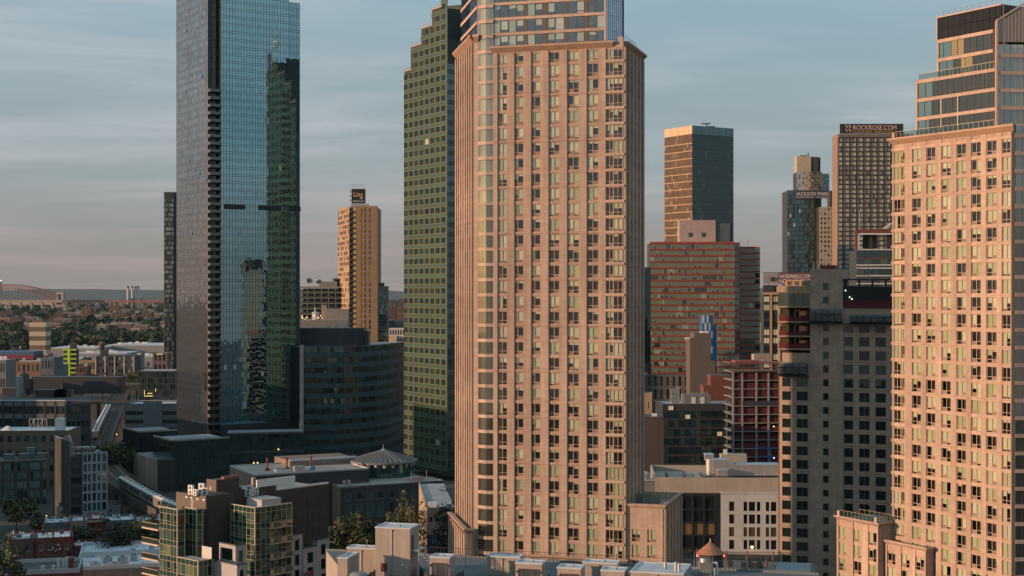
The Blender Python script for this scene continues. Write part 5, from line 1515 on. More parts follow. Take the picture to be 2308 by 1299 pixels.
# ------------------------------------------------------------------ bronze glass tower with bright crown
def make_bronze():
    b = Block('office_tower', 'bronze glass tower with a bright ribbed crown rising behind the red banded building', 'tower', 1560, 1300, 1498, 1653, ang=32)
    zt = zz(283, 1300); zc_ = zz(302, 1300)
    BG = [glass('bronze_glass', (.115, .07, .038), (.9, .85, .8), .07), glass('bronze_sunlit_glass_b', (.09, .056, .032), (.9, .85, .8), .07), glass('bronze_glass_lit', (.22, .155, .085), (.9, .85, .8), .08)]  # sunlit side: warm light painted into the glass body
    TG = [glass('bronze_shade_glass', (.022, .032, .031), (.7, .9, .95), .08), glass('bronze_shade_glass_b', (.04, .046, .04), (.7, .9, .95), .07), glass('bronze_shade_lit', (.10, .095, .06), (.7, .9, .9), .1)]  # other side: same glass with its shade painted in
    n = 50
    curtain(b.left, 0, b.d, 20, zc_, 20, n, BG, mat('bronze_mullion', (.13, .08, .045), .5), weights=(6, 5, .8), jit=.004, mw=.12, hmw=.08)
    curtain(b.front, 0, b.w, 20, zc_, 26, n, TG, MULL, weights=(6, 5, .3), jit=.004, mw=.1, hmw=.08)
    lb = MB().box(0, b.d, -.2, .05, 0, .55).mesh('bright_band', mat('band_sunlit', (.50, .32, .17), .5)); rb = MB().box(0, b.w, -.2, .05, 0, .45).mesh('pale_band', mat('band_shaded', (.11, .15, .15), .5))  # one kind of band, sunlit and shaded tones painted per side
    z = zc_ - 8.5
    while z > 25: b.left.put('bright_band', lb, 0, z); b.front.put('pale_band', rb, 0, z); z -= 6.75
    me = MB().box(.1, b.d / 22 - .1, -.25, .2, 0, zt - zc_).mesh('crown_panel', mat('crown_sunlit', (.55, .41, .25), .5, var=.08)); m2 = MB().box(.1, b.w / 30 - .1, -.25, .2, 0, zt - zc_).mesh('crown_panel', mat('crown_shaded', (.17, .26, .26), .5, var=.1))  # crown colours carry the sun and shade of each side
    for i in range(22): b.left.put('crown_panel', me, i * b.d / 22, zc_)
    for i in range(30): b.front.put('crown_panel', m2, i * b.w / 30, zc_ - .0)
    b.core(0, zt - 1.5, METAL_D, .3)
    b.part('roof_crane', MB().box(14, 15, 12, 13, zt - 2, zt + 3).box(10, 18, 12, 13, zt + 2.4, zt + 3.4).box(16, 22, 13, 14, zt - 1, zt + .8), METAL_D)
make_bronze()

def sign(name, label, P, z, w, h, ang, m, lines, cat='billboard', legs=True):
    """Free-standing roof sign: panel, frame and lettering."""
    t = Thing(name, label, cat, P, z=z)
    t.part('panel', MB().box(0, w, -.15, .3, .4, h), m).rotation_euler = (0, 0, radians(ang))
    lg = MB()
    for i in range(4): lg.box(i * w / 4 + w / 8 - .15, i * w / 4 + w / 8 + .15, .3, .6, 0, h - .3)
    lg.box(-.05, w + .05, -.2, .35, h, h + .15); t.part('frame', lg, METAL_D).rotation_euler = (0, 0, radians(ang))
    for (s, size, x, zq, wd, mm) in lines:
        p = go((0, 0), ang, x); q = go(p, ang - 90, .2)
        text(s, size, t.o, (q[0], q[1], zq), (radians(90), 0, radians(ang)), mm, width=wd, extrude=.06)
    return t

def make_sign_towers():
    PINKL = mat('pink_letter', (.62, .40, .32), .6); GOLD = mat('gold_letter', (.55, .30, .08), .6); WH = mat('pale_letter', (.66, .60, .58), .6)
    BLK = mat('sign_brown_black', (.022, .018, .017), .6); NAVY = mat('sign_navy', (.04, .05, .09), .6)
    # brown and cream gridded tower
    b = Block('apartment_tower', 'brown and cream gridded residential tower carrying a wide dark rooftop sign', 'tower', 1890, 1000, w=reach(pt(1890, 1000), 0, 2060), d=20, ang=0)
    zt = zz(302, 1000); fl = 3.2; n = 48
    BRP = mat('brown_pilaster', (.24, .165, .115), .7); BF = mat('black_floor_band', (.035, .03, .028), .6)
    CR = [mat('cream_curtain_glass', (.42, .42, .32), .4, coat=.6), mat('cream_curtain_glass_b', (.34, .35, .28), .4, coat=.6), glass('cream_dark', (.03, .03, .03), (.8, .9, .9), .15), mat('cream_olive', (.25, .24, .17), .4, coat=.6)]
    f = b.front; w = f.w; mods = 11; mw = w / mods
    mb = MB(); pl = MB()
    for j in range(n):
        z = zt - 3 - (j + 1) * fl
        for i in range(mods):
            x = i * mw
            for k in range(2):
                x0 = x + .3 + k * 1.1; e = R.uniform(-.01, .01)
                kk = R.choices((0, 1, 2, 3), (5, 3, 1, 2))[0]
                mb.face([(x0, 0, z + .9), (x0 + 1.0, e, z + .9), (x0 + 1.0, e, z + fl - .2), (x0, 0, z + fl - .2)], kk)
            if i % 2 == 0: pl.box(x + .9, x + 2.2, -.15, .02, z + .35, z + .8, 1)
    for i in range(mods + 1):
        pl.box(i * mw - .75, i * mw - .1, -.1, .05, zt - n * fl - 3, zt - 3); pl.box(i * mw - .05, i * mw + .1, -.12, .05, zt - n * fl - 3, zt - 3, 1)
    f.build('window_panes', mb, CR, kind='stuff'); f.build('pilasters', pl, [BRP, BF], kind='stuff')
    fb = MB().box(0, w, -.18, .1, 0, .85).mesh('floor_band', BF)
    for j in range(n + 1): f.put('floor_band', fb, 0, zt - 3 - j * fl)
    f.build('crown_rail', MB().box(0, w, -.1, .2, zt - 2.2, zt), BRP)
    cr = MB()
    for i in range(40): cr.box(i * w / 40, i * w / 40 + .15, -.2, 0, zt - 2.2, zt)
    f.build('crown_fins', cr, BF, kind='stuff')
    b.core(0, zt - .4, mat('gap_dark', (.06, .05, .04), .7), .1, mtop=ROOF_GREY)
    b.left.build('side_wall', MB().box(0, 20, 0, .2, 20, zt), BRP)
    t = sign('billboard', 'wide brown black sign with pink and gold lettering on a gridded tower', pt(1893, 1002), zt, reach(pt(1893, 1002), 0, 2036), 6.9, 0, BLK,
         [('ROCKROSE.COM', 4.6, reach(pt(1893, 1002), 0, 1922), 2.9, 29.5, PINKL), ('LUXURY RENTALS', 1.8, reach(pt(1893, 1002), 0, 1922), 1.0, 29.5, GOLD)])
    em = MB()
    for x in (0, 2.3):
        for z in (1.7, 4.4): em.box(x, x + 1.5, -.1, .1, z, z + .6).box(x, x + .45, -.1, .1, z, z + 2.0).box(x + .5, x + .9, -.1, .1, z + 1.0, z + 1.7)
    em.build('emblem', PINKL, t.o, (reach(pt(1893, 1002), 0, 1906), -.25, 0))
    # glass tower pair with navy sign
    c = Block('glass_tower', 'dark teal residential tower with a navy sign and a taller mirror glass stack', 'tower', 1775, 1050, w=reach(pt(1775, 1050), 0, 1851), d=22, ang=0)
    z1 = zz(430, 1050)
    TG = [glass('jp_teal', (.012, .03, .032), (.55, .85, .85), .22), glass('jp_teal_b', (.022, .042, .04), (.55, .85, .85), .18), glass('jp_dark', (.012, .016, .016), (.5, .7, .7), .12), mat('jp_pale_lit', (.45, .52, .52), .6)]
    curtain(c.front, 0, c.w, 10, z1, 18, 42, TG, MULL, weights=(6, 5, 4, .25), jit=.012, mw=.2, hmw=.5)
    c.core(0, z1 - .1, METAL_D, .2, mtop=ROOF_GREY)
    p = pt(1796, 1056); w2 = reach(p, 0, 1852); f2 = Face(c, p, 0, w2); z2 = zz(388, 1056)
    MG = [glass('mirror_warm', (.20, .17, .12), (.95, .92, .85), .45), glass('mirror_warm_refl_b', (.26, .22, .15), (.95, .92, .85), .4), glass('mirror_dark', (.03, .05, .05), (.6, .85, .85), .2)]  # warm reflection painted into the body colour
    curtain(f2, 0, w2, z1, z2, 14, 8, MG, MULL_L, weights=(5, 5, 2), jit=.02, mw=.08)
    f2.build('stack_core', MB().box(0, w2, .2, 14, z1 - 2, z2 - .2), METAL_D)
    e2 = Face(c, go(p, 0, w2), 40, reach(go(p, 0, w2), 40, 1869)); curtain(e2, 0, e2.w, z1, z2 - 1, 6, 8, [TG[1], SKYB], MULL, jit=.01)
    p3 = pt(1796, 1058); w3 = reach(p3, 0, 1828); f3 = Face(c, p3, 0, w3); z3 = zz(352, 1058)
    f3.build('stack_top', MB().box(0, w3, 0, 10, z2 - .3, z3), mat('warm_panel', (.46, .38, .28), .5, joints=(3, 1.6, .05)))
    f3.build('stack_top_side', MB().box(w3 + .01, w3 + 5.5, .5, 9, z2 - .3, z3 - .6), mat('dark_brown_panel', (.05, .042, .038), .6)); f3.build('stack_edge', MB().box(w3 + 5.5, w3 + 7, 1, 9, z2 - .3, z3 - 1), TG[1])
    f3.build('roof_rig', MB().box(3, 8, 3, 4, z3, z3 + .8).box(8.5, 9.2, 3, 4, z3, z3 + 2.5), METAL_D)
    sign('billboard', 'navy rooftop sign with two lines of pale lettering on the teal tower', pt(1793, 1049), zz(449, 1049), reach(pt(1793, 1049), 0, 1871), 6.0, 0, NAVY,
         [('JACKSON PARK', 3.6, .6, 2.5, 23.2, WH), ('LUXURY RENTALS  718-682-8768', 1.3, .6, .8, 23.2, WH)])
    # neighbour facade, warm reflection painted as cream panels
    d_ = Block('apartment_tower', 'tower with warm reflected light painted in cream panels beside the navy sign', 'tower', 1846, 1040, w=reach(pt(1846, 1040), 0, 1890), d=18, ang=0)
    z4 = zz(467, 1040)
    punched(d_.front, 10, z4, 5, 38, mat('warm_refl_panel', (.46, .38, .28), .6, noise=.1, joints=(2.4, 3.2, .08)), [TG[0], TG[2], mat('jp_cyan', (.30, .38, .40), .5)], wf=.5, hf=.5, objs=False)
    d_.core(0, z4 - .1, METAL_D, .3)
    d_.lbox('dark_cap', d_.front.s(1871.5), d_.w, 1, 10, z4, zz(430, 1040), mat('dark_cap_panel', (.05, .045, .042), .7))
    # black building with white bands and framed water tank
    k = Block('office_building', 'black glass building with white floor bands and a framed rooftop water tank', 'building', 1930, 460, w=22, d=16, ang=-4)
    zt5 = zz(517, 460); f5 = k.front; RB_ = mat('maroon_frame', (.12, .04, .035), .8); WB = mat('white_band', (.50, .47, .45), .6)
    zs = [zz(v, 458) for v in (563, 583, 598, 605, 622, 640, 660, 680)]
    for i, z in enumerate(zs): f5.build('white_band', MB().box(0, 22, -.3, .1, z - .12, z + .25), WB if i != 1 else RB_)
    for a, c_ in zip(zs[:-1], zs[1:]): 
        m_ = 9
        for i in range(m_): f5.put('window', MB().box(.04, 22 / m_ - .04, -.05, .1, 0, a - c_ - .4).mesh('window', R.choice(G_DARK)), i * 22 / m_, c_ + .27)
    k.core(0, zs[0], METAL_D, .3, mtop=ROOF_DARK)
    f5.build('roof_frame', MB().box(-.2, 22, -.4, 2, zt5 - 1.2, zt5).box(-.3, .4, -.4, 2, zs[0], zt5 - 1.2), RB_)
    f5.build('white_inner_frame', MB().box(.5, 22, -.45, -.3, zt5 - 1.75, zt5 - 1.25).box(.42, .9, -.45, -.3, zs[0] + .2, zt5 - 1.25), WB)
    f5.build('grid_screen', MB().box(9.5, 22, 1.0, 1.4, zs[0], zt5 - 1.3), mat('dark_grid_screen', (.02, .022, .025), .6, joints=(.8, .8, .06), jcol=2.2))
    f5.build('antenna', MB().bar((1.2, 1, zt5), (1.2, 1, zt5 + 5.5), .07).bar((8.6, 1, zt5 + .3), (11.4, 1, zt5 + 2.0), .25).bar((9, 1, zt5 + .2), (11, 1, zt5 + .9), .15), METAL_W)
    tw = Thing('water_tank', 'wooden water tank standing inside the maroon rooftop frame', 'water tank', tuple(a + b_ for a, b_ in zip(f5.at(4.6, 0, 3)[:2], (k.bx, k.by))), z=zs[0])
    tw.part('tank', MB().cone(0, 0, .6, 5.0, 2.2, 2.1, 18), mat('weathered_cedar', (.06, .04, .03), .9, stain=.3)); tw.part('roof', MB().cone(0, 0, 5.0, 6.3, 2.35, .1, 18), mat('brown_felt', (.11, .05, .035), .9)); tw.part('stand', MB().box(-1.5, 1.5, -1.5, 1.5, 0, .6), METAL_D)
    # small tan grid block with leasing sign on it
    g = Block('apartment_block', 'narrow block with tan piers and green curtained windows under a leasing billboard', 'building', 1720, 540, w=17, d=15, ang=-5)
    z6 = zz(645, 540)
    f6 = g.front; fl = 3.05; n = 22
    TP = mat('tan_pier', (.36, .22, .13), .85)
    for j in range(n):
        for i, (a, c_) in enumerate(((.2, 2.3), (3.4, 5.5), (6.2, 8.2))):
            gl_ = R.choice([BLIND[1], BLIND[0], G_DARK[0], G_DARK[1]])
            f6.put('window', win_mesh(c_ - a, 2.2, [MULL, gl_], 2, 1, .1, 'wm' + gl_.name), a, z6 - 3.4 - (j + 1) * fl + .5, .0)
        f6.build('floor_band', MB().box(0, 3.0, -.1, .2, z6 - 3.4 - j * fl - .2, z6 - 3.4 - j * fl + .3), METAL_D)
    for a, c_ in ((2.45, 3.25), (5.6, 6.15), (8.3, 9.5)): f6.build('pier', MB().box(a, c_, -.25, .2, 0, z6 - 3), TP)
    g.core(0, z6 - 3.2, METAL_D, .25); f6.build('top_band', MB().box(0, 17, -.3, .4, z6 - 3.2, z6 - 2.3), TP)
    f6.build('roof_frame', MB().box(0, .3, 0, .3, z6 - 2.3, z6 + .2).box(5.3, 5.6, 0, .3, z6 - 2.3, z6 + .2).box(0, 5.6, 0, .4, z6, z6 + .4).box(.4, 5.2, 2, 2.3, z6 - 2.3, z6), METAL_D)
    s = sign('billboard', 'leasing billboard, half blank grey panel and half red lettered panel, on the narrow block', (g.bx + .6, g.by + 3.5), z6 + .4, 17.5, zz(615, 543) - z6 - .4, -5, mat('sign_grey', (.22, .20, .19), .8, noise=.15),
         [('WATERMARKLIC.COM', 2.0, 5.9, 2.5, 11.2, WH), ('NOW LEASING', 2.4, 5.9, .5, 11.2, WH)])
    MB().box(5.5, 17.5, -.22, -.16, .4, zz(615, 543) - z6 - .45).build('red_panel', mat('sign_maroon', (.12, .04, .045), .7), s.o, rz=radians(-5))
    MB().cone(0, 0, 1.2, 2.6, .55, .85, 6).build('emblem', mat('emblem_grey', (.06, .06, .06), .8), s.o, (3.0, -.6, .3))
make_sign_towers()

# ------------------------------------------------------------------ the middle ground between the towers
def make_middle():
    # dark sliver tower behind the pink tower
    b = Block('office_tower', 'dark green glass sliver tower half hidden by the pink tan tower', 'tower', 1440, 720, w=5.8, d=15, ang=0)
    curtain(b.front, 0, b.w, 0, zz(603, 720), 4, 28, G_DARK[:2], MULL, jit=.006); b.core(0, zz(603, 720), METAL_D, .15)
    for x in (1.2, 2.8, 4.6): b.part('mast', MB().bar((x, 2, zz(603, 720)), (x, 2, zz(590, 720)), .06), METAL_G)
    # blank grey party-wall slab
    s = Block('apartment_slab', 'blank grey brown party wall slab with a stepped roofline', 'building', 1555, 588, w=reach(pt(1555, 588), 0, 1612), d=14, ang=0)
    GW = mat('grey_brown_render', (.115, .09, .075), .9, noise=.06, stain=.08)
    x1 = s.front.s(1565); x2 = s.front.s(1601)
    mb = MB()
    s.lbox('wall', 0, x1, 0, 13, 0, zz(763, 588), GW); s.lbox('wall', x1, x2, 0, 14, 0, zz(751, 588), GW); s.lbox('wall', x2, s.w, 0.02, 10, 0, zz(815, 588), GW)
    s.lbox('parapet_cap', x1 + 2.5, x2 - .5, .2, 3, zz(751, 588), zz(747, 588), METAL_W); s.lbox('roof_unit', -1.6, .4, 1, 3, zz(765, 588), zz(761, 588), METAL_W)
    # blue and white chequered tower
    c = Block('apartment_tower', 'slender tower of blue and white chequered panels behind the blank slab', 'tower', 1583, 650, w=4.6, d=10, ang=0)
    WP, BP = mat('white_panel', (.50, .48, .50), .6), mat('blue_panel', (.03, .12, .25), .5)
    zt = zz(711, 650)
    for j in range(8):
        for i in range(5):
            c.front.put('facade_panel', MB().box(.02, .9, -.05 - .03 * ((i + j) % 2), .1, .02, 3.3).mesh('facade_panel', WP if (i * 3 + j * 2) % 5 < 2 else BP), i * .92, zt - (j + 1) * 3.4)
    c.core(0, zt - .1, BP, .15)
    e = Face(c, c.front.end(), 30, 2.2)
    for j in range(13):
        for i in range(2): e.put('facade_panel', MB().box(.02, 1.0, -.05, .1, .02, 2.6).mesh('facade_panel', BP if R.random() < .75 else METAL_D), i * 1.1, zt - 4.5 - (j + 1) * 2.7)
    e.build('edge', MB().box(0, 2.2, .1, 2, 0, zt - 4.5), METAL_D)
    # oxide red blank block
    r = Block('warehouse', 'blank oxide red brick block beside the construction frame', 'building', 1586, 545, w=reach(pt(1586, 545), 0, 1650), d=10, ang=0)
    OR = mat('oxide_brick', (.13, .045, .030), .9, noise=.15)
    r.lbox('wall', 0, 2.6, 0, 10, 0, zz(870, 545), OR); r.lbox('wall', 2.6, r.w, 0, 10, 0, zz(848, 545), OR); r.lbox('roof_edge', 2.6, r.w, 0.2, 9, zz(848, 545), zz(846, 545), ROOF_DARK)
    # dark glass apartment building
    g = Block('apartment_block', 'dark glass mid-rise with a few cream lit windows and rooftop plant', 'building', 1494, 520, w=reach(pt(1494, 520), 3, 1664), d=18, ang=3)
    zt = zz(911, 520); f = g.front; n = 9; fl = (zt - 1) / 10.5
    cols = 14
    Gs = G_DARK + [glass('midrise_teal', (.03, .055, .05), (.7, .95, .9), .15)]
    for j in range(10):
        z = zt - 1.8 - (j + 1) * fl
        for i in range(cols):
            gg = R.choices(Gs, (5, 4, 1.5 + 2.5 * (i % 5 in (1, 2)), 2))[0]
            f.put('window', win_mesh(g.w / cols - .12, fl - .7, [MULL, gg], 2, 1, .07, 'mr' + gg.name), i * g.w / cols + .06, z, -.05)
    for u, v in ((1511, 921), (1549, 941), (1621, 980)):
        f.put('lit_window', win_mesh(1.9, 1.6, [MULL, WARMROOM], 2, 1, .08, 'lit'), f.s(u) - .8, zz(v, 518) - .8, -.12)
    f.build('floor_plates', MB().box(0, g.w, .12, .3, 0, zt), METAL_D); g.core(0, zt - .3, METAL_D, .35, mtop=ROOF_GREY)
    g.left.build('side_wall', MB().box(0, 18, 0, .3, 0, zt), METAL_D)
    g.lbox('penthouse', 8, 17.5, 2, 9, zt - .3, zz(892, 520), mat('grey_render', (.17, .165, .155), .9, noise=.1))
    for x in (10.6, 13.8): g.lbox('door', x, x + 1.5, 1.9, 2, zt, zt + 2.3, METAL_W)
    for i in range(3):
        for j in range(3): g.lbox('chiller', 3.4 + i * 1.1, 4.3 + i * 1.1, 3 + .2 * j, 4.6, zt - .3 + j * 1.9, zt + 1.3 + j * 1.9 + (0.8 if i > 1 else 0), METAL_G)
    for i in range(9): g.lbox('roof_vent', 9 + i * .9 + R.uniform(0, .5), 9.5 + i * .9, 4, 4.6, zz(892, 520), zz(892, 520) + R.uniform(.4, 1.3), METAL_G)
    rt = Face(g, go(g.front.end(), 183, 4.4), 3, 4.4); rt.build('corner_frame', MB().box(0, .5, -.4, .1, 8, zt + 1.8).box(3.9, 4.4, -.4, .1, 8, zt + 1.8).box(.5, 3.9, -.4, .1, zt + 1.2, zt + 1.8), mat('bronze_frame_box', (.14, .125, .11), .7))
    # concrete frame under construction
    k = Block('construction_frame', 'concrete building frame under construction with red mesh and blue edge protection', 'construction site', 1671, 490, w=reach(pt(1671, 490), 4, 1762), d=14, ang=4)
    zt = zz(838, 490); fl = 2.85; n = 15
    CO = mat('raw_concrete', (.26, .25, .23), .9, noise=.15); RM = MAT['red_safety_mesh']; BLU = mat('blue_edge_board', (.03, .12, .27), .6)
    f = k.front
    for j in range(n + 1):
        z = zt - j * fl
        blue = 9 <= j <= 13
        f.build('floor_slab', MB().box(-3.2, k.w, -.2, 13, z - .25, z), CO)
        if blue: f.build('edge_board', MB().box(5.2, k.w, -.26, -.2, z - .3, z + .2), BLU)
        if j:
            f.build('safety_mesh', MB().box(-3, k.w - .1, .25, .3, z, z + R.uniform(1.3, 2.3)), RM)
            f.build('mesh_backing', MB().box(-3, k.w - .1, 1.5, 1.6, z, z + fl - .3), mat('maroon_shadow', (.05, .014, .016), .95))
    for x in (-3.0, .1, 4.9, 9.0, k.w - .5): f.build('column', MB().box(x, x + .5, -.12, .5, 0, zt), CO)
    f.build('blue_hoist', MB().box(9.6, 10.1, -.5, -.25, zt - 13.5 * fl, zt - 9 * fl), BLU); f.build('net_band', MB().box(.3, k.w, -.5, -.3, zt - 3.9 * fl, zt - 3.45 * fl), METAL_D)
    fw = MB()
    for i in range(9):
        x = -3.8 + i * (k.w + 4) / 8; fw.bar((x, -.6, zt), (x, -.6, zt + 3.4), .1); 
        if i < 8: fw.bar((x, -.6, zt), (x + (k.w + 4) / 8, -.6, zt + 2.6), .07)
    for z in (zt + .1, zt + 1.2, zt + 2.4): fw.box(-4.2, k.w, -.9, -.6, z, z + .22)
    f.build('formwork', fw, mat('formwork_brown', (.17, .075, .05), .9)); f.build('deck_forms', MB().box(-4, k.w, -.8, 12, zt + 2.75, zt + 3.0).box(-2, 6, 0, 6, zt + 3, zt + 3.7), mat('deck_forms_red', (.22, .07, .06), .9, noise=.3))
    f.build('site_hut', MB().box(6, 12, 7, 11, zt + 3.0, zt + 5.5), STUCCO)
    for x, z in ((10.9, zt - 6.5 * fl), (7.6, zt - 12.5 * fl), (11, zt - 10.2 * fl)): f.put('work_lamp', MB().box(-.15, .15, -.5, -.3, 0, .25).mesh('work_lamp', LAMPW), x, z)
    # pale stuccoed small buildings and plant at the tower's foot
    m = Block('loft_building', 'small beige loft with tiny windows at the foot of the red banded building', 'building', 1440, 560, w=reach(pt(1440, 560), 0, 1471), d=10, ang=0)
    zt = zz(887, 560); punched(m.front, 0, zt, 2, 4, mat('beige_render', (.36, .26, .17), .9, noise=.1), G_DARK[:1], wf=.18, hf=.3, objs=False); m.core(0, zt - .1, METAL_D, .3); m.right.build('wall', MB().box(0, 10, 0, .2, 0, zt), MAT['beige_render'])
    m2 = Block('loft_building', 'grey brown loft with bronze windows behind the beige loft', 'building', 1440, 680, w=24, d=10, ang=0)
    zt = zz(845, 680); punched(m2.front, 0, zt, 8, 6, mat('taupe_brick', (.13, .105, .09), .9, noise=.15), G_DARK, wf=.4, hf=.72, objs=False); m2.core(0, zt - .2, METAL_D, .3, mtop=ROOF_DARK)
    m2.lbox('tank_room', 2.5, 5.0, 2, 5, zt, zt + 4.5, OR); m2.lbox('tank_room', 5.8, 6.8, 2, 4, zt, zt + 3.8, MAT['beige_render']); m2.lbox('roof_unit', 0, 4, 1, 4, zt - 3, zt + 1, METAL_G)
    m3 = Block('loft_building', 'low brick loft roof with scattered white vents beside the dark mid-rise', 'building', 1440, 470, w=8, d=12, ang=0)
    zt = zz(940, 470); m3.core(0, zt, mat('dark_loft_brick', (.07, .05, .045), .9), 0, mtop=ROOF_DARK)
    for x in (1, 4.4, 5.2): m3.lbox('roof_vent', x, x + .8, 2, 3, zt, zt + .9, METAL_W)
    # side street with traffic lights
    MB().face([(*pt(1448, 395), .06), (*pt(1492, 395), .06), (*pt(1494, 520), .06), (*pt(1478, 520), .06)]).build('side_street', mat('asphalt', (.045, .045, .047), .9, noise=.2), kind='structure')
    for (u, Y, w_, h_, col_, lab) in ((1446, 440, 6.5, 12.5, (.16, .20, .22), 'pale blue grey shopfront on the side street'), (1444, 415, 5, 9.5, (.10, .06, .05), 'brown brick shopfront on the side street'), (1448, 428, 4.2, 10, (.17, .04, .035), 'red shopfront on the side street')):
        q = Block('shop_building', lab, 'shop', u, Y, w=w_, d=8, ang=8); q.core(0, h_, mat('shop_' + lab[:8], col_, .8, noise=.15), 0, mtop=ROOF_GREY)
        for i in range(3):
            for j in range(2): q.front.put('window', win_mesh(1.0, 1.6, [METAL_D, G_OLD[0]], 1, 1, .07, 'shop'), .5 + i * w_ / 3, 3.5 + j * 3.2, -.06)
make_middle()

# ------------------------------------------------------------------ white institutional building with dark glazed bay and roof ducts
def make_white_building():
    b = Block('civic_building', 'cream and white institutional building with dark glazed bay and tall windows', 'building', 1473, 418, w=reach(pt(1473, 418), -3, 1770), d=22, ang=-3)
    f = b.front; zt = zz(1078, 416); CRM = mat('cream_panel_wall', (.36, .315, .26), .85, noise=.06, joints=(3.2, 4.5, .03), stain=.06); WHT = mat('white_render_wall', (.48, .47, .45), .85, noise=.05, joints=(3.5, 3.6, .02), jcol=.9, stain=.05)
    zm = zz(1116, 413)
    f.build('upper_wall', MB().box(0, b.w, -.02, .3, zm, zt), CRM)
    b.core(0, zt - .8, METAL_D, .35, mtop=ROOF_TAN); b.left.build('wall', MB().box(0, 22, 0, .3, 0, zt), CRM)
    xd0, xd1 = f.s(1536), f.s(1624)
    ff = Face(b, go(f.P, f.a - 90, .6), f.a, f.w)
    cols = [(ff.s(a), ff.s(c)) for a, c in ((1643.5, 1655), (1676, 1684.5), (1688, 1702), (1706, 1714), (1726, 1734), (1737.5, 1750))]
    rows = [(zm - 5.0 - k * 3.62, zm - 2.35 - k * 3.62) for k in range(4)]
    WG = [glass('civic_window', (.012, .012, .010), (.8, .9, .9), .10), glass('civic_window_amber', (.10, .065, .03), (.8, .9, .9), .10)]
    ops = [(a, c, z0, z1) for z0, z1 in rows for a, c in cols]
    zlo = rows[-1][0] - 4.4
    ops += [(a, c, max(zlo + .2, .4), rows[-1][0] - 1.3) for a, c in cols]
    ff.build('white_wall', wall_mb(f.w, 0, zm - .02, ops, .25, s0=xd1), WHT)
    for i, (a, c, z0, z1) in enumerate(ops):
        g = WG[1] if (i // 6 in (2, 4) and R.random() < .9) else WG[0]
        ff.put('window', win_mesh(c - a, z1 - z0, [METAL_D, g], 1, 1, .08, 'cv' + g.name), a, z0, .15)
    ff.build('string_course', MB().box(xd1, f.w, -.35, 0, rows[-1][0] - .75, rows[-1][0] - .35), WHT); ff.build('cornice', MB().box(xd1, f.w, -.2, .6, zm - .02, zm + .35), WHT)
    ff.put('chandelier', MB().cone(0, 0, 0, .5, .25, .5, 8).mesh('chandelier', LAMPO), ff.s(1695), max(zlo + 1.6, 1.8), -.02)
    # dark glazed bay
    DK = mat('navy_black_frame', (.012, .020, .027), .5)
    zb1 = zm - .5
    f.build('bay_frame', MB().box(xd0, xd1, -.3, -.05, zb1 - .5, zb1).box(xd1 - 1.5, xd1, -.5, -.3, 0, zb1), DK)
    nx_, ny_ = 3, 5
    xs = [xd0 + (xd1 - 1.5 - xd0) * i / nx_ for i in range(nx_ + 1)]
    for x in xs: f.build('bay_pier', MB().box(x - .25, x + .25, -.55, -.05, 0, zb1), DK)
    for j in range(ny_):
        z0 = zb1 - .5 - (j + 1) * 3.62
        f.build('bay_beam', MB().box(xd0, xd1 - 1.5, -.5, -.05, z0 - .35, z0), DK)
        for i in range(nx_):
            g = mat('amber_blind', (.24, .15, .06), .8, var=.15) if j in (2, 4) else WG[0]
            f.put('window', win_mesh(xs[i + 1] - xs[i] - .5, 3.2, [METAL_D, g], 4, 1, .06, 'bay' + g.name), xs[i] + .25, z0 + .02, -.2)
    # roof parapet frame, bulkhead and ducts
    zr = zt - .8
    mb = MB()
    for x0, x1, y0, y1 in ((0, b.w, 21.5, 22), (0, .5, .3, 21.5), (b.w - .5, b.w, .3, 21.5)): mb.prism([b.lpt(x0, y0)[:2], b.lpt(x1, y0)[:2], b.lpt(x1, y1)[:2], b.lpt(x0, y1)[:2]], zr, zt + .9)
    b.part('parapet', mb, CRM)
    for i in range(3): b.lbox('roof_beam', 4 + i * 5, 4.6 + i * 5, 6, 14, zr, zr + .5, ROOF_DARK)
    DU = mat('ribbed_duct_silver', (.50, .47, .45), .38, metal=.55, noise=.08, joints=(.55, 9, .05), jcol=.7)
    DT = mat('duct_top_blue', (.30, .42, .50), .5)
    Q = lambda u, Y: pt(u, Y)
    dk = Thing('roof_duct', 'long ribbed silver air duct with a curved end on the cream roof', 'duct', pt(1680, 424), z=zr)
    def dbox(u0, u1, Y, dep, z0, z1, nm='duct_run', m=DU):
        p, q = pt(u0, Y), pt(u1, Y)
        dk.part(nm, MB().prism([(p[0] - dk.bx, p[1] - dk.by), (q[0] - dk.bx, q[1] - dk.by), (q[0] - dk.bx, q[1] + dep - dk.by), (p[0] - dk.bx, p[1] + dep - dk.by)], z0, z1), m)
    h1, h2, h3 = zz(1048, 424) - zr, zz(1036, 424) - zr, zz(1027, 424) - zr
    dbox(1660, 1756, 424, 4, .5, h1); dbox(1660, 1756, 424, 4, h1, h1 + .25, 'duct_lid', DT)
    p0, p1 = pt(1640, 424), pt(1660, 424)
    dk.part('duct_reducer', MB().prism([(p0[0] - dk.bx, 0), (p1[0] - dk.bx, 0), (p1[0] - dk.bx, 4), (p0[0] - dk.bx, 4)], .5, [h2 - .2, h1, h1, h2 - .2]), DU)
    dbox(1606, 1640, 424, 4, .9, h2 - .2); dbox(1606, 1640, 424, 4, h2 - .2, h2 + .05, 'duct_lid', DT)
    cb = MB(); px = pt(1601, 425.8)
    cb.cone(px[0] - dk.bx, px[1] - dk.by, .5, h2, 1.35, 1.35, 20); dk.part('duct_bend', cb, DU)
    dbox(1590, 1609, 426, 3, h2 - .6, h3 - .1, 'duct_hood', DU); dbox(1589, 1609, 425.9, 3.2, h3 - .1, h3 + .2, 'duct_lid', DT)
    dbox(1617, 1641, 421.5, 2, .7, h1 - 1.2, 'side_duct'); dbox(1617, 1641, 421.5, 2, h1 - 1.2, h1 - 1.0, 'duct_lid', DT)
    lg = MB()
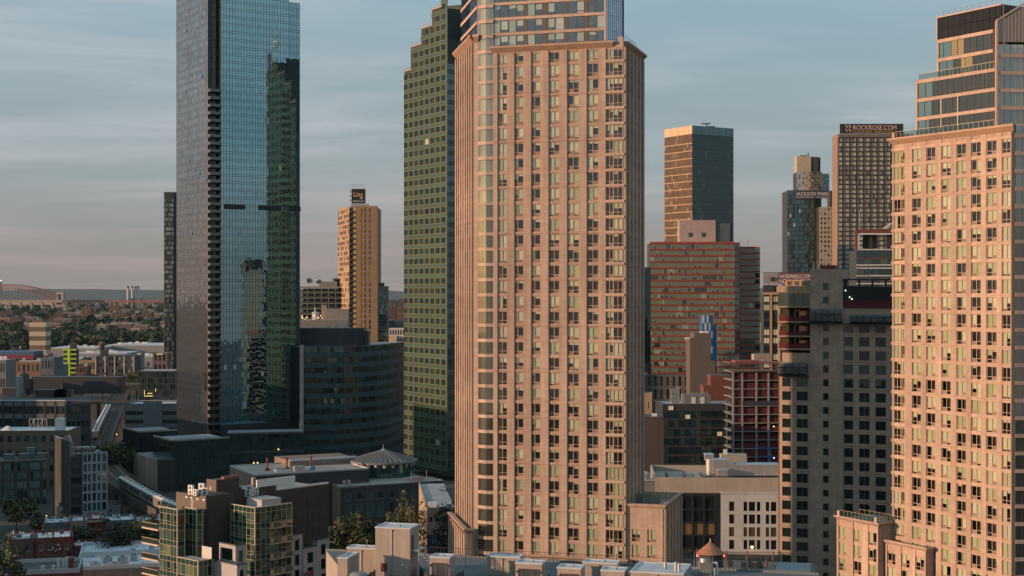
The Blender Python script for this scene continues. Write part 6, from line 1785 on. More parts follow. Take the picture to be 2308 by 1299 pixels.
    for u in (1592, 1600, 1620, 1640): q = pt(u, 424.5); lg.bar((q[0] - dk.bx, q[1] - dk.by, 0), (q[0] - dk.bx, q[1] - dk.by, 1.2), .1)
    for i in range(12): q = pt(1662 + i * 7.6, 423.9); lg.box(q[0] - dk.bx - .15, q[0] - dk.bx + .15, -.6, -.1, 0, .5)
    dk.part('duct_supports', lg, METAL_D)
    c = pt(1626, 436); h4 = zz(1025, 436)
    b.part('bulkhead', MB().box(c[0] - b.bx, c[0] - b.bx + 7.6, c[1] - b.by, c[1] - b.by + 4, zr, h4), CRM); b.part('roof_box', MB().box(c[0] - b.bx + .8, c[0] - b.bx + 1.8, c[1] - b.by + .5, c[1] - b.by + 1.5, h4, h4 + 1.4), METAL_W)
    # grey tank house behind the pink tower's wing
    t = Block('roof_house', 'small grey stair house with a railed galvanised tank on top', 'roof house', 1441, 392, w=4.2, d=5, ang=4)
    zt2 = zz(1085, 392); t.core(0, zt2, mat('grey_plaster', (.24, .225, .21), .9, noise=.1), 0); t.lbox('slab', -.3, 4.5, -.3, 5.3, zt2, zt2 + .25, mat('slab_pale', (.40, .36, .32), .8))
    t.part('tank', MB().cone(*t.lpt(2, 2.2)[:2], zt2 + .25, zt2 + 1.8, 1.1, 1.1, 16).cone(*t.lpt(2, 2.2)[:2], zt2 + 1.8, zt2 + 2.4, 1.1, .3, 16), METAL_G)
    rl = MB()
    for x, y in ((0, 0), (1.4, 0), (2.8, 0), (4.2, 0), (4.2, 2.5), (4.2, 5)): p = t.lpt(x, y); rl.bar((p[0], p[1], zt2), (p[0], p[1], zt2 + 1.5), .05)
    rl.bar((*t.lpt(0, 0)[:2], zt2 + 1.5), (*t.lpt(4.2, 0)[:2], zt2 + 1.5), .05).bar((*t.lpt(4.2, 0)[:2], zt2 + 1.5), (*t.lpt(4.2, 5)[:2], zt2 + 1.5), .05); t.part('railing', rl, METAL_G)
make_white_building()
# ------------------------------------------------------------------ glass and brick apartment building in the near middle ground
def ac_unit(base, z, rz=0.0, s=1.0, label=None, group=None):
    """Outdoor condenser: case, fan grille, feet."""
    t = Thing('condenser_unit', label, 'air conditioner', base, group, z=z)
    t.o.rotation_euler = (0, 0, radians(rz)); t.o.scale = (s, s, s)
    t.part('case', MB().box(-.55, .55, -.25, .25, .15, 1.75), METAL_W)
    t.part('feet', MB().box(-.5, -.35, -.3, .3, 0, .15).box(.35, .5, -.3, .3, 0, .15), METAL_D)
    for zc in (.55, 1.3):
        g = MB(); n = 14
        g.face([(.28 * cos(2 * pi * k / n), -.262, zc + .28 * sin(2 * pi * k / n)) for k in range(n)])
        t.part('fan_grille', g, METAL_D)
    return t

def make_glass_brick():
    th = Thing('apartment_building', 'charcoal brick and green glass apartment building with stepped terraces and balconies', 'building', pt(540, 295))
    A_ = 48.0
    CH = mat('champagne_frame', (.46, .35, .25), .45)
    GB = [glass('bay_olive_blind', (.12, .155, .08), (.7, 1, .9), .035), glass('bay_green', (.035, .075, .058), (.6, .9, .85), .035), glass('bay_dark', (.012, .018, .017), (.6, .9, .85), .035), glass('bay_green_b', (.06, .11, .08), (.6, .9, .85), .035)]
    SPG = glass('bay_spandrel_green', (.016, .048, .042), (.6, .9, .85), .035)
    BRD = mat('charcoal_brown_brick', (.062, .050, .043), .85, noise=.15, joints=(.8, .28, .025), jcol=.7)
    BRL = mat('charcoal_brick_sunlit', (.15, .115, .09), .85, noise=.12, joints=(.8, .28, .025), jcol=.75)  # lighter copy of the dark brick, sunlight painted into these faces
    WHP = mat('white_grey_panel', (.36, .34, .33), .7, noise=.06, joints=(1.6, 1.0, .02), jcol=.8)
    def vol(u, Y, uL, uR, zt, z0=1.0):
        P = pt(u, Y); w = reach(P, A_, uR); d = reach(P, A_ + 90, uL)
        fr = Face(th, P, A_, w); lf = Face(th, go(P, A_ + 90, d), A_ - 90, d)
        return P, w, d, fr, lf
    def mass(P, w, d, z0, zt, m, roof=ROOF_GREY, i=.12, name='mass'):
        q = [go(go(P, A_, i), A_ + 90, i), go(go(P, A_, w - i), A_ + 90, i), go(go(P, A_, w - i), A_ + 90, d - i), go(go(P, A_, i), A_ + 90, d - i)]
        th.part(name, MB().prism(th.rel(q), z0, zt, 0, 1), [m, roof])
    def glazed(f, w, zt, zlo, cw=1.25, lit=True):
        n = max(1, round(w / cw)); c = w / n; fl = 3.05
        j = 0; z = zt
        rows = [(zt - 1.0, zt, 'sp')]; z = zt - 1.0
        while z > zlo:
            rows += [(z - 2.05, z, 'v'), (z - 3.05, z - 2.05, 'sp')]; z -= 3.05
        for (a, b_, k) in rows:
            for i in range(n):
                g = SPG if k == 'sp' else R.choices(GB, (4, 3, 3, 3) if lit else (1, 4, 4, 2))[0]
                key = ('gz', round(c, 2), round(b_ - a, 2), g.name, R.randrange(3))
                if key not in _WC:
                    e = R.uniform(-.006, .006)
                    q = MB().face([(.03, 0, .03), (c - .03, e, .03), (c - .03, e, b_ - a - .03), (.03, 0, b_ - a - .03)], 1)
                    q.box(-.03, .03, -.07, .03, 0, b_ - a).box(.03, c, -.06, .03, -.03, .03)
                    if k == 'v' and R.random() < .35: q.box(.03, c, -.05, .03, .55, .6)
                    _WC[key] = q.mesh('pane', [CH, g])
                f.put('pane', _WC[key], i * c, a)
        f.build('corner_post', MB().box(w - .09, w + .09, -.12, .09, zlo - 3, zt + .1), CH); f.build('coping', MB().box(-.05, w + .05, -.12, .2, zt, zt + .16), CH)
    # main brick body
    P, w, d, fr, lf = vol(489, 296, 408, 741, 33)
    zt = 33.0
    cols = []
    for u in (664, 691, 703, 718): s = fr.s(u); cols.append((s - .35, s + .35))
    punched(fr, 1, zt, 0, 0, BRD, [glass('green_lit_window', (.12, .14, .03), (.8, 1, .9), .12), GB[1]], cols=cols, rows=[(zt - 4.6, zt - 2.4), (zt - 7.9, zt - 5.7), (zt - 11.2, zt - 9.0), (zt - 14.4, zt - 12.3)], objs=True, frame=BRL, depth=.15)
    mass(P, w, 14, 0, zt - .6, BRD)
    lf2 = Face(th, go(P, A_ + 90, 14), A_ - 90, 14); lf2.build('wall', MB().box(0, 14, 0, .3, 1, zt), BRL)
    sx = fr.s(623)
    fr.build('parapet', MB().box(sx, w, .05, .4, zt, zt + .4), METAL_W)
    pq = lambda x, y: th.rel([go(go(P, A_, x), A_ + 90, y)])[0]
    th.part('parapet_inner', MB().prism([pq(sx, 6.5), pq(w - 4, 6.5), pq(w - 4, 6.8), pq(sx, 6.8)], zt - .6, zt + 1.6), METAL_W)
    fr.build('raised_parapet', MB().box(0, sx, .02, .4, zt, zt + 1.1), BRD)
    th.part('flue', MB().prism([pq(sx - 3, 4), pq(sx - 2.2, 4), pq(sx - 2.2, 4.6), pq(sx - 3, 4.6)], zt, zt + 2.6), STUCCO)
    for x in (4.0, 9.5): th.part('roof_tarp', MB().prism([pq(x, 2), pq(x + 1.8, 2), pq(x + 1.8, 2.8), pq(x, 2.8)], zt - .6, zt + 1.35), mat('faded_red_cover', (.25, .07, .06), .8))
    # stair bulkhead
    P2, w2, d2, f2, l2 = vol(489, 295.6, 465.5, 539, 37)
    z2 = zz(1083, 295.6)
    f2.build('bulkhead_wall', MB().box(0, w2, 0, .3, zt - 2, z2), BRD); l2.build('bulkhead_wall', MB().box(0, d2, 0, .3, zt - 2, z2), BRL); mass(P2, w2, d2, zt - 2, z2 - .15, BRD, ROOF_DARK)
    l2.put('lit_window', win_mesh(.55, .75, [METAL_D, WARMROOM], 1, 1, .06, 'bh'), d2 * .3, z2 - 2.2, -.05); f2.build('roof_cover', MB().box(2.5, 6.2, 1, 2, z2 - .1, z2 + .35), MAT['faded_red_cover'])
    # front brick block with wall lamps
    P3, w3, d3, f3, l3 = vol(465, 288, 408.6, 492, 34.4)
    z3 = zz(1119, 288)
    l3.build('wall', MB().box(0, d3, 0, .3, 8, z3), BRL); f3.build('wall', MB().box(0, w3 + 4, 0, .3, 8, z3), BRD); mass(P3, w3 + 4, d3, 2, z3 - .2, BRD, ROOF_DARK)
    l3.build('door', MB().box(d3 * .4, d3 * .4 + .8, -.06, 0, z3 - 3.6, z3 - 1.0), mat('tan_door', (.30, .24, .18), .7))
    for x in (.22, .42, .66, .9): l3.put('wall_lamp', MB().box(-.06, .06, -.14, 0, 0, .12).mesh('wall_lamp', LAMPW), d3 * x, z3 - .75 - .1 * (x * 3 % 1))
    # glass bays
    P5, w5, d5, f5, l5 = vol(400, 283, 361, 416, 32.6); zb = zz(1150, 283)
    glazed(l5, d5, zb, 12); glazed(f5, w5, zb, 12, lit=False); mass(P5, w5, d5, 3, zb - .1, METAL_D, ROOF_WHITE)
    P6, w6, d6, f6, l6 = vol(443, 285, 418, 456, 32.6); zb6 = zz(1149, 285)
    glazed(l6, d6, zb6, 12); glazed(f6, w6, zb6, 12, lit=False); mass(P6, w6, d6, 3, zb6 - .1, METAL_D, ROOF_WHITE)
    P7, w7, d7, f7, l7 = vol(447, 276, 400, 478, 24); z7 = zz(1266, 276)
    glazed(l7, d7, z7, 10); glazed(f7, w7, z7, 10, lit=False); mass(P7, w7, d7, 3, z7 - .1, METAL_D, ROOF_GREY)
    P4, w4, d4, f4, l4 = vol(575, 285, 520, 657, 32.6); z4 = zz(1146, 285)
    glazed(l4, d4, z4, 10); glazed(f4, w4, z4, 10, lit=False); mass(P4, w4, d4, 3, z4 - .6, METAL_D, ROOF_WHITE)
    th.part('roof_step', MB().prism(th.rel([go(go(P4, A_, 4), A_ + 90, 3), go(go(P4, A_, w4 - .2), A_ + 90, 3), go(go(P4, A_, w4 - .2), A_ + 90, d4), go(go(P4, A_, 4), A_ + 90, d4)]), z4 - .6, z4 + .9), WHP)
    # balconies on the shaded face
    bal = MB().box(0, w4 * .62, -1.3, 0, -.2, 0, 0).box(0, w4 * .62, -1.3, -1.24, .05, 1.05, 1).box(0, .05, -1.24, 0, .05, 1.05, 1).box(0, w4 * .62, -1.33, -1.22, 1.05, 1.1, 0)
    bme = bal.mesh('balcony', [mat('balcony_edge_pale', (.40, .32, .25), .8), glass('balcony_clear_guard', (.07, .09, .07), (.9, 1, .95), .12)])
    for k in range(4): f4.put('balcony', bme, w4 * .3, z4 - 4.1 - k * 3.05)
    for k in range(4):
        for x in (.27, .52): f4.put('balcony_door', win_mesh(.95, 2.1, [WHP, GB[2]], 1, 1, .1, 'bd'), w4 * x, z4 - 4.0 - k * 3.05, -.1)
    # long balconies reaching out past the sunlit bay
    Pb = pt(324, 293); fb = Face(th, Pb, A_ - 90, reach(Pb, A_ - 90, 361)); bl = fb.w
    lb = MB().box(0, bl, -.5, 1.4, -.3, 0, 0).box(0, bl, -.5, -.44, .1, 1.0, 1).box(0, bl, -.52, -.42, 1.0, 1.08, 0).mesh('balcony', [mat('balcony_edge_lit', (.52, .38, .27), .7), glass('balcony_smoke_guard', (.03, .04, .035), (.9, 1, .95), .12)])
    for k in range(5): fb.put('balcony', lb, 0, zz(1192, 290) - k * 3.05)
    fb.build('wall', MB().box(bl * .62, bl + .8, 1.5, 2.2, 3, zz(1141, 290)), BRD)
    for k in range(5): fb.put('window', win_mesh(.8, 1.9, [METAL_D, GB[2]], 1, 1, .06, 'lbw'), bl * .7, zz(1192, 290) - k * 3.05 + .4, 1.42)
    # pale terrace cubes at the foot
    def cube(u, Y, uL, uR, v, wl_=True):
        P, w, d, f, l = vol(u, Y, uL, uR, 0); z = zz(v, Y)
        ops = [(d * .12, d * .82, z - 3.0, z - .7)] if wl_ else []
        l.build('cube_wall', wall_mb(d, 2, z, ops, .35), WHP)
        if ops: l.put('window', win_mesh(d * .7, 2.3, [METAL_D, GB[2]], 3, 1, .07, 'cubeL'), ops[0][0], ops[0][2], .2)
        fo = [(w * .3, w * .7, z - 3.2 - 3.05 * k, z - 1.0 - 3.05 * k) for k in range(3)]
        f.build('cube_wall', wall_mb(w, 2, z, fo, .3), WHP)
        for a, b_, c, d_ in fo: f.put('window', win_mesh(b_ - a, d_ - c, [METAL_D, R.choice(GB[1:])], 1, 1, .07, 'cubeF'), a, c, .18)
        mass(P, w, d, 1, z - .3, METAL_D, ROOF_DARK, .36)
        th.part('cube_coping', MB().prism(th.rel([go(go(P, A_, -.1), A_ + 90, -.1), go(P, A_, w), go(go(P, A_, w), A_ + 90, .35), go(go(P, A_, .35), A_ + 90, .35), go(go(P, A_, .35), A_ + 90, d), go(go(P, A_, -.1), A_ + 90, d)]), z, z + .22), METAL_D)
    cube(531, 279, 494, 554.5, 1231); cube(534, 274, 480, 556, 1275, False); cube(657.5, 297, 640, 682, 1208, False); cube(683, 299, 668, 716, 1237, False); cube(716, 303, 705, 742, 1218, False)
    th.part('terrace_screen', MB().prism(th.rel([pt(455, 281), pt(477, 279), pt(477, 279.2), pt(455, 281.2)]), 22, 26), mat('white_screen', (.5, .46, .42), .8))
    th.part('red_base', MB().prism(th.rel([pt(690, 296), pt(742, 312), pt(742, 316), pt(690, 300)]), 0, zz(1280, 304)), BRICK_RED)
    # condensers on the two roofs
    for i, (u, Y, h) in enumerate(((431, 291, 1.15), (440, 289.5, .8), (455, 293, 1.2), (452, 290, .8), (463, 290.5, .9))):
        ac_unit(pt(u, Y), z3 - .2, -35 + 5 * i, h, 'white twin-fan condenser on the roof with wall lamps below', 'condensers above the wall lamps')
    for i, (u, Y, h) in enumerate(((543, 302, 1.3), (551, 301.5, 1.0), (563, 302, 1.35), (560, 301, 1.0), (571, 303, 1.0), (577, 303.5, 1.0))):
        ac_unit(pt(u, Y), zt - .6, -35 + 8 * i, h, 'white twin-fan condenser behind the lit stair bulkhead', 'condensers behind the stair bulkhead')
make_glass_brick()

# ------------------------------------------------------------------ elevated railway
def make_railway():
    path = [pt(290, 1150), pt(276, 1000), pt(262, 860), pt(247, 760), pt(233, 690), pt(224, 640), pt(222, 600), pt(228, 565), pt(248, 530), pt(286, 497), pt(333, 468), pt(384, 443), pt(450, 421), pt(560, 398), pt(680, 382), pt(760, 372), pt(860, 362)]
    # smooth
    for _ in range(2):
        q = [path[0]]
        for a, b in zip(path[:-1], path[1:]):
            q += [(a[0] * .75 + b[0] * .25, a[1] * .75 + b[1] * .25), (a[0] * .25 + b[0] * .75, a[1] * .25 + b[1] * .75)]
        path = q + [path[-1]]
    nrm = []
    for i in range(len(path)):
        a = path[max(0, i - 1)]; b = path[min(len(path) - 1, i + 1)]; dx, dy = b[0] - a[0], b[1] - a[1]; L_ = sqrt(dx * dx + dy * dy); nrm.append((-dy / L_, dx / L_))
    th = Thing('rail_viaduct', 'curving elevated steel rail viaduct with two tracks between low buildings', 'viaduct', path[len(path) // 2])
    zd = 8.6
    def strip(o0, o1, z0, z1, m, name, kind=None):
        mb = MB()
        for i in range(len(path) - 1):
            P = [(path[k][0] + nrm[k][0] * o - th.bx, path[k][1] + nrm[k][1] * o - th.by) for k in (i, i + 1) for o in (o0, o1)]
            a, b, c, d = P[0], P[1], P[3], P[2]
            mb.face([(*a, z1), (*b, z1), (*c, z1), (*d, z1)]); mb.face([(*a, z0), (*d, z0), (*d, z1), (*a, z1)]); mb.face([(*b, z1), (*c, z1), (*c, z0), (*b, z0)])
        return th.part(name, mb, m, kind)
    ST = mat('viaduct_steel', (.055, .05, .046), .7, noise=.3); BAL = mat('track_deck_timber', (.040, .033, .028), .95, noise=.3, nscale=1); RA = mat('rail_steel', (.16, .115, .085), .6); CW = mat('walkway_rust', (.17, .105, .065), .9, noise=.2)
    strip(-5.2, 5.2, zd - 1.4, zd, BAL, 'deck'); 
    for o in (-5.4, 5.2): strip(o, o + .25, zd - 1.6, zd + .9, ST, 'girder')
    for c in (-2.3, 2.3):
        for o in (-.72, .72): strip(c + o - .07, c + o + .07, zd, zd + .18, RA, 'rail')
        strip(c + 1.35, c + 1.5, zd + .1, zd + .35, RA, 'third_rail')
    strip(-.35, .35, zd, zd + .12, CW, 'walkway'); strip(4.2, 5.0, zd + .02, zd + .15, CW, 'walkway')
    tie = MB()
    for i in range(len(path) - 1):
        a, b = path[i], path[i + 1]; L_ = sqrt((b[0] - a[0]) ** 2 + (b[1] - a[1]) ** 2); n = int(L_ / 1.4)
        for k in range(n):
            t = k / n; x, y = a[0] + (b[0] - a[0]) * t - th.bx, a[1] + (b[1] - a[1]) * t - th.by; nx_, ny_ = nrm[i]
            for c in (-2.3, 2.3):
                p0 = (x + nx_ * (c - 1.3), y + ny_ * (c - 1.3)); p1 = (x + nx_ * (c + 1.3), y + ny_ * (c + 1.3)); tx, ty = -ny_ * .12, nx_ * .12
                tie.face([(p0[0] - tx, p0[1] - ty, zd + .08), (p1[0] - tx, p1[1] - ty, zd + .08), (p1[0] + tx, p1[1] + ty, zd + .08), (p0[0] + tx, p0[1] + ty, zd + .08)])
    th.part('sleepers', tie, mat('sleeper_timber', (.05, .04, .032), .95), 'stuff')
    i = 0
    while i < len(path):
        for o in (-4.2, 4.2):
            x, y = path[i][0] + nrm[i][0] * o - th.bx, path[i][1] + nrm[i][1] * o - th.by
            th.part('column', MB().box(x - .3, x + .3, y - .3, y + .3, 0, zd - 1.4), ST)
        i += 2
    def along(dist_from, off):
        s = 0
        for i in range(len(path) - 1):
            a, b = path[i], path[i + 1]; L_ = sqrt((b[0] - a[0]) ** 2 + (b[1] - a[1]) ** 2)
            if s + L_ >= dist_from:
                t = (dist_from - s) / L_; return (a[0] + (b[0] - a[0]) * t + nrm[i][0] * off, a[1] + (b[1] - a[1]) * t + nrm[i][1] * off), math.degrees(atan2(b[1] - a[1], b[0] - a[0]))
            s += L_
        return path[-1], 0
    # subway cars
    STL = mat('stainless_car', (.36, .34, .30), .4, metal=.5, noise=.1, nscale=2); CWN = glass('car_window', (.02, .02, .02), (.8, .8, .8), .12)
    body = MB().box(-8.6, 8.6, -1.4, 1.4, .5, 3.25); rf = MB().prism([(-8.6, -1.4), (8.6, -1.4), (8.6, 1.4), (-8.6, 1.4)], 3.25, 3.3)
    arc = MB()
    for k in range(6):
        a0, a1 = pi * k / 6, pi * (k + 1) / 6
        arc.face([(-8.6, 1.4 * cos(a0), 3.25 + .45 * sin(a0)), (8.6, 1.4 * cos(a0), 3.25 + .45 * sin(a0)), (8.6, 1.4 * cos(a1), 3.25 + .45 * sin(a1)), (-8.6, 1.4 * cos(a1), 3.25 + .45 * sin(a1))])
    for x in (-8.6, 8.6): arc.face([(x, 1.4 * cos(pi * k / 6), 3.25 + .45 * sin(pi * k / 6)) for k in range(7)])
    bm, am = body.mesh('car_body', STL), arc.mesh('car_roof', mat('car_roof_pale', (.50, .50, .49), .5, noise=.1))
    wm = MB().box(0, 1.2, -.02, .02, 1.5, 2.6).mesh('car_window', CWN); dm = MB().box(0, 1.3, -.03, .03, .6, 2.9).mesh('car_door', mat('car_door_steel', (.22, .21, .20), .4, metal=.5)); vm = MB().box(-.7, .7, -.45, .45, 3.68, 3.85).mesh('roof_vent', METAL_D); um = MB().box(-6.5, 6.5, -1.1, 1.1, -.3, .48).mesh('underframe', METAL_D)
    def car(d, off, label, group):
        p, a = along(d, off)
        t = Thing('subway_car', label, 'train car', p, group, z=zd + .3); t.o.rotation_euler = (0, 0, radians(a))
        for nm, me in (('car_body', bm), ('car_roof', am), ('underframe', um)): put(nm, me, t.o)
        for s_ in (-1, 1):
            for k in range(4): put('car_door', dm, t.o, (-7.3 + k * 4.45, s_ * 1.41, 0)); 
            for k in range(3): put('car_window', wm, t.o, (-5.35 + k * 4.45, s_ * 1.42, 0)); put('car_window', wm, t.o, (-4.1 + k * 4.45, s_ * 1.42, 0))
        for k in range(4): put('roof_vent', vm, t.o, (-6 + k * 4, 0, 0))
    L0 = 0
    tot = sum(sqrt((b[0] - a[0]) ** 2 + (b[1] - a[1]) ** 2) for a, b in zip(path[:-1], path[1:]))
    # distance along the path where the two trains stand
    def dist_at(Y): 
        s = 0
        for a, b in zip(path[:-1], path[1:]):
            s += sqrt((b[0] - a[0]) ** 2 + (b[1] - a[1]) ** 2)
            if b[1] < Y: return s
        return s
    d1 = dist_at(800)
    for k in range(9): car(d1 + k * 17.6, 2.3 * -1, 'stainless subway car on the straight stretch of the viaduct', 'subway cars in the train on the straight track')
    d2 = dist_at(492)
    for k in range(5): car(d2 + k * 17.6, -2.3, 'stainless subway car rounding the bend past the white rooftops', 'subway cars in the train on the bend')
    # station platform beside the bend
    dps = dist_at(465)
    p, a = along(dps, 9.5); pl = Thing('station_platform', 'narrow station platform with parapet and small lamps beside the viaduct bend', 'platform', p); pl.o.rotation_euler = (0, 0, radians(a))
    pl.part('slab', MB().box(-4, 46, -2.2, 2.2, zd - .3, zd + 1.0), mat('platform_concrete', (.26, .20, .15), .9, noise=.2)); pl.part('parapet', MB().box(-4, 46, 2.2, 2.5, zd - 2, zd + 3.0), mat('parapet_tan', (.30, .20, .14), .85, joints=(2.2, 3, .12))); pl.part('support', MB().box(-3, 45, -1, 1, 0, zd - .3), METAL_D)
    lm, pm = MB().box(-.16, .16, -.16, .16, 4.1, 4.4).mesh('lamp_head', LAMPW), MB().box(-.05, .05, -.05, .05, 1.0, 4.1).mesh('lamp_pole', METAL_D)
    for k in range(9): 
        put('lamp_pole', pm, pl.o, (-2 + k * 5.4, 1.6, zd)); put('lamp_head', lm, pl.o, (-2 + k * 5.4, 1.6, zd))
    # dark truss overpass beyond
    q = pt(238, 850); t = Thing('truss_bridge', 'dark steel truss overpass crossing behind the elevated railway', 'bridge', pt(205, 850))
    mb = MB(); n = 7; x0, x1 = pt(185, 850)[0] - t.bx, pt(318, 850)[0] - t.bx; zb, zt = zz(905, 850), zz(868, 850)
    for z in (zb, zt): mb.box(x0, x1, 0, .8, z - .5, z + .5)
    for k in range(n): 
        xa, xb = x0 + (x1 - x0) * k / n, x0 + (x1 - x0) * (k + 1) / n; mb.bar((xa, .4, zb), ((xa + xb) / 2, .4, zt), .35).bar(((xa + xb) / 2, .4, zt), (xb, .4, zb), .35)
    t.part('truss', mb, ST); t.part('deck', MB().box(x0, x1, .8, 12, zt - .5, zt + .6), ST); t.part('pier', MB().box(x0 + 5, x0 + 8, 2, 10, 0, zb), ST); t.part('pier', MB().box(x1 - 8, x1 - 5, 2, 10, 0, zb), ST)
make_railway()

# ------------------------------------------------------------------ low buildings in the shade
def simple(name, label, cat, u, Y, w, d, h, ang, wall, ncol=3, nrow=2, wins=None, roof=ROOF_WHITE, frame=None, wf=.42, hf=.55, group=None, side=None, objs=True, sill=None, par=.5, z0=0.0, P=None, both=True):
    b = Block(name, label, cat, u, Y, w=w, d=d, ang=ang, group=group, P=P)
    punched(b.front, z0, h, ncol, nrow, wall, wins or G_OLD, wf=wf, hf=hf, objs=objs, frame=frame, sill=sill, ztop_pad=.4, fr=.09)
    if side is not False: b.left.build('wall', MB().box(0, d, 0, .3, z0, h), side or wall)
    b.right.build('wall', MB().box(0, d, 0, .3, z0, h), wall); b.back.build('wall', MB().box(.3, w - .3, 0, .3, z0, h), wall)
    b.core(z0, h - .45, METAL_D, .32)
    mb = MB(); t = .28
    for x0, x1, y0, y1 in ((0, w, .0, t), (0, w, d - t, d), (0, t, t, d - t), (w - t, w, t, d - t)): mb.prism([b.lpt(x0, y0)[:2], b.lpt(x1, y0)[:2], b.lpt(x1, y1)[:2], b.lpt(x0, y1)[:2]], h + .002, h + par)
    b.part('parapet', mb, wall); b.part('roof', MB().prism(b.poly(.3), h - .44, h - .1), roof)
    return b
def chimney(b, x, y, z, h=1.4, m=None):
    b.part('chimney', MB().prism([b.lpt(x, y)[:2], b.lpt(x + .7, y)[:2], b.lpt(x + .7, y + .5)[:2], b.lpt(x, y + .5)[:2]], z - .3, z + h).prism([b.lpt(x - .08, y - .08)[:2], b.lpt(x + .78, y - .08)[:2], b.lpt(x + .78, y + .58)[:2], b.lpt(x - .08, y + .58)[:2]], z + h, z + h + .15), m or BRICK_BR)
def roof_vents(b, z, n, m=None):
    for _ in range(n):
        x, y = R.uniform(.8, b.w - .8), R.uniform(1, b.d - 1); p = b.lpt(x, y)
        b.part('roof_vent', MB().cone(p[0], p[1], z - .1, z + R.uniform(.5, 1.0), .16, .16, 8).cone(p[0], p[1], z + .9, z + 1.05, .26, .2, 8), m or METAL_W)

def clutter(b, z, n, x0=.8, y0=.8):
    """Small rooftop fittings: skylights, ducts, pipe runs, hatches."""
    for _ in range(n):
        x, y = R.uniform(x0, max(x0 + .1, b.w - 2.5)), R.uniform(y0, max(y0 + .1, b.d - 2.5)); k = R.randrange(4)
        if k == 0: b.lbox('skylight', x, x + R.uniform(.8, 1.6), y, y + 1.0, z, z + .35, R.choice((METAL_W, METAL_G)))
        elif k == 1: b.lbox('roof_hatch', x, x + 1.0, y, y + .9, z, z + R.uniform(.5, 1.1), R.choice((METAL_G, METAL_D, BRICK_BR)))
        elif k == 2: p, q = b.lpt(x, y), b.lpt(x + R.uniform(1, 2.4), y + R.uniform(-.6, 1.2)); b.part('pipe_run', MB().bar((p[0], p[1], z + .25), (q[0], q[1], z + .25), .12, seg=6), METAL_G)
        else: p = b.lpt(x, y); b.part('vent_stack', MB().cone(p[0], p[1], z, z + R.uniform(.7, 1.7), .14, .14, 8), R.choice((METAL_G, METAL_W)))

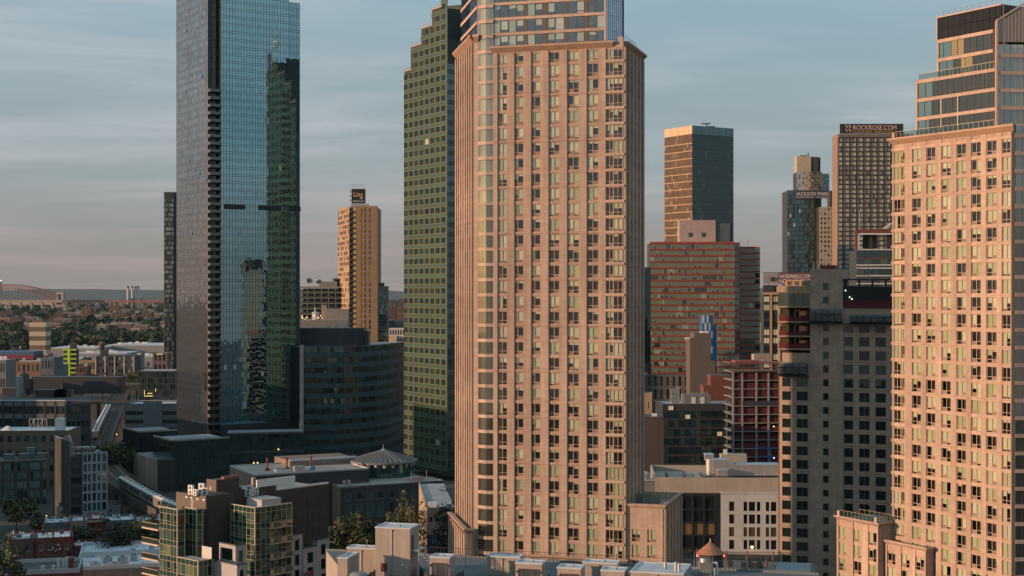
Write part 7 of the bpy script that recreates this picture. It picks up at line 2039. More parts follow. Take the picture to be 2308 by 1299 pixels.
def make_rows():
    WF_ = mat('white_sash_frame', (.45, .45, .45), .6); PAINT_W = mat('pale_grey_stucco', (.34, .36, .36), .85, noise=.15, stain=.25); PAINT_D = mat('slate_clapboard', (.10, .115, .125), .85, noise=.1, joints=(3, .25, .03)); CREAM = mat('cream_lintel', (.36, .33, .26), .7)
    RED2 = mat('painted_red_brick', (.17, .018, .016), .8, noise=.15, joints=(.5, .2, .02), jcol=.85); MAU = mat('mauve_brown_brick', (.15, .085, .075), .88, noise=.2, joints=(.5, .2, .02), stain=.2)
    # nearest row: three brick houses with pale roofs
    a = 20
    P = pt(19, 381); h = zz(1221, 381)
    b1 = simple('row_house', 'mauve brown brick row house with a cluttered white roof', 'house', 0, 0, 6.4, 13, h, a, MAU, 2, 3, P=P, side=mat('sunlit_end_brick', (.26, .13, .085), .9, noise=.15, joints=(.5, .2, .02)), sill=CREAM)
    b2 = simple('row_house', 'red brick row house with white framed windows and satellite dishes', 'house', 0, 0, 9.8, 13, h - .05, a, BRICK_RED, 4, 3, frame=WF_, P=go(P, a, 6.45), sill=CREAM)
    b3 = simple('row_house', 'lower red brick row house with a plain pale blue roof', 'house', 0, 0, 7.6, 9, h - 2.6, a, mat('dull_red_brick', (.14, .04, .035), .88, noise=.2, joints=(.5, .2, .02)), 3, 2, P=go(P, a, 16.4), sill=CREAM)
    for b, xs in ((b1, (.3, 5.4)), (b2, (.2, 4.4, 9.0)), (b3, (6.7,))):
        for x in xs: chimney(b, x, 1.2 + R.random() * 4, h if b is not b3 else h - 2.6, 1.2)
        roof_vents(b, h - .3 if b is not b3 else h - 2.9, 3); clutter(b, (h if b is not b3 else h - 2.6) - .1, 5)
    b1.lbox('roof_hatch', .8, 3.4, 6, 9, h - .2, h + .5, ROOF_DARK); b1.lbox('roof_clutter', 3.6, 5.6, 3, 4.2, h - .2, h + .7, METAL_W)
    ds = MB()
    for x, z in ((4.6, h - 2.4), (5.9, h - 1.6), (5.2, h - 3.1), (6.4, h - 2.6)): ds.cone(x, -.6, z, z + .18, .35, .06, 10); ds.bar((x, -.6, z), (x, 0, z - .1), .04)
    b2.front.build('satellite_dishes', ds, METAL_W, kind='stuff')
    # middle row with the painted red facade
    P = pt(98, 418); a2 = 16
    items = [('pale_roofed', 7.0, 9.0, PAINT_D, 'dark narrow house with a worn pale parapet beside the painted red house'), ('x', 5.2, 9.2, BRICK_BR, 'brown house wedged beside the painted red house'), ('red', 4.6, 9.6, RED2, 'narrow painted red house with cream lintels and amber porch lamp'), ('slate', 8.6, 8.9, PAINT_D, 'slate clapboard house with pale roof and small chimneys'), ('slate2', 8.0, 8.4, PAINT_D, 'end slate house whose pale roof meets the brick tower')]
    for nm, w, hh, m, lab in items:
        h2 = zz(1183, 418) + (hh - 9)
        b = simple('row_house', lab, 'house', 0, 0, w - .04, 11, h2, a2, m, max(2, int(w / 1.6)), 3, P=P, sill=CREAM, frame=WF_ if m is PAINT_D else None)
        if nm == 'red':
            b.front.build('cornice', MB().box(-.1, w, -.45, 0, h2 - .5, h2 + .1), mat('tan_cornice', (.30, .24, .15), .8)); b.front.put('porch_lamp', MB().box(-.12, .12, -.2, 0, 0, .25).mesh('porch_lamp', LAMPO), 3.6, 2.6)
        for x in (.4, w - 1.4): chimney(b, x, 1.5 + R.random() * 5, h2, 1.1, METAL_W if m is PAINT_D else None)
        roof_vents(b, h2 - .3, 3); clutter(b, h2 - .1, 5)
        P = go(P, a2, w)
    # upper cluster of pale roofs
    P = pt(128, 470)
    for w, hh, m, lab, rf in ((8.5, 11.2, PAINT_W, 'pale stucco house with hipped dormer and rusty chimney', ROOF_WHITE), (5.0, 11.6, PAINT_W, 'pale stucco house with a small porch light', ROOF_WHITE), (6.5, 11.0, PAINT_W, 'grey stucco house under a black tar roof', ROOF_DARK)):
        b = simple('row_house', lab, 'house', 0, 0, w - .04, 12, zz(1150, 468) + hh - 11, 12, m, max(2, int(w / 2)), 3, P=P, roof=rf, frame=WF_)
        for x in (.3, w - 1.2): chimney(b, x, 2 + R.random() * 4, zz(1150, 468) + hh - 11, 1.5, BRICK_BR)
        P = go(P, 12, w)
    P = go(P, 12, .3)
    for i, (w, hh) in enumerate(((9, 10.4), (9, 9.4), (8, 8.6))):
        b = simple('low_building', ('low building with bright white roof and a tall brick chimney below the bend', 'low building with bright white roof and timber roof deck below the bend', 'low building with bright white roof and lined-up vents below the bend')[i], 'building', 0, 0, w - .04, 17 - i * 2, zz(1160, 462) + hh - 10, 12, BRICK_BR, 3, 2, P=P)
        z = zz(1160, 462) + hh - 10
        if i == 0: chimney(b, 3, 8, z, 3.4)
        elif i == 1: b.lbox('roof_deck', 2, 6, 4, 7, z, z + .5, BRICK_BR)
        roof_vents(b, z - .2, 6); clutter(b, z - .1, 8)
        P = go(P, 12, w)
    # wide white roof with plant at the very front
    c = Block('warehouse', 'wide flat warehouse with chalk white roof, ducts and rooftop units', 'warehouse', 172, 352, w=34, d=34, ang=14)
    z = zz(1296, 352) + 1.0
    c.core(0, z, BRICK_BR, 0.0); c.roof(z + .3, mat('white_parapet', (.46, .46, .45), .8), ROOF_WHITE, ph=.7)
    for x, y, w_, d_, h_ in ((6, 6, 2.2, 1.8, 1.6), (9.5, 4.5, 2.4, 1.8, 1.7), (12.5, 8, 1.6, 1.5, 1.5), (3, 3, 2.6, 1.2, .9), (7, 2, 3.2, 1.2, .8), (17, 20, 1.3, 1.3, 1.6)):
        o = c.lbox('rooftop_unit', x, x + w_, y, y + d_, z + .3, z + .3 + h_, METAL_G); 
        c.part('unit_fan', MB().cone(*c.lpt(x + w_ / 2, y + d_ / 2)[:2], z + .3 + h_, z + .45 + h_, .55, .5, 14), METAL_D)
    c.lbox('roof_divider', .4, 28, 16, 16.4, z, z + 1.6, MAT['white_parapet'])
    c.part('duct', MB().bar((*c.lpt(18, 27)[:2], z + 1.2), (*c.lpt(24, 30)[:2], z + 1.6), .6, seg=10).bar((*c.lpt(24, 30)[:2], z + 1.6), (*c.lpt(27, 29)[:2], z + 2.6), .6, seg=10), METAL_W)
    roof_vents(c, z + .3, 8); clutter(c, z + .3, 26); c.lbox('tar_patch', 20, 27, 19, 25, z + .3, z + .33, ROOF_DARK)
    e = Block('brick_house', 'red brick party wall house with rooftop clutter and white coping', 'house', 8, 322, w=16, d=14, ang=13)
    ze = zz(1298, 322); e.core(0, ze, BRICK_RED, 0); e.roof(ze + .2, mat('white_coping_b', (.45, .42, .40), .8), ROOF_DARK, ph=.8)
    for x, y, hh in ((11, 3, 2.8), (12, 4, 2.2), (12.8, 3, 3.0), (10, 2, 1.4)): e.lbox('vent_stack', x, x + .6, y, y + .6, ze, ze + hh, METAL_W)
    e.lbox('chimney', 13.6, 14.6, 1, 4.5, ze, ze + 3.0, BRICK_RED); chimney(e, 3.2, .6, ze, 2.2, METAL_W); chimney(e, 7.8, .6, ze, 1.5, METAL_W)
    # dark gridded mid-rise
    g = Block('apartment_block', 'black framed mid-rise with pale green curtained window strips', 'building', -20, 508, w=reach(pt(-20, 508), 18, 104), d=16, ang=18)
    zt = zz(1043, 505); fl = 3.25; n = int(g.w / 1.05)
    PB = [glass('curtained_mint', (.16, .21, .19), (.9, 1, 1), .12), glass('curtained_mint_b', (.10, .14, .13), (.9, 1, 1), .12), G_DARK[0]]
    for j in range(5):
        i = 0
        while i < n:
            k = R.choices((0, 1, 2), (5, 3, 3.2))[0]
            for _ in range(R.randrange(1, 5)):
                if i >= n: break
                ww = g.w / n
                if i % 4 != 3: g.front.put('window', win_mesh(ww - .1, fl - .75, [MULL, PB[k]], 1, 1, .06, 'mint' + str(k)), i * ww + .05, zt - .5 - (j + 1) * fl + .5, -.10)
                i += 1
    g.front.build('wall', MB().box(0, g.w, 0, .3, 0, zt), METAL_D); g.core(0, zt - .3, METAL_D, .3, mtop=ROOF_DARK); g.right.build('wall', MB().box(0, 16, 0, .3, 0, zt), METAL_D)
    for x in (4, 9, 15): g.lbox('roof_unit', x, x + 3.5, 5, 8, zt - .3, zt + 1.8, mat('dim_unit', (.10, .11, .115), .7))
    g.lbox('stair_house', 11.5, 14.5, 9, 12, zt - .3, zt + 3.4, mat('dim_teal', (.10, .16, .17), .7))
    # grey corner block
    k = Block('apartment_block', 'grey corner block with white gridded bay and planted roof terrace', 'building', 158, 462, 120, 242, ang=30)
    z1 = zz(1022, 462); z2 = zz(990, 470)
    GR = mat('smooth_grey_render', (.20, .19, .18), .85, noise=.04, stain=.10); WG_ = mat('white_grid_panel', (.25, .28, .285), .7)
    k.left.build('wall', MB().box(0, k.d, 0, .3, 0, z2), GR); k.lbox('stair_core', 0, 1.2, .3, k.d, 0, z2 - .1, GR)
    f = k.front; xs = f.s(185)
    f.build('dark_wall', MB().box(0, xs, 0, .3, 0, z1 - 1), METAL_D)
    for j in range(6): f.put('window', win_mesh(xs - .6, 2.0, [MULL, R.choice(G_DARK)], 4, 1, .07, 'gk%d' % (j % 3)), .3, z1 - 3.6 - j * 3.1, -.06)
    wf_ = Face(k, go(go(k.P, 30, xs), -60, .5), 30, k.w - xs)
    cl = [(x * wf_.w, (x + d_) * wf_.w) for x, d_ in ((.04, .13), (.22, .1), (.40, .13), (.60, .1), (.78, .16))]
    punched(wf_, 0, z1, 0, 0, WG_, [G_DARK[0], G_OLD[1], glass('teal_pane', (.05, .09, .09), (.8, 1, 1), .2)], cols=cl, rows=[(z1 - 3.0 - j * 3.1, z1 - .6 - j * 3.1) for j in range(6)], objs=True)
    k.core(0, z1 - .4, METAL_D, .35, mtop=ROOF_GREY)
    for i in range(5): k.lbox('roof_pod', 1.5 + i * 1.6, 2.7 + i * 1.6, 4, 6, z1 - .4, z1 + 1.3, mat('pod_beige', (.36, .32, .27), .7))
    for i in range(4): k.lbox('roof_unit', .1, .9, 2 + i * 1.5, 3 + i * 1.5, z2 - .1, z2 + R.uniform(.8, 1.8), METAL_G)
    sh = MB()
    for i in range(160):
        x, y, z = R.uniform(xs - 3, k.w), R.uniform(.6, 3), z1 + R.uniform(-.3, 1.1); p = k.lpt(x, y); s = R.uniform(.12, .3)
        sh.face([(p[0] - s, p[1], z - s), (p[0] + s, p[1] + s * .6, z), (p[0], p[1] - s, z + s)])
    k.part('terrace_plants', sh, mat('terrace_foliage', (.045, .06, .03), .9), 'stuff')
    # long grey factory with ribbon windows
    q = Block('factory', 'long grey factory with ribbon windows, dark pilasters and rooftop clutter', 'factory', 148, 600, w=reach(pt(148, 600), 34, 205), d=44, ang=34)
    zt = zz(905, 600); LF = Face(q, pt(-40, 607), -2, reach(pt(-40, 607), -2, 148)); PAN = mat('grey_spandrel_panel', (.14, .145, .145), .85, noise=.1, var=.1)
    n = 8; c_ = LF.w / n
    for j in range(4):
        for i in range(n):
            LF.put('spandrel_panel', MB().box(.25, c_ - .25, -.05, .2, 0, 1.9).mesh('spandrel_panel', PAN), i * c_, zt - 2.4 - j * 5.2)
            LF.put('window', win_mesh(c_ - .5, 2.9, [MULL, R.choice([G_DARK[0], G_DARK[1], G_OLD[2]])], 7, 1, .07, 'fac%d' % (i % 3)), i * c_ + .25, zt - 5.4 - j * 5.2, .05)
    LF.build('pilasters', MB().box(0, LF.w, .1, .4, 0, zt), METAL_D)
    for i in range(n + 1): LF.put('pilaster', MB().box(-.45, .45, -.15, .1, 0, zt - .3).mesh('pilaster', METAL_D), i * c_)
    LF.build('coping', MB().box(0, LF.w, -.2, .3, zt - .3, zt + .1), ROOF_WHITE)
    q.part('core', MB().prism(q.rel([go(LF.P, 90, .4), go(LF.end(), 90, .4), go(q.front.end(), 100, .5), go(q.front.end(), 110, 30), go(LF.P, 90, 30)]), 0, zt - .4, 0, 1), [METAL_D, ROOF_DARK])
    punched(q.front, 0, zt - 1, 5, 5, mat('dark_slate_panel', (.05, .058, .06), .8), G_DARK, wf=.7, hf=.45, objs=True)
    for u, Y, w_, h_ in ((5, 640, 9, 5), (36, 630, 1.2, 15), (60, 640, 1.0, 12), (72, 650, 40, 13), (78, 628, 14, 5), (110, 634, 9, 3.5), (122, 628, 5, 5)):
        p = pt(u, Y); q.part('roof_shed', MB().box(p[0] - q.bx, p[0] - q.bx + w_, p[1] - q.by, p[1] - q.by + 6, zt - .4, zt + h_ * .55), METAL_D if w_ > 10 else R.choice((METAL_D, ROOF_GREY, MAT['dim_unit'])))
    wt_ = Thing('water_tank', 'grey wooden water tank with a conical cap on the long factory roof', 'water tank', pt(52, 640), z=zt - .4)
    wt_.part('tank', MB().cone(0, 0, 3, 9, 2.6, 2.5, 18), mat('grey_cedar', (.13, .11, .095), .9, stain=.3)); wt_.part('cap', MB().cone(0, 0, 9, 11, 2.8, .1, 18), mat('cap_brown', (.11, .085, .07), .9)); wt_.part('stand', MB().box(-1.8, 1.8, -1.8, 1.8, 0, 3), METAL_D)
    # lower tan workshop with white roof and gantry
    t = Block('workshop', 'tan brick workshop with a gantry frame and white box on its roof', 'workshop', -30, 548, w=reach(pt(-30, 548), 4, 150), d=24, ang=4)
    zt = zz(975, 546); punched(t.front, 0, zt, 9, 4, mat('drab_tan_brick', (.15, .115, .085), .9, noise=.12), G_OLD[:2], wf=.55, hf=.45, objs=True); t.core(0, zt - .4, METAL_D, .3, mtop=ROOF_WHITE); t.lbox('parapet', 0, t.w, 0, .3, zt + .005, zt + .4, MAT['drab_tan_brick'])
    t.right.build('wall', MB().box(0, 24, 0, .3, 0, zt), MAT['drab_tan_brick'])
    x = t.front.s(57); gt = MB()
    for k_ in range(5): gt.bar(t.lpt(x + k_ * 1.6, 6, zt), t.lpt(x + k_ * 1.6, 6, zt + 4.2), .1)
    gt.bar(t.lpt(x, 6, zt + 4.2), t.lpt(x + 6.4, 6, zt + 4.2), .12).bar(t.lpt(x, 6, zt), t.lpt(x + 1.6, 6, zt + 4.2), .07).bar(t.lpt(x + 3.2, 6, zt), t.lpt(x + 1.6, 6, zt + 4.2), .07).bar(t.lpt(x + 3.2, 6, zt), t.lpt(x + 4.8, 6, zt + 4.2), .07); t.part('gantry', gt, METAL_W)
    x = t.front.s(117); t.lbox('white_box', x, x + 3.2, 5, 8, zt - .3, zt + 4.4, METAL_W); rl = MB()
    for k_ in range(16): rl.bar(t.lpt(x - 8 + k_ * .9, 2, zt), t.lpt(x - 8 + k_ * .9, 2, zt + 1.4), .04)
    rl.bar(t.lpt(x - 8, 2, zt + 1.4), t.lpt(x + 6, 2, zt + 1.4), .05); t.part('railing', rl, METAL_G)
    p = t.lpt(t.front.s(8), 6); t.part('roof_cowl', MB().cone(p[0], p[1], zt - .3, zt + 1.6, 2.6, .7, 6), METAL_W)
    # unseen brick blocks added out of frame to cast shade over the low rows
    for i, (x, y, w, d, h) in enumerate(((-240, 268, 30, 32, 42), (-244, 312, 30, 32, 46), (-250, 356, 30, 33, 48), (-258, 400, 30, 33, 58), (-264, 444, 30, 33, 62), (-272, 488, 30, 33, 64), (-282, 532, 30, 33, 62), (-292, 576, 30, 33, 60), (-306, 622, 30, 33, 62))):
        simple('shade_caster_house', 'unseen brick block added to shade the low rows', 'building', 0, 0, w, d, h, 22, BRICK_BR, 7, 10, P=(x, y), group='unseen blocks added to shade the low rows', objs=False)
make_rows()
# ------------------------------------------------------------------ near rooftop with stair houses
def make_rooftop():
    A_ = -15.0; P = pt(735, 188)
    th = Thing('loft_building', 'flat roofed loft with cream stair houses, red framed doors and timber fences', 'building', pt(1100, 175))
    w = reach(P, A_, 1640)
    poly = [go(P, -75, 46), go(go(P, A_, 62), -75, 46), go(P, A_, 62), P]
    ZR = 41.6
    th.part('wall', MB().prism(th.rel(poly), 0, ZR, 0, 1), [STUCCO, mat('roof_pavers_slate', (.11, .125, .135), .9, noise=.2, nscale=.5, joints=(1.2, 1.2, .03), jcol=.8)])
    WHT = mat('white_roof_cap', (.46, .48, .50), .7, noise=.08); RED = mat('oxblood_frame', (.14, .02, .02), .5); DG = glass('door_teal_glass', (.045, .075, .08), (.8, .95, 1), .16)
    TIM = mat('dark_stained_timber', (.062, .045, .035), .9, noise=.2)
    def house(u0, u1, v, Y, dep, zlo=ZR, door=None, pipe=True):
        p = pt(u0, Y); w_ = reach(p, A_, u1); zt = zz(v, Y); rel = th.rel
        f = Face(th, p, A_, w_)
        q = [p, go(p, A_, w_), go(go(p, A_, w_), A_ + 90, dep), go(p, A_ + 90, dep)]
        o = th.part('stair_house', MB().prism(rel(q), zlo, zt - .02), STUCCO)
        cap = MB()
        for a, b, c, d in ((-.06, w_ + .06, -.06, .16), (-.06, w_ + .06, dep - .16, dep + .06), (-.06, .16, .16, dep - .16), (w_ - .16, w_ + .06, .16, dep - .16)):
            cap.prism(rel([go(go(p, A_, a), A_ + 90, c), go(go(p, A_, b), A_ + 90, c), go(go(p, A_, b), A_ + 90, d), go(go(p, A_, a), A_ + 90, d)]), zt - .02, zt + .14)
        cap.prism(rel([go(go(p, A_, .16), A_ + 90, .16), go(go(p, A_, w_ - .16), A_ + 90, .16), go(go(p, A_, w_ - .16), A_ + 90, dep - .16), go(go(p, A_, .16), A_ + 90, dep - .16)]), zt - .02, zt + .05)
        c_ = cap.build('roof_cap', WHT, o, (0, 0, 0))
        def child(name, mb, m): ob = mb.build(name, m, o, f.at(0), radians(A_)); return ob
        if pipe: child('drain_pipe', MB().bar((w_ * pipe_x(u0), -.08, zlo), (w_ * pipe_x(u0), -.08, zt - .25), .045, seg=6).box(w_ * pipe_x(u0) - .1, w_ * pipe_x(u0) + .1, -.16, 0, zt - .3, zt - .12), METAL_G)
        if door:
            a, b = .12 * w_, .9 * w_; h = zt - .55
            n = door; fr = MB().box(a, b, -.06, .04, h - .07, h)
            for i in range(n + 1): x = a + (b - a) * i / n; fr.box(x - .05, x + .05, -.07, .04, zlo, h - .07)
            child('door_frame', fr, RED)
            for i in range(n):
                x0, x1 = a + (b - a) * i / n + .05, a + (b - a) * (i + 1) / n - .05; child('door_pane', MB().face([(x0, -.03, zlo + .05), (x1, -.03, zlo + .05), (x1, -.03, h - .07), (x0, -.03, h - .07)]), DG)
            for x in (a - .18, b + .16): child('wall_lantern', MB().box(x - .06, x + .06, -.16, 0, h - .45, h - .22), METAL_D)
        child('roof_pipe', MB().bar((w_ * .62, dep * .4, zt), (w_ * .62, dep * .4, zt + .3), .06, seg=6), METAL_D)
        return f, o, w_, zt
    def pipe_x(u0): return .47 if u0 in (846, 1097, 1313) else .5
    f, o, w_, zt = house(846, 924, 1190, 170, 3.3)
    # window, lamps, side platform and stair on the tall stair house
    q = win_mesh(.72, 1.0, [RED, DG], 1, 1, .08, 'sh'); ob = put('window', q, o, f.at(w_ * .16, zz(1288, 170), -.05), radians(A_))
    MB().box(.08, .64, -.03, -.01, .5, .92).build('red_shade', mat('red_shade', (.16, .012, .02), .8), ob)
    for x, v in ((.82, 1272), (.91, 1277)): MB().box(-.1, .1, -.2, 0, 0, .16).build('flood_light', METAL_W, o, f.at(w_ * x, zz(v, 170), 0), radians(A_))
    rs = Face(th, f.end(), A_ + 90, 3.3)
    st = MB().box(.3, 2.9, -1.0, 0, zz(1236, 171), zz(1236, 171) + .12).box(.5, 1.3, -.06, 0, zz(1233, 171), zz(1203, 171), 1)
    for x in (.35, 2.8): st.bar((x, -.95, ZR), (x, -.95, zz(1236, 171)), .05).bar((x, -.95, zz(1236, 171)), (x, -.95, zz(1220, 171)), .03)
    st.bar((.35, -.95, zz(1221, 171)), (2.8, -.95, zz(1221, 171)), .03)
    for k in range(9): st.box(.3, 1.1, -1.0 - (k + 1) * .27, -1.0 - k * .27, zz(1236, 171) - (k + 1) * .26, zz(1236, 171) - (k + 1) * .26 + .06)
    rs.build('side_stair', st, [METAL_G, METAL_D])
    house(782, 846, 1236, 172, 2.0); house(761, 783, 1259, 165, 3.6, pipe=False)
    f1, o1, *_ = house(968.5, 1013, 1257, 166.5, 2.2, door=3, pipe=False)
    house(1097, 1171, 1255, 172, 2.0)
    house(1162, 1221, 1270, 164, 2.2, door=4, pipe=False)
    house(1313, 1391, 1269, 169, 2.0)
    house(1256, 1309, 1281, 161, 2.2, door=3, pipe=False); house(1354, 1407, 1287, 159, 2.2, door=3, pipe=False)
    fb, ob_, wb, zb = house(1421, 1540, 1290, 158, 5.8, pipe=True)
    for x, y, h in ((1487, 3.6, .5), (1518, 1.6, .9), (1526, 1.4, .75)):
        s = reach(fb.P, A_, x); p = fb.at(s, zb, y); MB().cone(0, 0, 0, h, .16, .16, 10).cone(0, 0, h, h + .12, .24, .18, 10).build('roof_flue', METAL_G, ob_, p)
    # timber fences
    def fence(u0, Y0, u1, Y1, h=1.25, n=5):
        p, q = pt(u0, Y0), pt(u1, Y1); ang = math.degrees(atan2(q[1] - p[1], q[0] - p[0])); L_ = sqrt((q[0] - p[0]) ** 2 + (q[1] - p[1]) ** 2); ff = Face(th, p, ang, L_)
        fh = h / n; sl = MB().box(0, L_, -.03, .03, 0, fh - .05).mesh('fence_slat', TIM)
        for i in range(n): ff.put('fence_slat', sl, 0, ZR + i * fh)
        k = max(2, int(L_ / 1.4)); pm = MB().box(-.05, .05, .03, .12, 0, h + .05).mesh('fence_post', TIM)
        for i in range(k + 1): ff.put('fence_post', pm, i * L_ / k, ZR)
    fence(778, 163, 803, 161.5, 1.35); fence(803, 161.5, 846, 168, 1.35); fence(881, 165.5, 910, 165.2, 1.2); fence(946, 171, 968, 164); fence(1015, 164, 1045, 168); fence(1110, 164.5, 1162, 163.2, 1.1); fence(1222, 163, 1240, 166); fence(1408, 158, 1421, 160)
    th.part('hot_tub', MB().cone(*th.rel([pt(808, 164.5)])[0], ZR, ZR + 1.5, 1.0, 1.05, 20).cone(*th.rel([pt(808, 164.5)])[0], ZR + 1.5, ZR + 1.75, 1.05, .7, 20), mat('tub_cover', (.20, .21, .21), .6))
    # far parapet railing
    ff = Face(th, P, A_, 62); ra = MB()
    for i in range(80): x = 14 + i * .5; ra.bar((x, -.3, ZR), (x, -.3, ZR + 1.15), .018)
    ra.bar((14, -.3, ZR + 1.15), (54, -.3, ZR + 1.15), .03); ff.build('railing', ra, METAL_D); ff.build('parapet', MB().box(0, 62, -.25, .02, ZR - .01, ZR + .25), mat('parapet_slate', (.16, .17, .175), .8))
    for u, h in ((1049, 2.2), (1120, 1.6), (1390, 1.8)): p = th.rel([pt(u, 176)])[0]; th.part('aerial', MB().bar((*p, ZR), (*p, ZR + h), .04), METAL_D)
    th.part('vent_drum', MB().cone(*th.rel([pt(1082, 165)])[0], ZR, ZR + .9, .3, .38, 12), STUCCO)
    chm = Thing('roof_chair', 'small orange brown timber chair by the red framed door', 'chair', pt(968, 163.6), z=ZR)
    cb = MB().box(-.3, .3, -.3, .3, .4, .46).box(-.3, .3, .24, .3, .46, .95); chm.part('seat', MB().box(-.3, .3, -.3, .3, .4, .46), mat('orange_teak', (.22, .09, .04), .8)); chm.part('backrest', MB().box(-.3, .3, .24, .3, .47, .95), MAT['orange_teak'])
    for x in (-.27, .27):
        for y in (-.27, .27): chm.part('leg', MB().box(x - .03, x + .03, y - .03, y + .03, 0, .4), MAT['orange_teak'])
    # small stone coloured water tower and steel cooling unit
    t = Thing('water_tower', 'dark water tower with a russet conical roof above the near rooftops', 'water tower', pt(1601, 190), z=28)
    zr = zz(1247, 190) - 28; za = zz(1222, 190) - 28; r = 31 / F * 190
    t.part('roof', MB().cone(0, 0, zr, za, r * 1.04, .12, 24), mat('russet_shingle', (.30, .13, .075), .85, noise=.2, nscale=2)); t.part('finial', MB().cone(0, 0, za - .1, za + .45, .12, .07, 8), mat('finial_pale', (.40, .30, .22), .7))
    t.part('tank', MB().cone(0, 0, 2, zr + .05, r * .92, r * .92, 24), mat('black_brown_tank', (.035, .03, .028), .8)); t.part('stand', MB().box(-1.2, 1.2, -1.2, 1.2, 0, 2), METAL_D)
    hp = MB()
    for k in range(6):
        a = 2 * pi * k / 6 - .5; hp.bar((r * cos(a), r * sin(a), 3), (r * cos(a), r * sin(a), zr - .1), .035)
    t.part('hoop_posts', hp, METAL_G); t.part('ladder', MB().bar((-r, -.2, 4), (-r, -.2, zr + .7), .03).bar((-r - .3, -.2, 4), (-r - .3, -.2, zr + .4), .03), METAL_G)
    for a in (-2.9, -.35): t.part('beacon', MB().cone(r * cos(a), r * sin(a), zr - .35, zr - .15, .09, .09, 8), LAMPR)
    c = Thing('cooling_unit', 'galvanised rooftop cooling unit with round fan shroud and white pipes', 'cooling unit', pt(1588, 172), z=ZR - 4)
    zc = zz(1262, 172) - (ZR - 4); c.part('casing', MB().box(-.65, .75, -.6, .7, 0, zc - .25), mat('unit_olive_grey', (.20, .185, .155), .6, noise=.1)); c.part('fan_shroud', MB().cone(.05, .05, zc - .25, zc + .2, .64, .62, 24), METAL_G); c.part('fan_opening', MB().cone(.05, .05, zc + .19, zc + .22, .52, .52, 24), METAL_D)
    c.part('maker_plate', MB().box(-.3, .38, -.63, -.6, zc - 1.4, zc - 1.18).box(-.05, .12, -.63, -.6, zc - 1.5, zc - 1.4), mat('plate_mint', (.36, .50, .46), .5)); c.part('maker_plate_print', MB().box(-.24, .32, -.64, -.63, zc - 1.36, zc - 1.24), METAL_D)
    c.part('pipe', MB().bar((1.1, -.4, 0), (1.1, -.4, zc - .9), .12, seg=10).bar((1.45, -.2, 0), (1.45, -.2, zc - .4), .12, seg=10).bar((1.45, -.2, zc - .4), (.9, 0, zc - .35), .16, seg=10), METAL_W)
    c.part('access_ladder', MB().bar((-1.3, -.4, 0), (-1.3, -.4, zc - .1), .035).bar((-.95, -.4, 0), (-.95, -.4, zc - .1), .035).box(-1.4, -.65, -.5, .5, zc - 1.0, zc - .94), METAL_G)
    # terrace roof below
    b = Block('terrace_roof_building', 'low building with a shaded roof terrace and folded umbrellas before the white facade', 'building', 1612, 212, w=14, d=11, ang=-12)
    zt = zz(1293, 212); b.core(0, zt, STUCCO, 0, mtop=mat('terrace_pavers', (.20, .18, .165), .9, noise=.15, joints=(1, 1, .03))); 
    b.lbox('blue_awning', 8.5, 13.5, 4, 10, zt, zt + .2, mat('blue_grey_deck', (.09, .17, .21), .8)); b.lbox('white_box', 1.0, 6.2, -5, -2, zt - 2, zt + .2, WHT)
    for x, y in ((1.2, 7), (4.2, 8), (8.0, 8.5), (7.2, 3.5)):
        p = b.lpt(x, y); b.part('folded_umbrella', MB().bar((p[0], p[1], zt), (p[0], p[1], zt + 1.0), .04).cone(p[0], p[1], zt + .7, zt + 2.1, .22, .06, 8), mat('brick_red_canvas', (.13, .05, .045), .9))
    for _ in range(9): p = b.lpt(R.uniform(1, 8), R.uniform(3, 8)); b.part('terrace_seat', MB().box(p[0] - .3, p[0] + .3, p[1] - .3, p[1] + .3, zt, zt + .45).box(p[0] - .3, p[0] + .3, p[1] + .24, p[1] + .3, zt + .45, zt + .9), METAL_D)
    # beige house with painted wall behind the ribbed wing
    h = Block('brick_house', 'beige rendered house with flat grey roof and a spray painted yard wall', 'house', 963, 335, 944, 1030, ang=6)
    zt = zz(1148, 335); BG = mat('beige_house_render', (.33, .255, .18), .9, noise=.12, stain=.15)
    cl = [(h.front.s(968), h.front.s(975)), (h.front.s(981), h.front.s(988))]
    punched(h.front, 0, zt, 0, 0, BG, G_OLD[:1], cols=cl, rows=[(zt - 3.0, zt - 1.8)], objs=True); h.left.build('wall', MB().box(0, h.d, 0, .3, 0, zt), BG); h.core(0, zt - .3, BG, .3, mtop=ROOF_GREY); h.lbox('parapet', 0, h.w, .31, .6, zt - .3, zt + .3, BG)
    h.front.build('yard_wall', MB().box(0, h.w, -1.2, -.9, 0, zz(1206, 334)), mat('black_yard_wall', (.035, .033, .038), .9)); 
    for x, z, wd, cc, s in ((h.front.s(972), zz(1228, 333), 2.2, (.05, .26, .30), 'WG'), (h.front.s(988), zz(1228, 333), 2.0, (.30, .28, .30), 'EKO'), (h.front.s(970), zz(1214, 333), 2.0, (.10, .12, .17), 'NSO')):
        text(s, 1.5, h.o, h.front.at(x, z, -1.25), (radians(90), 0, radians(6)), mat('spray_' + s, cc, .7), name='spray_paint', width=wd, extrude=.01)
    h.lbox('skylight', .5, 2.5, 3, 5, zt - .3, zt + 1.0, METAL_W); h.lbox('vent', 2.2, 2.8, 1, 1.6, zt - .3, zt + .9, METAL_W)
make_rooftop()
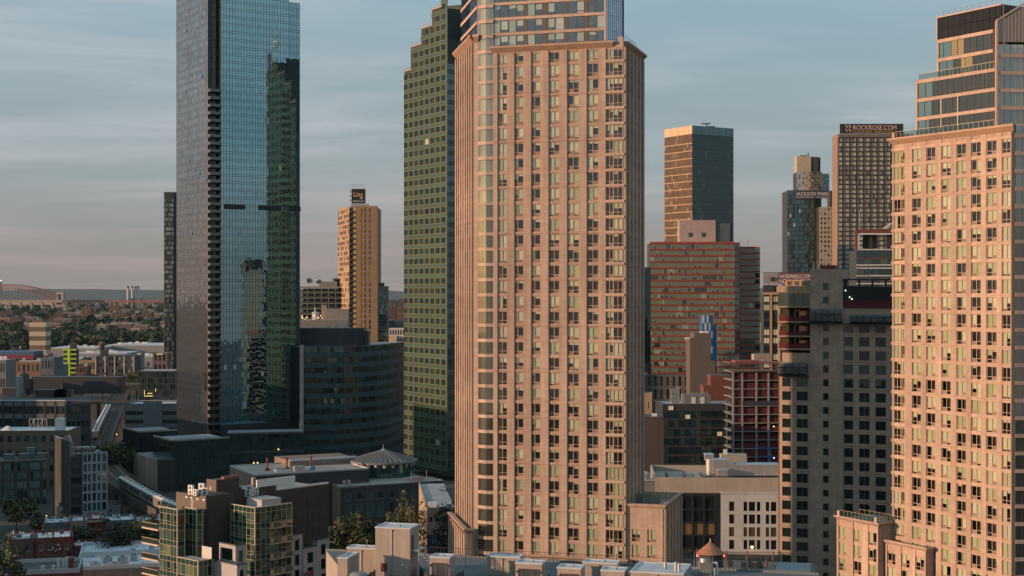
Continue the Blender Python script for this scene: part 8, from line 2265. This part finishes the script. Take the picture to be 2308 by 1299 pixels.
# ------------------------------------------------------------------ trees
LEAF = [mat('leaf_dark', (.030, .042, .016), .8, var=.3, noise=.35, nscale=.35), mat('leaf_mid', (.055, .068, .022), .8, var=.3, noise=.3, nscale=.35), mat('leaf_ochre', (.11, .085, .028), .8, var=.3, noise=.3, nscale=.35)]
BARK = mat('bark', (.085, .065, .05), .95, noise=.3, nscale=2)
BARKP = mat('bark_pale', (.32, .24, .17), .9, noise=.3, nscale=2)
def tree(P, h, r, label, seed, leaf=0, sparse=1.0, bark=None, cat='tree', group=None, name='broadleaf_tree', z=0.0, n=1500):
    rr = random.Random(seed); t = Thing(name, label, cat, P, group, z=z)
    tr = MB(); tips = []
    tr.bar((0, 0, 0), (rr.uniform(-.3, .3), rr.uniform(-.3, .3), h * .42), h * .022, seg=7, r2=h * .014)
    nb = 8
    for k in range(nb):
        a = 2 * pi * k / nb + rr.uniform(-.4, .4); z0 = h * rr.uniform(.25, .5); z1 = h * rr.uniform(.55, .92); q = r * rr.uniform(.35, .85)
        m = (q * .5 * cos(a), q * .5 * sin(a), (z0 + z1) / 2 + h * .03); e = (q * cos(a), q * sin(a), z1)
        tr.bar((0, 0, z0), m, h * .011, seg=5, r2=h * .007).bar(m, e, h * .007, seg=5, r2=h * .002); tips.append(e)
        for _ in range(2):
            e2 = (e[0] * .8 + rr.uniform(-.25, .25) * r, e[1] * .8 + rr.uniform(-.25, .25) * r, z1 + rr.uniform(-.12, .1) * h); tr.bar(m, e2, h * .004, seg=4, r2=h * .0015); tips.append(e2)
    t.part('trunk', tr, bark or BARK)
    cr = MB(); cl = []
    for e in tips:
        for _ in range(3): cl.append((e[0] + rr.gauss(0, .16) * r, e[1] + rr.gauss(0, .16) * r, e[2] + rr.gauss(0, .07) * h, r * rr.uniform(.16, .34)))
    for _ in range(12): a = rr.uniform(0, 2 * pi); q = r * sqrt(rr.random()) * .8; cl.append((q * cos(a), q * sin(a), h * rr.uniform(.45, .98 - .25 * q / r), r * rr.uniform(.2, .34)))
    per = max(8, int(n * sparse / len(cl)))
    s = max(.14, r * .075)
    for (x, y, z_, cr_) in cl:
        mi = rr.choices((0, 1, 2), ((5, 3, .4), (3, 4, 1.5), (1, 3, 4))[leaf])[0]
        for _ in range(per):
            u = rr.gauss(0, 1), rr.gauss(0, 1), rr.gauss(0, .75); L_ = sqrt(sum(c * c for c in u)) or 1; q = cr_ * rr.random() ** .45
            p = (x + u[0] / L_ * q, y + u[1] / L_ * q, z_ + u[2] / L_ * q * .85); a = rr.uniform(0, 2 * pi); b = rr.uniform(-.9, .9); k = s * rr.uniform(.6, 1.3)
            d1 = (cos(a) * k, sin(a) * k, sin(b) * k * .6); d2 = (-sin(a) * k * .6 * cos(b), cos(a) * k * .6 * cos(b), k * .7)
            cr.face([(p[0] - d1[0], p[1] - d1[1], p[2] - d1[2]), (p[0] + d2[0], p[1] + d2[1], p[2] + d2[2]), (p[0] + d1[0], p[1] + d1[1], p[2] + d1[2]), (p[0] - d2[0], p[1] - d2[1], p[2] - d2[2])], mi)
    t.part('crown', cr, LEAF)
    return t
def make_trees():
    G = 'leafy trees between the row houses'
    NM = ['tall spreading tree before the black framed mid-rise', 'dark tree at the corner of the black framed mid-rise', 'dark tree beside the pale stucco houses', 'bushy tree against the dark narrow house', 'small tree touching the painted red house', 'dark tree in front of the slate clapboard house', 'broad tree between the slate house and the chalk white roof', 'tree tucked behind the long sunlit balconies', 'low olive tree before the red brick row house', 'low tree before the lower red brick house', 'large tree beside the viaduct bend', 'dark tree under the viaduct by the grey corner block']
    for i, (u, Y, v, r) in enumerate(((38, 455, 1126, 6.5), (92, 440, 1160, 5), (125, 432, 1165, 4.5), (165, 405, 1196, 4.6), (190, 410, 1195, 4), (262, 385, 1190, 5.5), (300, 392, 1185, 5.5), (330, 398, 1172, 5), (120, 372, 1248, 4), (160, 370, 1252, 3.6), (255, 585, 1000, 7), (262, 560, 1010, 7))):
        tree(pt(u, Y), zz(v, Y), r, NM[i], 11 + i, leaf=1 if i in (0, 8) else 0, group=G)
    tree(pt(4, 312), zz(1232, 312), 5.5, 'broad dark tree at the sunlit end of the brick row', 40)
    tree(pt(762, 362), zz(1172, 362), 6.5, 'round dark green tree below the black brick school wing', 41, leaf=0)
    tree(pt(805, 358), zz(1166, 358), 6.5, 'taller dark green tree beside the school wing windows', 42, leaf=0)
    tree(pt(842, 352), zz(1180, 352), 5.0, 'low bushy tree behind the tall cream stair house', 43, leaf=0)
    tree(pt(918, 345), zz(1115, 345), 5.6, 'sparse pale barked tree with bronze leaves before the school wing', 44, leaf=2, sparse=.45, bark=BARKP)
    tree(pt(945, 338), zz(1140, 338), 3.6, 'slender yellowing tree against the beige house', 45, leaf=2, sparse=.6, bark=BARKP)
    tree(pt(1012, 325), zz(1132, 325), 4, 'dark tree squeezed between the beige house and the ribbed wing', 46, leaf=0)
    for i, (u, Y) in enumerate(((697, 848), (719, 850), (757, 852), (762, 854))):
        tree(pt(u, Y + 6), 4.6 - .8 * (i == 1), 2.2, 'small potted tree on the balconied block roof', 60 + i, group='potted trees on the balconied block roof', z=zz(648, 850) + .6, n=400, name='potted_tree')
    for i, (u, Y, v) in enumerate(((205, 990, 846), (232, 985, 850), (258, 990, 848), (292, 985, 842), (308, 940, 838), (185, 960, 855))):
        tree(pt(u, Y), zz(v, Y), 9, 'green road tree ' + ('beneath the pilastered loft windows', 'under the second pale pilaster', 'under the third pale pilaster', 'at the last pale pilaster', 'beside the gridded glass building', 'before the brown brick shed')[i], 70 + i, leaf=1, group='trees along the road beyond the viaduct', n=700)
make_trees()

def make_far_green():
    """Belts of trees far off that read as one mass."""
    rr = random.Random(5); mb = MB()
    def clump(x, y, z, s, m):
        n = 9
        for k in range(n):
            a = rr.uniform(0, 2 * pi); el = rr.uniform(.0, 1.4); q = s * rr.uniform(.5, 1.0)
            p = (x + q * cos(a) * cos(el), y + q * sin(a) * cos(el), z + q * sin(el) * .9); k1 = s * rr.uniform(.3, .6); b = rr.uniform(0, 2 * pi)
            d1 = (cos(b) * k1, sin(b) * k1, rr.uniform(-.3, .3) * k1); d2 = (-sin(b) * k1 * .5, cos(b) * k1 * .5, k1 * .8)
            mb.face([tuple(p[i] - d1[i] for i in range(3)), tuple(p[i] + d2[i] for i in range(3)), tuple(p[i] + d1[i] for i in range(3)), tuple(p[i] - d2[i] for i in range(3))], m)
    for _ in range(2500):
        Y = rr.uniform(1750, 2500); u = rr.uniform(-40, 420); hh = rr.uniform(6, 22)
        if rr.random() < .15: continue
        clump(*pt(u, Y), hh - 5, rr.uniform(4, 8), rr.choices((0, 1), (3, 2))[0])
    for _ in range(3200):
        Y = 2600 + 5200 * rr.random() ** 1.5; u = rr.choice((rr.uniform(-40, 420), rr.uniform(-40, 420), rr.uniform(850, 930), rr.uniform(1690, 1730)))
        clump(*pt(u, Y), rr.uniform(2, 13), rr.uniform(8, 17), 0)
    mb.build('tree_belt', [mat('far_leaf', (.030, .048, .022), .9, noise=.4, nscale=.03), mat('far_leaf_b', (.050, .064, .026), .9, noise=.4, nscale=.03)], kind='stuff')['label'] = 'belts of dark green trees across the far city'
make_far_green()

# ------------------------------------------------------------------ the far city beyond the viaduct
def make_far_city():
    TANB = mat('far_tan', (.34, .25, .17), .9); WHR = mat('far_white_roof', (.46, .46, .45), .85, noise=.15, nscale=.02); OB = mat('far_orange_brick', (.24, .13, .075), .9, noise=.15); DKB = mat('far_dark', (.06, .06, .06), .9)
    # striped tower
    s = Block('storage_tower', 'tall block striped in cream and brown standing among trees', 'building', 66, 1500, w=reach(pt(66, 1500), 0, 103), d=18, ang=0)
    z1 = zz(727, 1500); n = 9
    for k in range(n): s.front.build('stripe', MB().box(0, s.w, -.05 - .05 * (k % 2), 17, z1 - (k + 1) * (z1 / n), z1 - k * z1 / n), mat('stripe_cream', (.46, .38, .27), .85) if k % 2 == 0 else mat('stripe_brown', (.14, .10, .07), .85))
    s.lbox('roof_house', 3, 13, 3, 12, z1, z1 + 3, mat('stripe_brown', (.14, .10, .07), .85))
    # acid green stair tower
    g = Block('scaffold_tower', 'acid green framed stair tower beside a busy road', 'building', 142, 1150, w=10.4, d=9, ang=2)
    zt = zz(787, 1150); GRN = mat('acid_green', (.36, .48, .03), .6, emit=(.4, .55, .03), estr=.12)
    g.core(0, zt - .5, DKB, .3)
    for k in range(8): g.front.build('green_balcony', MB().box(0, 10.4, -.6, 0, zt - k * 3.6 - 1.1, zt - k * 3.6), GRN)
    g.front.build('green_mast', MB().box(3.6, 5.6, -.8, -.6, 1, zt + .2), GRN); g.lbox('black_cap', 4.6, 9, 2, 8, zt - .5, zt + 4.5, METAL_D)
    # pilastered grey loft with tank
    p = Block('loft_building', 'grey loft with four pale pilasters and a tank on its roof', 'building', 214, 1150, w=reach(pt(214, 1150), 1, 303), d=22, ang=1)
    zt = zz(802, 1150); punched(p.front, 0, zt, 12, 5, DKB, [G_OLD[0], G_OLD[2], mat('loft_pale_pane', (.25, .27, .26), .6)], wf=.8, hf=.55, objs=True, fr=.12); p.core(0, zt - .2, DKB, .3, mtop=ROOF_DARK)
    for i in range(5): p.front.put('pilaster', MB().box(-.55, .55, -.4, 0, 0, zt - .4).mesh('pilaster', mat('pale_pilaster', (.38, .34, .28), .8)), .6 + i * (p.w - 1.2) / 4)
    p.lbox('tank_house', 3, 8, 4, 10, zt, zt + 4.5, METAL_D)
    wt = Thing('water_tank', 'rust brown water tank on the pilastered loft', 'water tank', pt(229, 1156), z=zt + 4.5); wt.part('tank', MB().cone(0, 0, .5, 5, 2.4, 2.3, 14), mat('rust_tank', (.11, .06, .045), .9)); wt.part('cap', MB().cone(0, 0, 5, 6.6, 2.6, .1, 14), mat('rust_cap', (.22, .11, .085), .9)); wt.part('stand', MB().box(-1.6, 1.6, -1.6, 1.6, 0, .5), METAL_D)
    # orange brick factories and sheds
    for (u, Y, uR, v, d, m, lab, nc, nr, rf) in (
        (16, 1010, 92, 815, 20, OB, 'orange brick factory with white roof and pale pilasters', 7, 3, WHR), (92, 1000, 122, 806, 22, mat('far_blue_grey', (.11, .13, .14), .9), 'blue grey shed beside the orange brick factory', 4, 3, ROOF_GREY),
        (-20, 950, 14, 812, 20, mat('far_grey', (.18, .18, .17), .9), 'pale grey shed at the edge of the factory yard', 5, 3, WHR), (178, 1180, 216, 812, 14, mat('far_yellow_brick', (.33, .23, .11), .9), 'yellow brick shed beside the acid green tower', 6, 2, ROOF_GREY),
        (170, 1120, 196, 826, 12, mat('far_brown', (.11, .065, .05), .9), 'brown brick shed before the yellow brick shed', 3, 3, ROOF_DARK), (120, 1080, 142, 822, 14, mat('far_teal', (.12, .15, .155), .9), 'teal grey workshop roofs by the busy road', 3, 2, WHR), (303, 1180, 318, 800, 12, mat('far_grey', (.18, .18, .17), .9), 'narrow grey annex of the pilastered loft', 3, 6, ROOF_GREY)):
        b = Block('factory', lab, 'factory', u, Y, w=reach(pt(u, Y), 1, uR), d=d, ang=1); zt = zz(v, Y)
        punched(b.front, 0, zt, nc, nr, m, G_OLD, wf=.6, hf=.55, objs=True, fr=.12); b.core(0, zt - .3, DKB, .3, mtop=rf); b.left.build('wall', MB().box(0, d, 0, .2, 0, zt), m); b.right.build('wall', MB().box(0, d, 0, .2, 0, zt), m)
        for _ in range(4): x, y = R.uniform(1, b.w - 3), R.uniform(2, d - 4); b.lbox('roof_unit', x, x + R.uniform(1, 3), y, y + 2, zt - .3, zt + R.uniform(.8, 2.4), R.choice((METAL_G, METAL_W, METAL_D)))
    b = Block('depot', 'low depot with a long blue and red fascia', 'building', -20, 1250, w=reach(pt(-20, 1250), 0, 76), d=26, ang=0); zt = zz(793, 1250); b.core(0, zt - 3, DKB, 0); b.front.build('blue_fascia', MB().box(0, b.w, -.3, 26, zt - 3, zt), mat('far_blue_fascia', (.05, .10, .19), .7)); b.front.build('red_fascia', MB().box(0, b.w, -.4, .5, zt - 6.5, zt - 3.01), mat('far_red_fascia', (.20, .02, .03), .7))
    # long white warehouse roofs
    for i, (u0, u1, Y, h, d) in enumerate(((108, 218, 1560, 13, 60), (170, 285, 1480, 11, 50), (240, 372, 1620, 14, 70), (300, 370, 1430, 10, 60), (120, 180, 1400, 9, 40))):
        b = Block('warehouse', 'long low white roofed warehouse ' + ('behind the pilastered loft', 'before the broadest warehouse', 'backing onto the tree belt, the broadest', 'beside the slim banded tower', 'near the acid green tower, the shortest')[i], 'warehouse', u0, Y, w=reach(pt(u0, Y), 0, u1), d=d, ang=0, group='white roofed warehouses before the tree belt')
        b.core(0, h, mat('far_wall_grey', (.24, .24, .235), .9), 0, mtop=WHR)
        b.part('parapet', MB().prism(b.poly(-.05), h, h + .7, 0, 0), WHR)
        n = max(4, int(b.w / 6)); dk = MB().box(0, 3, -.1, .1, 1, 5).mesh('dock_door', DKB)
        for k in range(n): b.front.put('dock_door', dk, 1 + k * b.w / n)
        for _ in range(6): x = R.uniform(2, b.w - 6); y = R.uniform(4, d - 6); b.lbox('roof_unit', x, x + 4, y, y + 3, h + .7, h + 2.5, METAL_W)
    # brick housing blocks
    BR1, BR2, BR3 = mat('far_housing_brick', (.10, .058, .046), .9, noise=.15, nscale=.1), mat('far_housing_brown', (.10, .072, .058), .9, noise=.15, nscale=.1), mat('far_housing_rose', (.15, .08, .062), .9, noise=.15, nscale=.1)
    k = 0
    for (u, uR, v, Y) in ((-20, 20, 710, 2650), (24, 50, 716, 2550), (48, 66, 708, 2800), (107, 121, 716, 2550), (120, 146, 707, 2600), (182, 205, 694, 3000), (170, 183, 727, 2600), (254, 286, 704, 2900), (285, 318, 712, 2850), (317, 342, 704, 2800), (88, 104, 700, 3300), (246, 268, 690, 3600), (3, 30, 702, 3200), (150, 168, 722, 2700), (345, 366, 718, 2700), (876, 892, 694, 2300), (884, 899, 690, 2600), (893, 910, 697, 2200), (878, 896, 724, 1800), (1712, 1722, 700, 2300), (874, 884, 680, 3300), (896, 912, 676, 3600)):
        b = Block('housing_block', 'distant %s brick housing block with rows of small windows' % ('red', 'brown', 'rose')[k % 3], 'building', u, Y, w=reach(pt(u, Y), 0, uR), d=18, ang=0, group='distant %s brick housing blocks' % ('red', 'brown', 'rose')[k % 3]); h = zz(v, Y)
        m = (BR1, BR2, BR3)[k % 3]; k += 1
        punched(b.front, 0, h, max(3, int(b.w / 4.5)), max(3, int(h / 4)), m, [G_OLD[0], G_OLD[2]], wf=.45, hf=.45, objs=False, depth=.4); b.core(0, h - .2, DKB, .5, mtop=ROOF_GREY)
        b.left.build('wall', MB().box(0, 18, 0, .4, 0, h), m); b.right.build('wall', MB().box(0, 18, 0, .4, 0, h), m)
        b.lbox('roof_house', b.w * .3, b.w * .6, 4, 10, h - .2, h + 4, m)
    # white gridded building and cream terrace in the gap by the green tower
    w_ = Block('apartment_block', 'white gridded block with cream sunlit terraces in the gap between towers', 'building', 876, 1250, w=reach(pt(876, 1250), 0, 914), d=16, ang=0); zt = zz(740, 1250)
    punched(w_.front, 0, zt, 6, 6, mat('far_white_grid', (.50, .46, .42), .8), [G_DARK[0]], wf=.6, hf=.55, objs=True, fr=.12); w_.core(0, zt - .2, DKB, .4, mtop=ROOF_WHITE); w_.lbox('terrace', -.5, 7, -3, 0, 0, zz(757, 1247), mat('cream_terrace', (.52, .36, .20), .8)); w_.lbox('terrace', -.5, 4, -6, -3, 0, zz(771, 1244), MAT['cream_terrace'])
    dk_ = Block('office_building', 'plain dark blue glass slab in the gap between towers', 'building', 874, 1400, w=reach(pt(874, 1400), 0, 913), d=14, ang=0); dk_.core(0, zz(724, 1400), glass('far_navy_glass', (.02, .03, .04), (.6, .8, .9), .12), 0); dk_.lbox('cap', 0, dk_.w, 0, 14, zz(724, 1400), zz(722, 1400), METAL_D)
    # scattered small houses and sheds, a few pixels each
    cols = [mat('tiny_%d' % i, c, .9) for i, c in enumerate(((.24, .18, .14), (.12, .085, .07), (.36, .35, .33), (.15, .10, .08), (.28, .24, .21), (.10, .09, .085)))]
    rr = random.Random(9); cache = {}
    for i in range(270):
        Y = 2000 + 5200 * rr.random() ** 1.3; u = rr.choice((rr.uniform(-30, 395), rr.uniform(-30, 395), rr.uniform(-30, 395), rr.uniform(866, 920), rr.uniform(1704, 1726)))
        kx = i % 12
        if kx not in cache:
            w, d, h = rr.uniform(9, 34), rr.uniform(10, 18), rr.uniform(10, 27); mb = MB().box(0, w, 0, d, 0, h).prism([(0, 0), (w, 0), (w, d), (0, d)], h, h + .6, 1); n = max(2, int(w / 4))
            for a in range(n):
                for c in range(int(h / 3.4)): mb.box(a * w / n + .9, a * w / n + 2.3, -.06, 0, 1 + c * 3.4, 2.7 + c * 3.4, 2)
            mb.box(w * .2, w * .45, d * .3, d * .6, h + .6, h + 3, 0)
            ci, ri = rr.randrange(6), rr.randrange(3)
            lab = '%s %s %s distant building with a %s roof among far trees' % ('wide' if w > 20 else 'narrow', 'tall' if h > 18 else 'low', ('tan', 'dark brown', 'pale grey', 'brown', 'beige', 'charcoal')[ci], ('white', 'grey', 'pale')[ri])
            cache[kx] = (mb.mesh('distant_house', [cols[ci], (ROOF_WHITE, ROOF_GREY, cols[2])[ri], DKB]), lab)
        tag(put('distant_house', cache[kx][0], None, (*pt(u, Y), 0)), cache[kx][1], 'building', cache[kx][1].replace('building', 'buildings'))
    # power station with four stacks
    t = Thing('power_station', 'distant power station with four pale chimney stacks with dark caps', 'power station', pt(300, 5600))
    hz = zz(668, 5600); t.part('boiler_house', MB().box(-20, 28, 0, 40, 0, hz - 8).box(-60, -20, 5, 40, 0, hz - 22), mat('far_plant_brick', (.16, .13, .12), .9))
    for i, u in enumerate((289, 297, 304.5, 310.5)):
        x = pt(u, 5600)[0] - t.bx; zt = zz(645, 5600); t.part('stack', MB().cone(x, -5 if i == 0 else 8, 0, zt - 9, 4.3, 3.9, 14), mat('stack_pale', (.52, .45, .40), .8)); t.part('stack_cap', MB().cone(x, -5 if i == 0 else 8, zt - 9, zt, 3.95, 3.9, 14), METAL_D)
    # arch railway bridge and its long viaduct
    Y = 5000; br = Thing('arch_bridge', 'distant rose red steel arch railway bridge with a stone portal tower', 'bridge', pt(30, Y)); RS = mat('rose_steel', (.26, .11, .09), .8); SS = mat('portal_stone', (.40, .31, .25), .9)
    X = lambda u: pt(u, Y)[0] - br.bx
    Z = lambda v: zz(v, Y)
    def up(u): return Z(642 + 24 * ((u - 20) / 108) ** 2)
    def lo(u): return Z(651 + 31 * ((u - 20) / 108) ** 2)
    us = [-88 + 216 * k / 30 for k in range(31)]
    for yy in (0, 24):
        ch = MB()
        for a, b in zip(us[:-1], us[1:]):
            for fn, rad in ((up, 1.9), (lo, 1.7)): ch.bar((X(a), yy, fn(a)), (X(b), yy, fn(b)), rad)
            ch.bar((X(a), yy, lo(a)), (X(b), yy, up(b)), .7).bar((X(a), yy, lo(a)), (X(a), yy, up(a)), .7)
            if lo(a) > Z(682): ch.bar((X(a), yy, Z(683)), (X(a), yy, lo(a)), .5)
        br.part('arch_truss', ch, RS)
    br.part('deck', MB().box(X(-90), X(140), 0, 26, Z(687), Z(682)), SS)
    for u in (128, ):
        tw = MB().box(X(127), X(131), 0, 26, 0, Z(660)).box(X(138), X(142.5), 0, 26, 0, Z(660)).box(X(126), X(143.5), -1, 27, Z(664), Z(659)).box(X(131), X(138), 0, 26, 0, Z(679)).box(X(124), X(148), -2, 28, 0, Z(688)); br.part('portal_tower', tw, SS)
    v = Thing('rail_viaduct', 'distant low viaduct running from the arch bridge across the far city', 'viaduct', pt(148, 5040)); x1 = pt(368, 5040)[0] - v.bx
    v.part('deck', MB().box(0, x1, 0, 14, zz(682, 5040), zz(677, 5040)), RS)
    for k in range(9): v.part('pier', MB().box(k * x1 / 9, k * x1 / 9 + 4, 2, 12, 0, zz(682, 5040)), SS)
    l2 = Thing('causeway', 'long pale approach viaduct before the arch bridge', 'viaduct', pt(-30, 4700)); x2 = pt(140, 4700)[0] - l2.bx; l2.part('deck', MB().box(0, x2, 0, 20, zz(683, 4700), zz(676.5, 4700)), mat('causeway_tan', (.34, .26, .21), .9))
    for k in range(7): l2.part('pier', MB().box(k * x2 / 7, k * x2 / 7 + 5, 3, 17, 0, zz(683, 4700)), SS)
    su = Thing('suspension_tower', 'slim blue green suspension bridge tower at the picture edge of the arch bridge', 'bridge tower', pt(2.5, 5400)); su.o['label'] = 'slim blue green suspension bridge tower beside the arch bridge'
    su.part('tower_leg', MB().box(-5, 1, 0, 6, 0, zz(634, 5400)), mat('tower_teal', (.10, .14, .15), .8)); su.part('tower_leg', MB().box(-22, -16, 0, 6, 0, zz(634, 5400)), MAT['tower_teal']); su.part('portal_beam', MB().box(-16, -5, 0, 6, zz(641, 5400), zz(637, 5400)), MAT['tower_teal']); su.part('beacon', MB().box(-3, -1, 2, 4, zz(634, 5400), zz(632, 5400)), LAMPW)
    # traffic on the busy road by the acid green tower
    rd = MB().face([(*pt(136, 900), .08), (*pt(168, 900), .08), (*pt(172, 1400), .08), (*pt(160, 1400), .08)]); rd.build('road', mat('asphalt', (.045, .045, .047), .9), kind='structure')
    cb = MB().box(-2.2, 2.2, -.9, .9, .3, .9).prism([(-1.4, -.8), (1.2, -.8), (1.2, .8), (-1.4, .8)], .9, 1.5); cm = cb.mesh('car_body', mat('car_dark_paint', (.06, .06, .065), .3, coat=.5)); lr = MB().box(-2.26, -2.2, -.8, -.4, .6, .9).box(-2.26, -2.2, .4, .8, .6, .9).mesh('tail_lamp', LAMPR); wh = MB().cone(0, 0, -.12, .12, .32, .32, 10).mesh('wheel', METAL_D)
    for i in range(10):
        Yc = 905 + i * 22; t = Thing('car', 'car with glowing tail lamps queueing on the road by the acid green tower', 'car', pt(146 + i * .9 + (i % 2) * 6, Yc), 'cars queueing on the busy road'); t.o.rotation_euler = (0, 0, radians(90)); put('car_body', cm, t.o); put('tail_lamp', lr, t.o)
        for x in (-1.3, 1.3):
            for y in (-.85, .85): w2 = put('wheel', wh, t.o, (x, y, .32)); w2.rotation_euler = (radians(90), 0, 0)
    # street lamps scattered through the shaded streets
    for i, (u, Y, z) in enumerate(((25, 2100, 9), (68, 2100, 9), (45, 1700, 9), (235, 2400, 9), (243, 2450, 8), (238, 2300, 9), (263, 640, 12), (285, 1010, 10), (55, 2900, 10), (104, 448, 6), (848, 356, 9), (166, 475, 7), (1467, 430, 6), (1462, 410, 2.2))):
        t = Thing('street_lamp', 'slim street lamp with a small glowing head in the shaded streets', 'street lamp', pt(u, Y), 'street lamps in the shaded streets'); s = max(.16, Y / 3300 * .55)
        t.part('pole', MB().bar((0, 0, 0), (0, 0, z), .08, seg=6), METAL_G); t.part('lamp_head', MB().box(-s, s, -s, s, z, z + s), LAMPW if i % 3 else LAMPO)
make_far_city()

# ------------------------------------------------------------------ evening air
HAZE_DENSITY = 1.0e-5
hm = bpy.data.materials.new('evening_air'); hm.use_nodes = True
nt = hm.node_tree; nt.nodes.clear(); ho = nt.nodes.new('ShaderNodeOutputMaterial'); pv = nt.nodes.new('ShaderNodeVolumePrincipled')
pv.inputs['Color'].default_value = (.60, .80, .98, 1); pv.inputs['Density'].default_value = HAZE_DENSITY; pv.inputs['Anisotropy'].default_value = 0.0
nt.links.new(pv.outputs[0], ho.inputs['Volume'])
MB().box(-7200, 7200, -400, 14700, -1.5, 236).build('haze', hm, kind='stuff')
